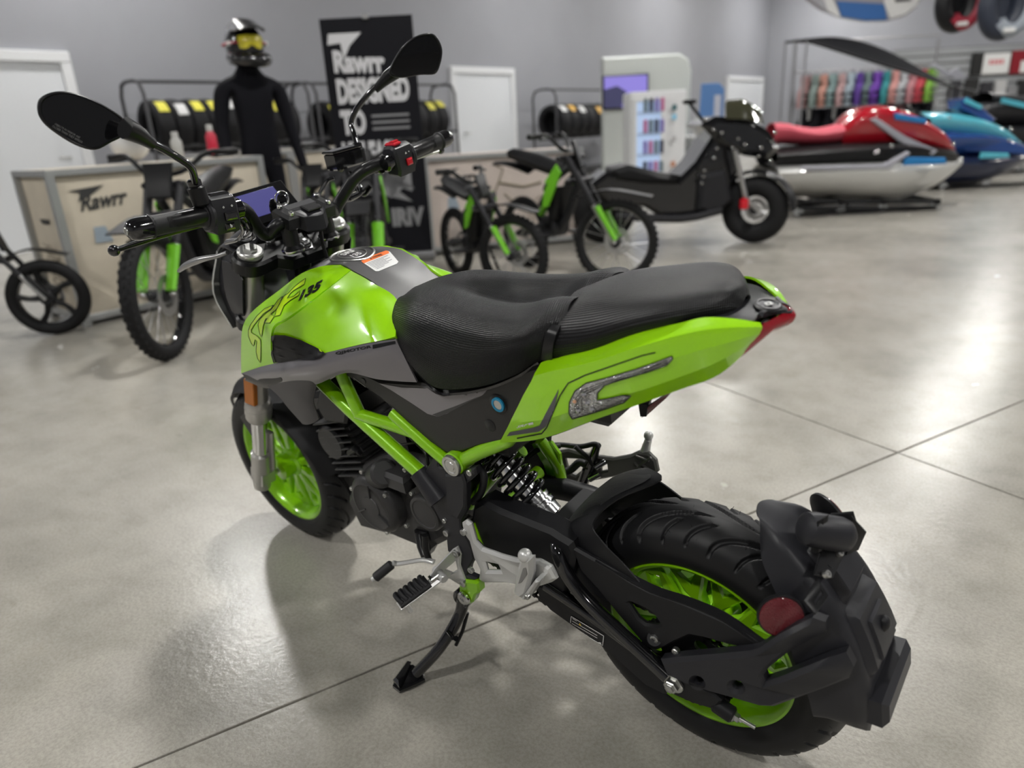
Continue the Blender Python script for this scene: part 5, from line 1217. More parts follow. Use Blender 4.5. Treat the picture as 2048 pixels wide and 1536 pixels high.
def wheel_part(T, c, R, r, kind, steer=0.0, parent_pivot=None):
    """tyre > rim, spokes, hub; wheel turned by steer about the vertical through its centre"""
    def W(p): ca, sa = math.cos(steer), math.sin(steer); return V3(c)+np.array((p[0]*ca-p[1]*sa, p[0]*sa+p[1]*ca, p[2]))
    axv = W((0, 1, 0))-V3(c)
    prof = [(R-r+r*math.cos(2*PI*k/12), r*math.sin(2*PI*k/12)) for k in range(12)]
    t = T.part('tyre', MB().lathe(prof, c, axv, 44, closed=True), TYR)
    if kind == 'moto':
        mb = MB()
        for k in range(44):
            q = 2*PI*k/44
            for yy in (-.55, 0, .55):
                qq = q+(.07 if yy == 0 else 0); rr = R-(.012 if yy else 0)
                mb.box(W((rr*math.cos(qq), yy*r, rr*math.sin(qq))), (.014, r*.42, .022), (W((math.cos(qq), 0, math.sin(qq)))-V3(c), axv, W((-math.sin(qq), 0, math.cos(qq)))-V3(c)), .002)
        k_ = T.part('tread_knobs', mb, TYR, t); k_['kind'] = 'stuff'
    ri = R-2*r*.88
    T.part('rim', MB().lathe([(ri+.012, -r*.55), (ri-.012, -r*.35), (ri-.016, 0), (ri-.012, r*.35), (ri+.012, r*.55), (ri+.02, 0)], c, axv, 44, closed=True), GLB if kind != 'silver' else SPOKE, t)
    if kind == 'mag':
        for k in range(5):
            q = 2*PI*k/5+.5; T.part('spoke', MB().tube([W((.02*math.cos(q), 0, .02*math.sin(q))), W((ri*.6*math.cos(q+.12), 0, ri*.6*math.sin(q+.12))), W((ri*math.cos(q), 0, ri*math.sin(q)))], [.022, .016, .02], 8, smooth=3), BLK, t)
    else:
        for k in range(18):
            q = 2*PI*k/18; s_ = 1 if k % 2 else -1
            T.part('spoke', MB().tube([W((.025*math.cos(q+.9*s_), .02*s_, .025*math.sin(q+.9*s_))), W((ri*math.cos(q), 0, ri*math.sin(q)))], .0022, 5), SPOKE, t)
    T.part('hub', MB().cyl(W((0, -.05, 0)), W((0, .05, 0)), .035 if kind != 'mag' else .04, 16), BLK2, t)
    T.part('brake_disc', MB().lathe([(R*.32, .045), (R*.32, .049), (R*.2, .049), (R*.2, .045)], c, axv, 30, closed=True), SPOKE, t)
    return t

def ebike(label, front, rear, R, r, kind='moto', steer=0.0, grn=True, scale=1.0, forkc=None, group='electric dirt bikes in front of the crates', seat=None, barw=.72):
    front, rear = V3(front), V3(rear); h = front-rear; wb = math.hypot(h[0], h[1]); rz = math.atan2(h[1], h[0]); k = scale
    T = Thing('electric_bike', label, 'electric bike', (rear[0], rear[1], 0), rz, group)
    Rr_, Rf = R*.96, R
    wheel_part(T, (0, 0, Rr_), Rr_, r, kind); wheel_part(T, (wb, 0, Rf), Rf, r*.9, kind, steer)
    top = np.array((wb-.36*k, 0, .86*k)); 
    def ST(p): 
        p = V3(p)-np.array((wb, 0, 0)); ca, sa = math.cos(steer), math.sin(steer); return np.array((wb+p[0]*ca-p[1]*sa, p[0]*sa+p[1]*ca, p[2]))
    for s in (1, -1):
        a, e = ST((wb-.32*k, .085*s, .88*k)), ST((wb+.005, .075*s, Rf))
        T.part('fork_leg', MB().tube([a, a+(e-a)*.55], .024*k, 12), BLK2); T.part('fork_slider', MB().tube([a+(e-a)*.5, e], .018*k, 12), SPOKE)
        m1, m2 = a+(e-a)*.56+np.array((.03, 0, 0)), a+(e-a)*.95+np.array((.03, 0, 0))
        T.part('fork_guard', MB().tube([m1, m2], [.036*k, .030*k], 10, flat=.6), EGRN if grn else BLK)
    for zz in (.87, .72): T.part('fork_clamp', MB().box(ST((wb-.32*k+(.88-zz)*.42*k, 0, zz*k)), (.06*k, .22*k, .035*k), bev=.01), BLK2)
    T.part('handlebar', MB().tube([ST((wb-.50*k, barw/2*k, 1.02*k)), ST((wb-.42*k, .22*k, 1.02*k)), ST((wb-.35*k, .09*k, .93*k)), ST((wb-.35*k, -.09*k, .93*k)), ST((wb-.42*k, -.22*k, 1.02*k)), ST((wb-.50*k, -barw/2*k, 1.02*k))], .013, 10, smooth=4), BLK)
    for s in (1, -1):
        T.part('grip', MB().cyl(ST((wb-.50*k, barw/2*s*k, 1.02*k)), ST((wb-.455*k, (barw/2-.12)*s*k, 1.02*k)), .018, 12), BLK)
        T.part('brake_lever', MB().tube([ST((wb-.43*k, .22*s*k, 1.01*k)), ST((wb-.40*k, .26*s*k, 1.0*k)), ST((wb-.43*k, barw*.46*s*k, 1.0*k))], .007, 8), BLK)
    T.part('headlight_plate', MB().prism([ST(q) for q in ((wb-.30*k, .08*k, .98*k), (wb-.30*k, -.08*k, .98*k), (wb-.25*k, -.065*k, .80*k), (wb-.25*k, .065*k, .80*k))], (.03*k, 0, .005), .008), BLK)
    # frame, battery, seat
    T.part('frame_spar', MB().tube([(wb-.40*k, .06*k, .80*k), (wb-.62*k, .10*k, .66*k), (.42*k, .09*k, .62*k), (.30*k, .06*k, .52*k)], .026*k, 10, smooth=3), BLK2)
    T.part('frame_spar', MB().tube([(wb-.40*k, -.06*k, .80*k), (wb-.62*k, -.10*k, .66*k), (.42*k, -.09*k, .62*k), (.30*k, -.06*k, .52*k)], .026*k, 10, smooth=3), BLK2)
    T.part('down_tube', MB().tube([(wb-.36*k, 0, .72*k), (wb-.52*k, 0, .42*k), (wb-.68*k, 0, .30*k), (.36*k, 0, .30*k)], .032*k, 10, smooth=3), BLK2)
    T.part('battery_box', MB().prism([(wb-.50*k, .09*k, .66*k), (wb-.56*k, .09*k, .42*k), (wb-.70*k, .09*k, .34*k), (.42*k, .09*k, .36*k), (.36*k, .09*k, .56*k), (.50*k, .09*k, .66*k)], (0, -.18*k, 0), .02), BLK)
    T.part('motor', MB().cyl((.38*k, -.09*k, .36*k), (.38*k, .09*k, .36*k), .085*k, 20), BLK2)
    for s in (1, -1):
        T.part('swingarm', MB().tube([(0, .075*s, Rr_), (.36*k, .07*s, .38*k)], .024*k, 10), BLK2)
        if grn: T.part('side_panel', MB().prism([(wb-.44*k, .115*s*k, .76*k), (wb-.58*k, .125*s*k, .52*k), (wb-.66*k, .125*s*k, .50*k), (wb-.62*k, .12*s*k, .70*k), (wb-.50*k, .11*s*k, .82*k)], (0, -.012*s, 0), .004), EGRN)
    st = [[(wb-.50*k, y_*k, z_*k) for y_, z_ in ((.05, .80), (0, .83), (-.05, .80))], [(.50*k, y_*k, z_*k) for y_, z_ in ((.09, .74), (0, .78), (-.09, .74))], [(.20*k, y_*k, z_*k) for y_, z_ in ((.10, .80), (0, .84), (-.10, .80))], [(-.10*k, y_*k, z_*k) for y_, z_ in ((.06, .86), (0, .88), (-.06, .86))]]
    T.part('seat', MB().patch(st, 4, 5, .05*k), BLK, ang=60)
    T.part('rear_fender', MB().patch([[(.18*k, y_*k, z_*k) for y_, z_ in ((.08, .74), (0, .77), (-.08, .74))], [(-.12*k, y_*k, z_*k) for y_, z_ in ((.07, .80), (0, .82), (-.07, .80))], [(-.34*k, y_*k, z_*k) for y_, z_ in ((.05, .80), (0, .82), (-.05, .80))]], 4, 4, .01), BLK)
    ff = [[ST((wb+(a)*1.0, y_*k, z_)) for y_ in (.06, 0, -.06)] for a, z_ in ((-.30*k, 2*Rf+.02), (-.05*k, 2*Rf+.07), (.25*k, 2*Rf+.02))]
    T.part('front_fender', MB().patch(ff, 4, 4, .008), BLK)
    T.part('shock', MB().tube([(.40*k, 0, .62*k), (.22*k, 0, .44*k)], .03*k, 12), EGRN if grn else SPOKE)
    T.part('kick_stand', MB().tube([(.50*k, .08, .30*k), (.44*k, .24*k, .005)], .011, 8), BLK)
    T.part('footpeg', MB().box((.44*k, .15*k, .31*k), (.04, .10, .02), bev=.004), BLK2); T.part('footpeg', MB().box((.44*k, -.15*k, .31*k), (.04, .10, .02), bev=.004), BLK2)
    return T
def back(front, ang, L):   # rear contact: ang = direction of the rear seen from the front wheel, 0 = picture right, 90 = straight away
    return V3(front)+L*(RH*math.cos(D2(ang))+FH*math.sin(D2(ang)))
fA = gp(345, 714)
ebike('tall electric dirt bike with green fork guards, its knobbly front wheel left of the motorcycle', fA, back(fA, 92, 1.22), .335, .044, steer=-.05)
fB, rB = gp(1030, 588), gp(918, 550)
ebike('small childs electric bike with one green fork guard, in front of the pink crate', fB, rB, .265, .032, steer=.5, scale=.80, barw=.6)
fC = gp(1232, 566)
ebike('black electric dirt bike with spoked front wheel and red caliper, beside the black trike', fC, back(fC, 126, 1.02), .285, .030, steer=.6, scale=.98)
fD = on_face(756, 560, gp(800, 580)); fD = gp(748, 640)
ebike('electric dirt bike with green side panels directly in front of the black banner', fD, back(fD, 96, 1.2), .32, .042)
fE = gp(645, 578)
ebike('electric dirt bike with a green tank panel behind the motorcycle dashboard', fE, back(fE, 92, 1.0), .29, .04, scale=.9)
# little balance bike at the left edge
fK = gp(118, 668)
ebike('small black balance bike with five-spoke wheels at the left edge', fK, back(fK, 195, .85), .232, .040, 'mag', grn=False, scale=.66, barw=.55)

# ---- wooden crates
PLY = mat('crate_plywood', (.58, .52, .42), .7, noise=(3, .12)); PLY2 = mat('crate_pinkish_ply', (.60, .52, .47), .7, noise=(3, .1)); RAIL = mat('crate_rail', (.42, .43, .43), .4, .6)
INK = mat('crate_ink', (.04, .04, .04), .8); INK2 = mat('crate_ink_faint', (.30, .26, .20), .8); INKB = mat('crate_ink_blue', (.30, .36, .42), .8)
LOGO = 'Rawrr'
def crate(label, c0, along, L, W, H, ply, deco):
    a = norm(along); rz = math.atan2(a[1], a[0]); T = Thing('shipping_crate', label, 'crate', (c0[0], c0[1], 0), rz, 'bike crates lined up behind the electric bikes')
    # local x along the front, local y away from the viewer
    T.part('crate_body', MB().box((L/2, W/2, H/2+.03), (L-.02, W-.02, H-.06), bev=.006), ply)
    for x in (0, L): 
        for y in (0, W): T.part('corner_rail', MB().box((x, y, H/2), (.045, .045, H), bev=.004), RAIL)
    for z in (.05, H-.02):
        for y in (0, W): T.part('edge_rail', MB().box((L/2, y, z), (L, .04, .04), bev=.004), RAIL)
        for x in (0, L): T.part('edge_rail', MB().box((x, W/2, z), (.04, W, .04), bev=.004), RAIL)
    y = .004
    if deco:
        def Q(x0, z0, x1, z1, sl=0): return [(x0, y, z0), (x1, y, z0+sl), (x1, y, z1+sl), (x0, y, z1)]
        T.part('crate_logo', text_on(Q(.13, H-.26, .43, H-.16, .02), LOGO, .03, .4), INK)
        T.part('logo_swoosh', MB().prism([(.08, y, H-.13), (.30, y, H-.11), (.22, y, H-.16), (.13, y, H-.20), (.15, y, H-.145)], (0, -.001, 0)), INK)
        T.part('stencil', MB().prism([(.18, y, H-.36), (.25, y, H-.36), (.28, y, H-.46), (.17, y, H-.46)], (0, -.001, 0)), INKB)
        mb = MB()
        for cx in (.50, 1.12):
            for R_ in (.20, .165): mb.tube([(cx+R_*math.cos(2*PI*k/32), y, .27+R_*math.sin(2*PI*k/32)) for k in range(32)], .004, 5, closed=True)
            for k in range(10): mb.tube([(cx+.03*math.cos(k*.63), y, .27+.03*math.sin(k*.63)), (cx+.165*math.cos(k*.63), y, .27+.165*math.sin(k*.63))], .002, 4)
        mb.tube([(.50, y, .27), (.66, y, .62), (.70, y, .72), (.62, y, .76)], .008, 5); mb.tube([(.66, y, .6), (.88, y, .55), (1.05, y, .58)], .012, 5); mb.tube([(1.12, y, .27), (.86, y, .35), (.70, y, .5)], .008, 5)
        T.part('printed_bike', mb, INK2)
        # end face printing (narrow side, local x = 0)
        e = .004
        T.part('end_print', MB().prism([(e, W*.35, H-.30), (e, W*.65, H-.30), (e, W*.6, H-.33), (e, W*.4, H-.33)], (-.001, 0, 0)), INK)
        T.part('end_lettering', text_on([(-.022, W*.62, H-.74), (-.022, W*.62, H-.44), (-.022, W*.36, H-.44), (-.022, W*.36, H-.74)], LOGO.upper(), .02), INK2)
    return T
cL = np.array((4.56, -.66, 0))
crate('pale plywood crate with a bike drawing beside the balance bike', cL, (0, -1, 0), 1.42, .55, .965, PLY, True)
cM = np.array((5.9, -2.45, 0))
crate('yellowish crate standing behind the mannequin with the helmet', cM, (0, -1, 0), .78, .55, .97, PLY, False)
crate('yellowish crate between the mannequin and the black banner', cM+np.array((.05, -.86, 0)), (0, -1, 0), .78, .55, .97, PLY, False)
cR0 = CAM+FH*(6.15/.94)+RH*((872-1024)/1423*6.15); cR1 = CAM+FH*(6.45/.94)+RH*((1192-1024)/1423*6.45); cR0[2] = cR1[2] = 0
crate('pinkish plywood crate behind the small childs electric bike', cR0, cR1-cR0, np.linalg.norm(cR1-cR0)-.02, .45, .86, PLY2, True)

# ---- black roll-up banner
bb = V3((4.60, -2.87, 0)); be = V3((4.25, -3.52, 0)); bl = gp(690, 524); br_ = gp(866, 522)
bl = on_face(690, 524, gp(780, 522)); 
BW = .78; bc = gp(778, 523); Tb = Thing('roll_up_banner', 'tall black banner with white lettering behind the right mirror', 'banner', (bc[0], bc[1], 0), FACE)
BH = 2.12
tl_ = Tb.w2l(on_face(648, 38, bc)); tr_ = Tb.w2l(on_face(824, 46, bc)); bl_ = Tb.w2l(on_face(690, 520, bc)); br2 = Tb.w2l(on_face(868, 520, bc))
x0, x1 = (tl_[0]+bl_[0])/2, (tr_[0]+br2[0])/2; zt = tl_[2]
Tb.part('banner_sheet', MB().box(((x0+x1)/2, 0, zt/2+.03), (x1-x0, .006, zt-.06), bev=.001), mat('banner_black', (.007, .007, .010), .6, spec=.2))
Tb.part('banner_base', MB().box(((x0+x1)/2, 0, .04), (x1-x0+.04, .16, .08), bev=.02), mat('banner_alu', (.3, .3, .31), .4, .8))
Tb.part('banner_clip', MB().box(((x0+x1)/2, -.01, zt), (.05, .03, .04), bev=.006), SPOKE)
BWH = mat('banner_white', (.62, .62, .64), .6)
def btext(x, z0, w_, h_, txt, bold=.04, sl=0.0, m=None): Tb.part('banner_lettering', text_on([(x, -.005, z0), (x+w_, -.005, z0+sl), (x+w_, -.005, z0+h_+sl), (x, -.005, z0+h_)], txt, bold), m or BWH)
wd = x1-x0
btext(x0+.10*wd, zt-.40, wd*.56, .17, LOGO, .05, -.02)
Tb.part('banner_lettering', MB().prism([(x0+.08*wd, -.005, zt-.11), (x0+.44*wd, -.005, zt-.11), (x0+.30*wd, -.005, zt-.20), (x0+.22*wd, -.005, zt-.30), (x0+.20*wd, -.005, zt-.18), (x0+.06*wd, -.005, zt-.19)], (0, -.001, 0)), BWH)
btext(x0+.10*wd, zt-.64, wd*.80, .20, 'DESIGNED', .06)
btext(x0+.10*wd, zt-.88, wd*.28, .20, 'TO', .06)
mat('banner_grey', (.25, .25, .26), .6)
for k in range(3): Tb.part('banner_picture', MB().box((x0+.66*wd, -.0045, zt-.74-.05*k), (.42*wd, .001, .018), bev=.0002), MATS['banner_grey'])
btext(x0+.08*wd, zt-1.14, wd*.84, .21, 'UNLEASHED', .06)
btext(x0+.56*wd, .30, wd*.38, .16, 'IRIV', .06, 0, MATS['banner_grey'])
for k in range(26):
    Tb.part('banner_picture', MB().prism([(x0+wd*rng.uniform(.08, .85)+q[0]*.06, -.0045, .5+rng.uniform(0, .45)+q[1]*.05) for q in ((0, 0), (1, .3), (.8, 1), (.1, .7))][:4], (0, -.0005, 0)), MATS['banner_grey']) if k < 10 else None

# ---- mannequin
mp_ = gp(505, 600); mD = 5.85; base = CAM+FH*(mD/.94)+RH*((545-1024)/1423*mD); Tm = Thing('mannequin', 'black mannequin in a motocross helmet with yellow goggles, standing behind the crates', 'mannequin', (base[0], base[1], 0), FACE+.6)
def skin_body(T, name, verts, edges, radii, m, root=0, sub=2):
    me = bpy.data.meshes.new(name); me.from_pydata([tuple(v) for v in verts], edges, []); o = bpy.data.objects.new(name, me); COL.objects.link(o); o.parent = T.o
    bm = bmesh.new(); bm.from_mesh(me); ly = bm.verts.layers.skin.verify(); bm.verts.ensure_lookup_table()
    for i, v in enumerate(bm.verts): v[ly].radius = radii[i] if not np.isscalar(radii[i]) else (radii[i], radii[i]); v[ly].use_root = (i == root)
    bm.to_mesh(me); bm.free(); o.modifiers.new('skin', 'SKIN').use_smooth_shade = True; sb_ = o.modifiers.new('sub', 'SUBSURF'); sb_.levels = sb_.render_levels = sub
    me.materials.append(m); return o
JER = mat('black_jersey', (.006, .006, .009), .8, spec=.2)
vz = [(0, 0, .98), (0, 0, 1.12), (0, .005, 1.28), (0, .01, 1.45), (0, 0, 1.55), (0, -.01, 1.62), (0, -.02, 1.74),
      (.14, .01, 1.50), (.225, .01, 1.46), (.275, .0, 1.18), (.31, -.05, .93), (.318, -.09, .83),
      (-.14, .01, 1.50), (-.225, .01, 1.46), (-.275, .02, 1.18), (-.275, -.06, .93), (-.27, -.11, .83),
      (.09, 0, .88), (.11, 0, .50), (.115, .02, .10), (.12, -.10, .04), (-.09, 0, .88), (-.11, 0, .50), (-.115, .02, .10), (-.12, -.10, .04)]
ed = [(0, 1), (1, 2), (2, 3), (3, 4), (4, 5), (5, 6), (3, 7), (7, 8), (8, 9), (9, 10), (10, 11), (3, 12), (12, 13), (13, 14), (14, 15), (15, 16), (0, 17), (17, 18), (18, 19), (19, 20), (0, 21), (21, 22), (22, 23), (23, 24)]
rd_ = [(.15, .11), (.15, .11), (.165, .12), (.18, .125), (.13, .10), .075, .08, .085, .075, .058, .045, .042, .085, .075, .058, .045, .042, .09, .065, .045, .04, .09, .065, .045, .04]
body = skin_body(Tm, 'body', vz, ed, rd_, JER)
for s, w_ in ((1, (.318, -.09, .83)), (-1, (-.27, -.11, .83))):
    w_ = V3(w_); vv = [w_, w_+V3((.005*s, -.02, -.06))]; ee = [(0, 1)]; rr = [.034, .036]
    for f, (fx, L) in enumerate(((-.027, .075), (-.009, .085), (.009, .08), (.026, .062))):
        p = w_+V3((fx, -.03, -.10)); vv += [p, p+V3((0, -.012, -L*.5)), p+V3((0, .0, -L))]; i = len(vv)-3; ee += [(1, i), (i, i+1), (i+1, i+2)]; rr += [.011, .010, .009]
    p = w_+V3((-.035*s, -.03, -.06)); vv += [p, p+V3((-.015*s, -.02, -.045))]; i = len(vv)-2; ee += [(1, i), (i, i+1)]; rr += [.012, .010]
    skin_body(Tm, 'glove', vv, ee, rr, JER, 1, 1)
hc = np.array((0, -.02, 1.77))
hm = []
HB = mat('helmet_black', (.008, .008, .009), .25, coat=.8)
hel = Tm.part('helmet', MB().sphere(hc, .16, 28, (.92, 1.08, 1.08)), HB, ang=60)
Tm.part('visor_peak', MB().patch([[hc+V3(q) for q in ((.12, -.14, .085), (.085, -.26, .085), (0, -.29, .095), (-.085, -.26, .085), (-.12, -.14, .085))], [hc+V3(q) for q in ((.12, -.03, .12), (.07, -.06, .168), (0, -.07, .178), (-.07, -.06, .168), (-.12, -.03, .12))]], 4, 4, .012), HB, hel)
Tm.part('chin_bar', MB().tube([hc+V3(q) for q in ((.12, -.04, -.09), (.10, -.15, -.11), (0, -.20, -.12), (-.10, -.15, -.11), (-.12, -.04, -.09))], .05, 12, smooth=5, flat=1.0), HB, hel)
Tm.part('goggle_strap', MB().tube([hc+V3((.150*math.cos(a), .176*math.sin(a), .012)) for a in np.linspace(0, 2*PI, 32, endpoint=False)], .022, 8, closed=True, flat=.3), mat('strap_red', (.55, .04, .08), .5), hel)
Tm.part('strap_print', MB().box(hc+V3((.142, -.06, .012)), (.02, .09, .03), bev=.004), WHITE, hel); Tm.part('strap_print', MB().box(hc+V3((-.142, -.06, .012)), (.02, .09, .03), bev=.004), WHITE, hel)
Tm.part('goggles', MB().patch([[hc+V3(q) for q in ((.09, -.155, .055), (.04, -.190, .062), (0, -.196, .060), (-.04, -.190, .062), (-.09, -.155, .055))], [hc+V3(q) for q in ((.095, -.160, .015), (.045, -.200, .015), (0, -.204, .02), (-.045, -.200, .015), (-.095, -.160, .015))], [hc+V3(q) for q in ((.085, -.155, -.03), (.045, -.188, -.035), (0, -.188, -.012), (-.045, -.188, -.035), (-.085, -.155, -.03))]], 4, 4, .01), mat('goggle_yellow', (.62, .55, .03), .2, coat=1), hel)

# ---- bottles on the crate
def bottle(label, u, v, D, h, cap, m):
    g = at(u, v, D); T = Thing('bottle', label, 'bottle', tuple(g), 0); T.part('bottle_body', MB().lathe([(.0001, 0), (.032, 0), (.034, .01), (.034, h*.62), (.02, h*.78), (.014, h*.82)], (0, 0, 0), (0, 0, 1), 20), m); T.part('bottle_cap', MB().lathe([(.018, h*.8), (.018, h*.97), (.014, h), (.0001, h)], (0, 0, 0), (0, 0, 1), 16), cap)
gct = V3((4.78, -1.93, .985))
for lab, pos, h, m, cp_ in (('red bottle with a pale cap on the crate below the mannequin', (4.75, -1.84, .985), .21, mat('bottle_red', (.5, .02, .05), .35), mat('bottle_cap', (.45, .45, .43), .5)), ('pale grey bottle on the crate beside the red bottle', (4.72, -1.56, .985), .17, mat('bottle_grey', (.42, .42, .40), .5), mat('bottle_cap', (.45, .45, .43), .5))):
    T = Thing('bottle', lab, 'bottle', pos); T.part('bottle_body', MB().lathe([(.0001, 0), (.036, 0), (.038, .01), (.038, h*.62), (.022, h*.78), (.016, h*.82)], (0, 0, 0), (0, 0, 1), 20), m); T.part('bottle_cap', MB().lathe([(.022, h*.78), (.022, h*.97), (.018, h), (.0001, h)], (0, 0, 0), (0, 0, 1), 16), cp_)
T = Thing('helmet', 'white helmet lying on the pale crate by the tall electric bike', 'helmet', (4.80, -1.28, .985)); T.part('helmet_shell', MB().sphere((0, 0, .11), .125, 20, (1, 1, .9)), mat('helmet_white', (.68, .68, .68), .25, coat=.8), ang=60); T.part('helmet_visor', MB().patch([[(-.10, -.08, .15), (-.20, 0, .14), (-.10, .08, .15)], [(-.06, -.09, .18), (-.08, 0, .21), (-.06, .09, .18)]], 4, 3, .01), MATS['helmet_white'])

# ---- tyre racks along the wall
RK = mat('rack_steel', (.05, .05, .055), .5); TYK = mat('stock_tyre', (.012, .012, .014), .65, spec=.3); LBY = mat('label_yellow', (.65, .6, .08), .6); LBW = mat('label_white', (.62, .62, .62), .6); LBO = mat('label_orange', (.65, .38, .08), .6)
def rack(label, y0, y1, x=8.5, H=1.78, tz=1.28, tyres=(), R=.31):
    T = Thing('tyre_rack', label, 'rack', (x, (y0+y1)/2, 0), 0, 'tyre racks along the back wall'); L = abs(y1-y0)/2
    for s in (1, -1):
        T.part('rack_end', MB().tube([(-.28, L*s, 0), (-.28, L*s, H-.15), (-.22, L*s, H-.03), (-.1, L*s, H), (.1, L*s, H), (.22, L*s, H-.03), (.28, L*s, H-.15), (.28, L*s, 0)], .022, 8), RK)
        for z in (tz-R*.72, tz-R*.72-.72): T.part('rack_stay', MB().tube([(-.28, L*s, z), (.28, L*s, z)], .018, 8), RK)
    T.part('rack_rail', MB().tube([(0, L, H), (0, -L, H)], .02, 8), RK)
    for z in (tz-R*.72, tz-R*.72-.72):
        for xx in (-.2, .2): T.part('rack_rail', MB().tube([(xx, L, z), (xx, -L, z)], .02, 8), RK)
    return T
def stock_tyre(label, pos, R, w_, lm, ang, group):
    T = Thing('stock_tyre', label, 'tyre', pos, 0, group)
    prof = [(R*.62, -w_*.42), (R*.72, -w_*.5), (R*.86, -w_*.5), (R*.95, -w_*.42), (R*.985, -w_*.22), (R, 0), (R*.985, w_*.22), (R*.95, w_*.42), (R*.86, w_*.5), (R*.72, w_*.5), (R*.62, w_*.42), (R*.64, 0)]
    T.part('tyre_casing', MB().lathe(prof, (0, 0, 0), (0, 1, 0), 40, closed=True), TYK)
    if lm:
        q0, q1 = D2(ang), D2(ang+28); rows = [[((R+.004)*math.cos(q0+(q1-q0)*k/4), yy, (R+.004)*math.sin(q0+(q1-q0)*k/4)) for k in range(5)] for yy in (-w_*.3, 0, w_*.3)]
        T.part('tyre_label', MB().patch(rows, 2, 2, .003), lm)
    return T
def fill(y0, n, w_, R, z, labs, where, x=8.5):
    for k in range(n):
        lm = labs[k % len(labs)]; nm = {LBY: 'yellow', LBW: 'white', LBO: 'orange', None: 'no'}[lm]; od = ['first', 'second', 'third', 'fourth', 'fifth', 'sixth', 'seventh', 'eighth', 'ninth', 'tenth'][k]
        stock_tyre('%s tyre from the left (%s label) on the %s' % (od, nm, where), (x, y0-w_*(k+.5), z), R, w_*.94, lm, 118+rng.uniform(-8, 14), 'tyres on the '+where)
rack('steel tyre rack left of the mannequin', -3.05, -5.25, tyres=5); fill(-3.15, 9, .215, .31, 1.28, [LBY, LBW, LBY, LBY, LBW, None, LBW, LBY, None], 'rack left of the mannequin')
rack('steel tyre rack behind the black banner', -5.38, -8.1); fill(-5.55, 10, .24, .31, 1.24, [LBY, LBW, None, None, LBY, LBW, None, None, LBY, LBY], 'rack behind the banner')
rack('steel tyre rack right of the middle door', -10.9, -14.3, H=1.72, tz=1.12); fill(-11.05, 10, .31, .335, 1.12, [LBW, LBO, LBW, None, LBO, LBO, LBO, LBO, LBW, LBW], 'rack right of the middle door')

# ---- pale booth wall with screen, drinks fridge, blue standee, counter
g = CAM+FH*(13.2/.94)+RH*((1295-1024)/1423*13.2); Tk = Thing('display_partition', 'pale partition with a rounded top corner left of the right door', 'partition', (g[0], g[1], 0), FACE)
def LK(T, u, v, gg): q = T.w2l(on_face(u, v, gg)); return q
a, c = LK(Tk, 1205, 108, g), LK(Tk, 1384, 112, g); xl, xr, zt = a[0], c[0], (a[2]+c[2])/2
Tk.part('partition_board', MB().prism([(xl, 0, 0), (xr, 0, 0), (xr, 0, zt-.3), (xr-.06, 0, zt-.1), (xr-.22, 0, zt), (xl, 0, zt)], (0, .25, 0), .03), mat('partition_pale', (.55, .58, .56), .5))
a, c = LK(Tk, 1207, 155, g), LK(Tk, 1292, 212, g)
Tk.part('board_stripe', MB().box(((xl+xr)/2, -.005, .3), (xr-xl-.1, .01, .02), bev=.002), RAIL)
Ts = Thing('wall_screen', 'purple lit screen hanging on the pale partition', 'screen', tuple(Tk.loc+Tk.M@np.array(((a[0]+c[0])/2, -.05, 0))), FACE)
w_, h_ = (c[0]-a[0]), (a[2]-c[2]); zc = (a[2]+c[2])/2
Ts.part('screen_frame', MB().box((0, 0, zc), (w_+.06, .06, h_+.06), bev=.01), BLK)
Ts.part('screen_panel', MB().box((0, -.033, zc), (w_, .006, h_), bev=.001), mat('purple_glow', (.1, .08, .25), .3, emit=(.24, .20, .60), es=.9))
Ts.part('screen_shape', MB().prism([(-w_*.5, -.037, zc-h_*.5), (-w_*.1, -.037, zc-h_*.5), (w_*.02, -.037, zc), (-w_*.2, -.037, zc+h_*.2), (-w_*.5, -.037, zc+h_*.1)], (0, -.002, 0)), mat('screen_dark', (.03, .03, .06), .3, emit=(.04, .04, .10), es=.8))
g = CAM+FH*(9.6/.94)+RH*((1318-1024)/1423*9.6); Tf = Thing('drinks_fridge', 'white upright drinks fridge with a lit glass door behind the trike', 'fridge', (g[0], g[1], 0), FACE)
a, c = LK(Tf, 1262, 184, g), LK(Tf, 1374, 190, g); xl, xr, zt = a[0], c[0], a[2]; W_ = xr-xl
FRW = mat('fridge_white', (.70, .71, .72), .35)
Tf.part('fridge_cabinet', MB().box(((xl+xr)/2, .34, zt/2), (W_, .62, zt), bev=.02), FRW)
dx0, dx1 = xl+.04, xl+W_*.60
Tf.part('door_frame', MB().prism([[(dx0, 0, .25), (dx1, 0, .25), (dx1, 0, zt-.08), (dx0, 0, zt-.08)], [(dx0+.04, 0, .30), (dx1-.04, 0, .30), (dx1-.04, 0, zt-.13), (dx0+.04, 0, zt-.13)]], (0, .04, 0), .005), FRW)
Tf.part('lit_interior', MB().box(((dx0+dx1)/2, .022, zt/2+.08), (dx1-dx0-.07, .01, zt-.42), bev=.001), mat('fridge_light', (.3, .35, .45), .3, emit=(.30, .42, .62), es=.8))
for k in range(4):
    z = .36+k*.27
    for j in range(4): Tf.part('drink_can', MB().cyl((dx0+.16+j*.075, .010, z), (dx0+.16+j*.075, .010, z+.17), .028, 10), [mat('can_dark', (.05, .05, .08), .3), mat('can_violet', (.25, .2, .5), .3), mat('can_pink', (.5, .15, .3), .3), mat('can_grey', (.15, .2, .22), .3)][(j+k) % 4])
    Tf.part('fridge_shelf', MB().box(((dx0+dx1)/2, .012, z-.012), (dx1-dx0-.1, .03, .012), bev=.002), SPOKE)
sx = xl+W_*.78
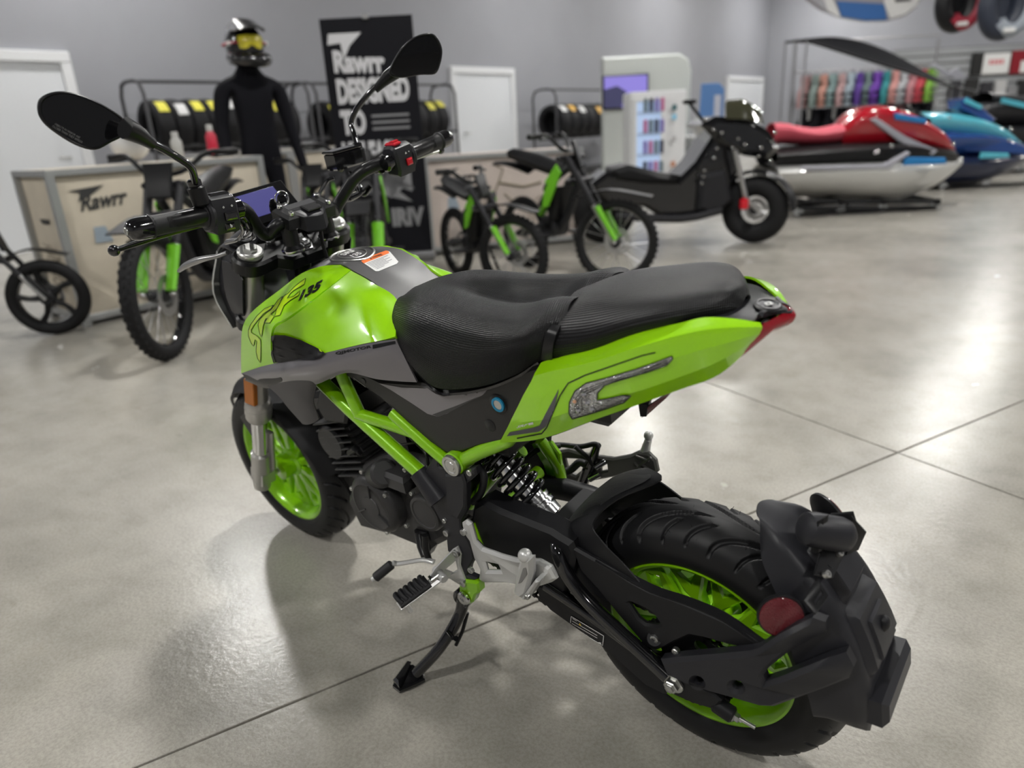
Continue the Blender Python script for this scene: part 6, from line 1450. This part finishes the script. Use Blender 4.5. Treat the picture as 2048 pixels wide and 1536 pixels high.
for k, (zz, m) in enumerate(((zt-.22, mat('teal_print', (.03, .12, .14), .5)), (zt-.34, mat('sky_print', (.25, .55, .75), .5)), (zt-.62, mat('grey_print3', (.45, .45, .46), .5)), (zt-.95, mat('rust_print', (.55, .25, .15), .5)))): Tf.part('price_panel', MB().box((sx, -.003, zz), (.06, .006, .07), bev=.002), m)
g = CAM+FH*(13.0/.94)+RH*((1420-1024)/1423*13.0); Tn = Thing('blue_standee', 'blue and white standing display right of the pale partition', 'display', (g[0], g[1], 0), FACE)
a, c = LK(Tn, 1397, 168, g), LK(Tn, 1444, 290, g)
Tn.part('standee_board', MB().prism([(a[0], 0, 0), (c[0], 0, 0), (c[0], 0, a[2]-.1), (c[0]-.1, 0, a[2]), (a[0]+.06, 0, a[2])], (0, .05, 0), .01), mat('standee_blue', (.10, .22, .48), .4))
Tn.part('standee_panel', MB().box((a[0]*.25+c[0]*.75, -.004, a[2]-.55), (.12, .008, .7), bev=.002), mat('standee_pale', (.5, .52, .6), .4))
g = CAM+FH*(11.8/.94)+RH*((1420-1024)/1423*11.8); Tc = Thing('counter', 'low grey counter behind the black trike', 'counter', (g[0], g[1], 0), FACE)
a, c = LK(Tc, 1382, 272, g), LK(Tc, 1470, 272, g)
Tc.part('counter_body', MB().box(((a[0]+c[0])/2, .3, a[2]/2), (c[0]-a[0], .6, a[2]-.04), bev=.01), mat('counter_grey', (.32, .34, .35), .5)); Tc.part('counter_top', MB().box(((a[0]+c[0])/2, .3, a[2]-.02), (c[0]-a[0]+.06, .66, .04), bev=.01), mat('counter_white', (.6, .61, .62), .4))

# ---- black three-wheeler right of the crates
def depth_pt(u, D): return CAM+FH*(D/.94)+RH*((u-1024)/1423*D)
gT = gp(1510, 486); Tt = Thing('black_trike', 'glossy black three-wheeled motorcycle with a smoked windscreen, facing the watercraft', 'trike', (gT[0], gT[1], 0), FACE)
def tp(u, v, y=0.0): q = LK(Tt, u, v, gT); return np.array((q[0], y, q[2]))
def tpl(px, y, t, bev=.02): return MB().prism([tp(u, v, y) for u, v in px], (0, t, 0), bev)
wc = tp(1511, 420); wheel_part(Tt, (wc[0], .02, .285), .285, .085, 'road', -.55)
rearc = tp(1200, 420); 
for yy in (.45, 1.15): wheel_part(Tt, (rearc[0]+.1, yy, .29), .29, .11, 'road')
Tt.part('trike_body', tpl([(1180, 372), (1215, 345), (1290, 352), (1360, 360), (1395, 325), (1432, 268), (1470, 285), (1486, 330), (1462, 402), (1420, 438), (1330, 440), (1290, 415), (1230, 415)], .05, .55, .04), GLB)
Tt.part('trike_seat', tpl([(1225, 340), (1260, 330), (1320, 345), (1365, 352), (1360, 372), (1290, 370), (1232, 362)], .02, .5, .04), BLK)
Tt.part('front_cowl', tpl([(1402, 250), (1432, 232), (1500, 236), (1540, 262), (1562, 296), (1540, 318), (1492, 312), (1446, 296)], -.02, .6, .05), GLB)
Tt.part('windscreen', MB().patch([[tp(1450, 238, -.02), tp(1452, 212, .02), tp(1462, 202, .1)], [tp(1490, 240, -.05), tp(1490, 208, .0), tp(1492, 200, .1)], [tp(1524, 248, -.02), tp(1520, 222, .03), tp(1514, 212, .1)]], 4, 4, .01), mat('smoked_screen', (.05, .05, .03), .15, coat=1))
Tt.part('front_fender', MB().lathe([(.31, -.09), (.335, -.05), (.34, 0), (.335, .05), (.31, .09), (.325, 0)], (wc[0], .02, .285), (math.sin(.55), math.cos(.55), 0), 24, closed=True, a0=PI*.12 if False else PI, a1=2*PI), BLK)
for dy in (-.10, .12):
    Tt.part('fork_leg', MB().tube([tp(1462, 300, dy), tp(1484, 395, dy), np.array((wc[0], dy, .285))], .022, 10), SPOKE if dy < 0 else BLK2)
Tt.part('brake_caliper', MB().box(tp(1478, 405, -.13), (.06, .05, .09), bev=.012), RED)
Tt.part('handlebar', MB().tube([tp(1385, 205, .1), tp(1410, 238, .1), tp(1440, 250, .25)], .014, 8), BLK); Tt.part('handlebar_mirror', MB().box(tp(1384, 203, .08), (.11, .04, .035), bev=.012), BLK)
Tt.part('handlebar_mirror', MB().box(tp(1534, 232, .3), (.06, .03, .05), bev=.012), BLK)
Tt.part('engine', tpl([(1400, 350), (1450, 340), (1466, 400), (1430, 430), (1395, 420)], -.03, .5, .03), BLK2)
Tt.part('exhaust', MB().tube([tp(1440, 420, -.02), tp(1360, 436, -.05), tp(1230, 430, -.06)], .035, 12, smooth=3), BLK2)
for k, (u, v) in enumerate([(1408, 240), (1423, 259), (1440, 265), (1472, 277), (1485, 288), (1430, 296), (1424, 315), (1405, 340), (1403, 352), (1400, 365), (1518, 295), (1538, 282), (1545, 265), (1536, 320), (1500, 346), (1512, 312), (1518, 228), (1462, 295)]):
    Tt.part('glint_bead', MB().sphere(tp(u, v, -.06), .013, 10), CHROME)  # chrome beads added to mirror the lamps as bright dots, not real fittings

# ---- watercraft on stands
def craft(label, D, hull, deck, hullm, deckm, bodym, seatpx=None, extra=None, yaw=0.0, seatm=None, uc=1720, beam=.5):
    gC = depth_pt(uc, D); T = Thing('watercraft', label, 'watercraft', (gC[0], gC[1], 0), FACE, 'watercraft parked in a row on stands')
    P = lambda u, v: LK(T, u, v, gC+FH*beam)
    def loft(st, name, m, full=True, th=.02):
        rows = []
        for (u, vb, vt, hb) in st:
            lo, hi = P(u, vb), P(u, vt); x = lo[0]; zb, zt = lo[2], hi[2]; yc = beam
            sec = [(0, zb), (.70, zb+.25*(zt-zb)), (1.0, zb+.75*(zt-zb)), (.96, zt), (.55, zt+.04), (0, zt+.05)]
            r = [np.array((x, yc-hb*a, z)) for a, z in sec]+[np.array((x, yc+hb*a, z)) for a, z in sec[-2::-1]]
            rows.append(r)
        return T.part(name, MB().patch(rows, 2, 4), m, ang=50)
    loft(hull, 'hull', hullm); loft(deck, 'deck_body', bodym)
    return T, P, loft
WHH = mat('hull_white', (.58, .58, .56), .3, coat=.6); NAVY = mat('hull_navy', (.012, .018, .05), .3, coat=.6); REDP = mat('craft_red', (.42, .006, .018), .25, coat=.9); PINK = mat('seat_coral', (.62, .09, .13), .6); TEAL = mat('craft_teal', (.10, .48, .60), .25, coat=.8); BLUE = mat('craft_blue', (.015, .06, .24), .25, coat=.8); SKY = mat('bumper_blue', (.02, .22, .55), .5); LAV = mat('craft_silver', (.42, .42, .47), .3, coat=.5)
T, P, loft = craft('red and white watercraft with a coral seat, nearest of the row', 7.2,
    [(1528, 384, 337, .40), (1580, 389, 334, .48), (1660, 396, 331, .50), (1740, 402, 329, .50), (1800, 396, 328, .40), (1850, 380, 327, .27), (1890, 356, 326, .13), (1922, 330, 325, .02)],
    [(1530, 336, 306, .36), (1600, 334, 300, .42), (1680, 332, 294, .42), (1760, 330, 290, .40), (1830, 328, 296, .32), (1890, 327, 306, .18), (1912, 326, 318, .04)], WHH, None, BLK)
loft([(1668, 300, 262, .20), (1690, 304, 238, .26), (1720, 306, 222, .30), (1770, 304, 226, .32), (1820, 304, 246, .28), (1868, 308, 272, .20), (1902, 314, 300, .06)], 'front_cowl', REDP)
loft([(1540, 288, 256, .15), (1565, 288, 256, .2), (1590, 290, 262, .2), (1630, 290, 266, .2), (1672, 288, 258, .2)], 'seat', PINK)
def strip(T, P, px, m, name, y=-.01, t=.03): return T.part(name, MB().prism([np.array((P(u, v)[0], y, P(u, v)[2])) for u, v in px], (0, t, 0), .008), m)
strip(T, P, [(1712, 240), (1722, 236), (1780, 272), (1840, 300), (1832, 308), (1770, 284)], LAV, 'cowl_stripe', .17, .05)
strip(T, P, [(1756, 227), (1818, 238), (1816, 248), (1758, 240)], SKY, 'cowl_panel', .15, .05)
strip(T, P, [(1762, 311), (1836, 312), (1838, 323), (1758, 326)], SKY, 'bumper_pad', -.02, .05)
strip(T, P, [(1565, 328), (1720, 324), (1765, 300), (1770, 304), (1730, 332), (1565, 336)], LAV, 'gunwale_trim', -.02, .05)
T.part('handlebar', MB().tube([np.array((P(1775, 215)[0], yy, P(1775, 215)[2]+abs(yy-.5)*.05)) for yy in (.15, .4, .5, .6, .85)], .02, 8), BLK)
strip(T, P, [(1770, 208), (1800, 212), (1850, 240), (1840, 252), (1790, 232)], BLK, 'steering_cover', .35, .3)
for u, v in ((1715, 301), (1742, 290), (1858, 286), (1722, 240), (1710, 302)): T.part('cleat', MB().sphere(np.array((P(u, v)[0], .06 if v > 285 else .2, P(u, v)[2])), .018, 10), CHROME)
def stand(T, P, us, top, bot, dy=(.1, .9)):
    for y in dy:
        for v in (top, (top+bot)/2): T.part('stand_rail', MB().tube([np.array((P(us[0], v)[0], y, P(us[0], v)[2])), np.array((P(us[-1], v)[0], y, P(us[-1], v)[2]))], .025, 8), BLK)
        for u in us: 
            q = P(u, top); T.part('stand_post', MB().tube([np.array((q[0], y, q[2])), np.array((q[0], y, .05))], .022, 8), BLK); T.part('caster', MB().cyl((q[0], y-.02, .05), (q[0], y+.02, .05), .05, 14), RAIL)
        T.part('stand_foot', MB().box(((P(us[0], top)[0]+P(us[-1], top)[0])/2, y, .03), (abs(P(us[-1], top)[0]-P(us[0], top)[0]), .06, .03), bev=.005), BLK)
    for u in us: q = P(u, top); T.part('stand_bunk', MB().box((q[0], .5, q[2]), (.06, .9, .06), bev=.01), BLK)
stand(T, P, (1570, 1650, 1730, 1830), 396, 422)
T, P, loft = craft('navy and turquoise watercraft behind the red one', 8.9,
    [(1790, 372, 322, .45), (1860, 376, 319, .5), (1930, 372, 316, .46), (1990, 352, 313, .34), (2040, 330, 310, .15), (2062, 318, 309, .03)],
    [(1800, 322, 280, .42), (1870, 320, 270, .42), (1940, 317, 272, .38), (2000, 314, 284, .28), (2050, 311, 300, .08)], NAVY, None, BLUE, uc=1920)
loft([(1815, 275, 236, .26), (1850, 276, 232, .3), (1900, 280, 236, .32), (1950, 290, 248, .3), (2000, 300, 270, .2), (2040, 306, 294, .05)], 'front_cowl', TEAL)
strip(T, P, [(1868, 262), (1960, 276), (2030, 296), (2036, 308), (1900, 300), (1866, 285)], BLUE, 'cowl_side', .14, .05)
strip(T, P, [(1912, 314), (1968, 312), (1966, 304), (1914, 302)], TEAL, 'bumper_pad', -.02, .04)
strip(T, P, [(1902, 200), (1918, 196), (1945, 216), (1972, 240), (1960, 246), (1905, 218)], BLUE, 'steering_cover', .3, .3)
strip(T, P, [(1912, 197), (1944, 213), (1940, 220), (1908, 206)], TEAL, 'steering_trim', .27, .04)
stand(T, P, (1850, 1930, 2010), 384, 405)
for u, v in ((1866, 236), (1984, 258), (1980, 280)): T.part('cleat', MB().sphere(np.array((P(u, v)[0], .13, P(u, v)[2])), .02, 10), CHROME)
T, P, loft = craft('charcoal watercraft with turquoise stripes at the right edge', 10.6,
    [(1900, 300, 262, .45), (1980, 302, 258, .5), (2060, 300, 256, .5), (2130, 285, 254, .3)], [(1905, 262, 225, .4), (1980, 260, 210, .4), (2060, 258, 226, .36), (2130, 256, 246, .1)], BLK2, None, BLK2, uc=2010)
strip(T, P, [(1968, 198), (2030, 212), (2028, 222), (1966, 208)], TEAL, 'hood_stripe', .05, .05); strip(T, P, [(2038, 208), (2060, 214), (2058, 224), (2036, 218)], TEAL, 'hood_stripe', .05, .05)
loft([(1960, 226, 192, .25), (2010, 232, 196, .3), (2070, 244, 214, .25)], 'hood', BLK2)
stand(T, P, (1930, 2010, 2080), 304, 318)

# ---- rail of life vests
gR = depth_pt(1720, 13.4); Tr = Thing('garment_rail', 'tall steel garment rail holding bright life vests behind the watercraft', 'garment rail', (gR[0], gR[1], 0), FACE)
PR = lambda u, v: LK(Tr, u, v, gR)
RS = mat('rail_steel', (.30, .30, .31), .4, .7)
for u in (1592, 1878):
    q = PR(u, 78); Tr.part('rail_post', MB().tube([(q[0], 0, 0), (q[0], 0, q[2])], .03, 10), RS); Tr.part('rail_post', MB().tube([(q[0]+.12, -.25, 0), (q[0], 0, 1.6)], .022, 8), RS)
    Tr.part('rail_foot', MB().box((q[0], 0, .03), (.08, .7, .06), bev=.01), RS)
zA = PR(1720, 78)[2]; zB = PR(1720, 138)[2]; zD = PR(1720, 205)[2]
for z in (zA, zB, zD): Tr.part('rail_bar', MB().tube([(PR(1592, 78)[0], 0, z), (PR(1878, 78)[0], 0, z)], .018, 8), RS)
cols = [('dusty pink', (.38, .22, .22)), ('grey green', (.22, .28, .26)), ('peach', (.60, .30, .24)), ('seafoam', (.25, .36, .36)), ('pale pink', (.50, .32, .32)), ('pale blue', (.38, .46, .52)), ('deep purple', (.10, .04, .28)), ('slate green', (.16, .22, .22)), ('violet', (.16, .05, .38)), ('teal', (.03, .24, .26)), ('salmon', (.58, .27, .25)), ('silver', (.40, .42, .44)), ('rose', (.42, .18, .20)), ('red', (.45, .05, .07)), ('lime green', (.16, .34, .04))]
us = np.linspace(1616, 1866, len(cols))
WT = mat('swing_tag', (.66, .66, .66), .6)
for k, (nm, c_) in enumerate(cols):
    q = PR(us[k], 140); loc = Tr.loc+Tr.M@np.array((q[0], 0, 0))
    Tv = Thing('life_vest', '%s life vest hanging on the garment rail' % nm, 'life vest', tuple(loc), FACE+rng.uniform(.5, 1.0), 'life vests on the rail'); z = zB-.03; m_ = mat('vest_'+nm.replace(' ', '_'), c_, .6)
    w_ = .21; h_ = .60
    Tv.part('vest_shell', MB().prism([(-w_, -.06, z-h_), (w_, -.06, z-h_), (w_, -.06, z-.32), (w_*.62, -.06, z-.22), (w_*.66, -.06, z-.04), (w_*.32, -.06, z-.03), (w_*.14, -.06, z-.18), (-w_*.14, -.06, z-.18), (-w_*.32, -.06, z-.03), (-w_*.66, -.06, z-.04), (-w_*.62, -.06, z-.22), (-w_, -.06, z-.32)], (0, .12, 0), .03), m_)
    for zz in (z-.38, z-.50): Tv.part('vest_strap', MB().box((0, -.065, zz), (2*w_+.01, .014, .03), bev=.003), BLK)
    Tv.part('hanger', MB().tube([(-.14, 0, z-.05), (0, 0, z+.02), (.14, 0, z-.05)], .006, 6), BLK); Tv.part('hanger_hook', MB().tube([(0, 0, z+.02), (0, 0, z+.06)], .004, 6), SPOKE)
    if k % 3 == 0: Tv.part('swing_tag', MB().box((.02, -.075, z-.62), (.10, .006, .16), bev=.001), WT)
for k, u in enumerate(np.linspace(1612, 1860, 11)):
    q = PR(u, 205); loc = Tr.loc+Tr.M@np.array((q[0], 0, 0)); z = zD-.03
    nth = ['first', 'second', 'third', 'fourth', 'fifth', 'sixth', 'seventh', 'eighth', 'ninth', 'tenth', 'eleventh'][k]
    Tv = Thing('black_vest', '%s black vest from the left on the lower bar of the garment rail' % nth, 'life vest', tuple(loc), FACE+.6, 'black vests on the lower bar')
    Tv.part('vest_shell', MB().prism([(-.22, -.06, z-.62), (.22, -.06, z-.62), (.22, -.06, z-.3), (.14, -.06, z-.2), (.14, -.06, z-.03), (.06, -.06, z-.03), (0, -.06, z-.16), (-.06, -.06, z-.03), (-.14, -.06, z-.03), (-.14, -.06, z-.2), (-.22, -.06, z-.3)], (0, .12, 0), .03), JER)
    Tv.part('vest_strap', MB().box((0, -.065, z-.42), (.45, .014, .03), bev=.003), BLK2); Tv.part('hanger_hook', MB().tube([(0, 0, z-.06), (0, 0, z+.06)], .004, 6), SPOKE)
    if k % 2 == 0: Tv.part('swing_tag', MB().box((.03, -.075, z-.12), (.12, .006, .22), bev=.001), WT if k != 4 else mat('tag_blue', (.3, .55, .68), .6))

# ---- black awning over the watercraft
gA = depth_pt(1760, 11.8); Ta = Thing('sun_awning', 'curved black fabric awning stretched over the watercraft', 'awning', (gA[0], gA[1], 0), FACE)
PA = lambda u, v, y: np.array((LK(Ta, u, v, gA)[0], y, LK(Ta, u, v, gA)[2]))
rowsT = [[PA(1594, 78, .5), PA(1650, 71, .5), PA(1700, 69, .5), PA(1760, 80, .5), PA(1820, 104, .5), PA(1880, 138, .5), PA(1940, 170, .5)],
         [PA(1596, 83, .1), PA(1655, 90, .1), PA(1705, 98, .1), PA(1765, 113, .1), PA(1825, 134, .1), PA(1880, 156, .1), PA(1935, 178, .1)],
         [PA(1598, 87, -.3), PA(1660, 106, -.3), PA(1710, 122, -.3), PA(1770, 140, -.3), PA(1830, 158, -.3), PA(1880, 174, -.3), PA(1930, 186, -.3)]]
Ta.part('awning_cloth', MB().patch(rowsT, 5, 4, .01), mat('awning_cloth', (.004, .004, .006), .85, spec=.1))
Ta.part('awning_spar', MB().tube([rowsT[0][k] for k in range(7)], .02, 8, smooth=3), BLK); Ta.part('awning_spar', MB().tube([rowsT[2][k] for k in range(7)], .018, 8, smooth=3), BLK)
for k in (0, 6):
    for r_ in (0, 2): p = rowsT[r_][k]; Ta.part('awning_pole', MB().tube([p, (p[0], p[1], 0)], .018, 8), RS)
strip(Ta, lambda u, v: LK(Ta, u, v, gA), [(1838, 134), (1846, 130), (1880, 152), (1872, 158)], LAV, 'awning_strap', -.34, .03); strip(Ta, lambda u, v: LK(Ta, u, v, gA), [(1872, 148), (1890, 138), (1910, 158), (1884, 162)], LAV, 'awning_buckle', -.34, .03)

# ---- slatwall with goods, boards and towables above
gS = V3((pxy(1930, 130, -22.6)[0], -22.6, 0)); FY = PI
Tw = Thing('slatwall_display', 'pale slatwall display stand on the right behind the watercraft', 'display wall', tuple(gS), FACE)
PW = lambda u, v: LK(Tw, u, v, gS)
a, c = PW(1790, 86), PW(2090, 86); zt = PW(1940, 92)[2]
Tw.part('slatwall_back', MB().box(((a[0]+c[0])/2, .06, zt/2), (c[0]-a[0], .06, zt), bev=.005), mat('slat_dark', (.12, .12, .125), .6))
for k in range(12): Tw.part('slat', MB().box(((a[0]+c[0])/2, .02, zt-.1-k*.19), (c[0]-a[0], .03, .155), bev=.006), mat('slat_grey', (.30, .31, .32), .55))
zi = 0
for k, (u, v, w_, h_, cn, c_) in enumerate([(1938, 178, .35, .5, 'black', (.02, .02, .02)), (1968, 182, .3, .45, 'dark', (.03, .03, .035)), (1996, 176, .3, .4, 'white', (.5, .5, .5)), (2020, 186, .3, .35, 'grey', (.25, .25, .26)), (2040, 176, .28, .4, 'black', (.02, .02, .02)), (1905, 182, .3, .5, 'black', (.02, .02, .025)), (1950, 128, .28, .55, 'black', (.015, .015, .015))]):
    q = PW(u, v); nth = ['lowest left', 'second', 'third', 'fourth', 'rightmost', 'outermost left', 'tall upper'][k]
    To = Thing('hanging_pack', '%s %s packet hooked on the slatwall' % (nth, cn), 'packet', tuple(Tw.loc+Tw.M@np.array((q[0], -.05, 0))), FACE, 'packets on the slatwall')
    To.part('packet', MB().box((0, -.03, q[2]), (w_, .06, h_), bev=.01), mat('packet_%d' % k, c_, .5)); To.part('peg_hook', MB().tube([(0, .05, q[2]+h_*.45), (0, -.08, q[2]+h_*.45)], .008, 6), SPOKE)
for (lab, u0, u1, v0, v1, cn) in (('white sign with red print on the slatwall', 1966, 2012, 108, 147, WHITE), ('dark red sign with white corner at the right edge of the slatwall', 2024, 2052, 102, 147, mat('sign_red', (.25, .01, .02), .5))):
    a, c = PW(u0, v0), PW(u1, v1); To = Thing('price_sign', lab, 'sign', tuple(Tw.loc+Tw.M@np.array(((a[0]+c[0])/2, -.04, 0))), FACE); w_, h_ = c[0]-a[0], a[2]-c[2]; z = (a[2]+c[2])/2
    To.part('sign_board', MB().box((0, 0, z), (w_, .05, h_), bev=.03), cn)
    if cn is WHITE:
        for k in range(4): To.part('sign_print', MB().box((-w_*.22+k*w_*.145, -.027, z+h_*.08), (w_*.10, .004, h_*.22), bev=.001), mat('sign_ink', (.6, .12, .14), .6))
    else: To.part('sign_corner', MB().box((w_*.22, -.027, z-h_*.2), (w_*.4, .004, h_*.5), bev=.001), WHITE)
def hung(name, label, cat, u, v, D):
    g_ = depth_pt(u, D); T = Thing(name, label, cat, (g_[0], g_[1], 0), FACE); return T, (lambda uu, vv: LK(T, uu, vv, g_))
T, P = hung('paddle_board', 'long grey paddle board with blue and white bands hung high on the right', 'paddle board', 1728, 0, 16.0)
def bp_(px, y, t, m, name, bev=.02): return T.part(name, MB().prism([np.array((P(u, v)[0], y, P(u, v)[2])) for u, v in px], (0, t, 0), bev), m)
out = [(1598, -30), (1612, -4), (1640, 18), (1680, 34), (1730, 43), (1775, 42), (1812, 32), (1838, 10), (1846, -16), (1838, -40), (1800, -62), (1700, -70), (1630, -58)]
bp_(out, 0, .14, mat('board_grey', (.32, .31, .33), .5), 'board_body', .04)
bp_([(1602, -30), (1616, -6), (1642, 15), (1664, 25), (1655, -60), (1632, -55)], -.012, .01, mat('board_pale', (.40, .40, .43), .5), 'board_nose', .002)
bp_([(1662, -10), (1680, 32), (1676, 34), (1655, 22), (1645, -10)], -.016, .01, WHITE, 'board_band', .002)
bp_([(1672, 2), (1768, 8), (1774, 40), (1730, 41), (1682, 33)], -.016, .01, mat('board_blue', (.03, .13, .38), .5), 'board_band', .002)
bp_([(1764, -60), (1800, -58), (1836, -38), (1842, -16), (1834, 10), (1810, 28), (1780, 38), (1768, 8)], -.016, .01, WHITE, 'board_tail', .002)
bp_([(1788, -2), (1820, -4), (1822, 2), (1790, 5)], -.02, .006, INK, 'board_print', .001)
for u in (1650, 1800): q = P(u, -60); T.part('hanging_rope', MB().tube([(q[0], .07, q[2]), (q[0], .07, ZC)], .01, 6), BLK)
for lab, u, cv_, rw, rh, m1, m2, zz in (('black and red towable tube hung high on the right', 1915, 5, 44, 62, BLK, mat('tube_red', (.30, .02, .04), .5), 15.0), ('dark blue-grey towable tube hung at the top right corner', 2008, 10, 50, 72, mat('tube_navy', (.02, .025, .04), .5), mat('tube_grey', (.28, .31, .35), .5), 14.2)):
    T, P = hung('towable_tube', lab, 'towable', u, cv_, zz); c0 = P(u, cv_); w_ = P(u+rw, cv_)[0]-c0[0]; h_ = c0[2]-P(u, cv_+rh)[2]
    r_ = min(w_, h_)*.36
    T.part('tube_ring', MB().tube([np.array((c0[0]+(w_-r_)*math.cos(q), 0, c0[2]+(h_-r_)*math.sin(q))) for q in np.linspace(0, 2*PI, 36, endpoint=False)], r_, 14, closed=True), m1)
    T.part('tube_cover', MB().tube([np.array((c0[0]+.1+(w_-r_)*.98*math.cos(q), -.06, c0[2]+(h_-r_)*.98*math.sin(q))) for q in np.linspace(-2.4, .9, 20)], r_*.86, 12), m2)
    T.part('tube_floor', MB().box((c0[0], .05, c0[2]), (w_*1.1, .05, h_*1.1), bev=.02), m1)
    T.part('tube_handle', MB().box((c0[0]+w_*.1, -r_-.02, c0[2]-h_*.72), (.22, .05, .08), bev=.015), WHITE)
    T.part('hanging_rope', MB().tube([(c0[0], .05, c0[2]+h_*.6), (c0[0], .05, ZC)], .01, 6), BLK)
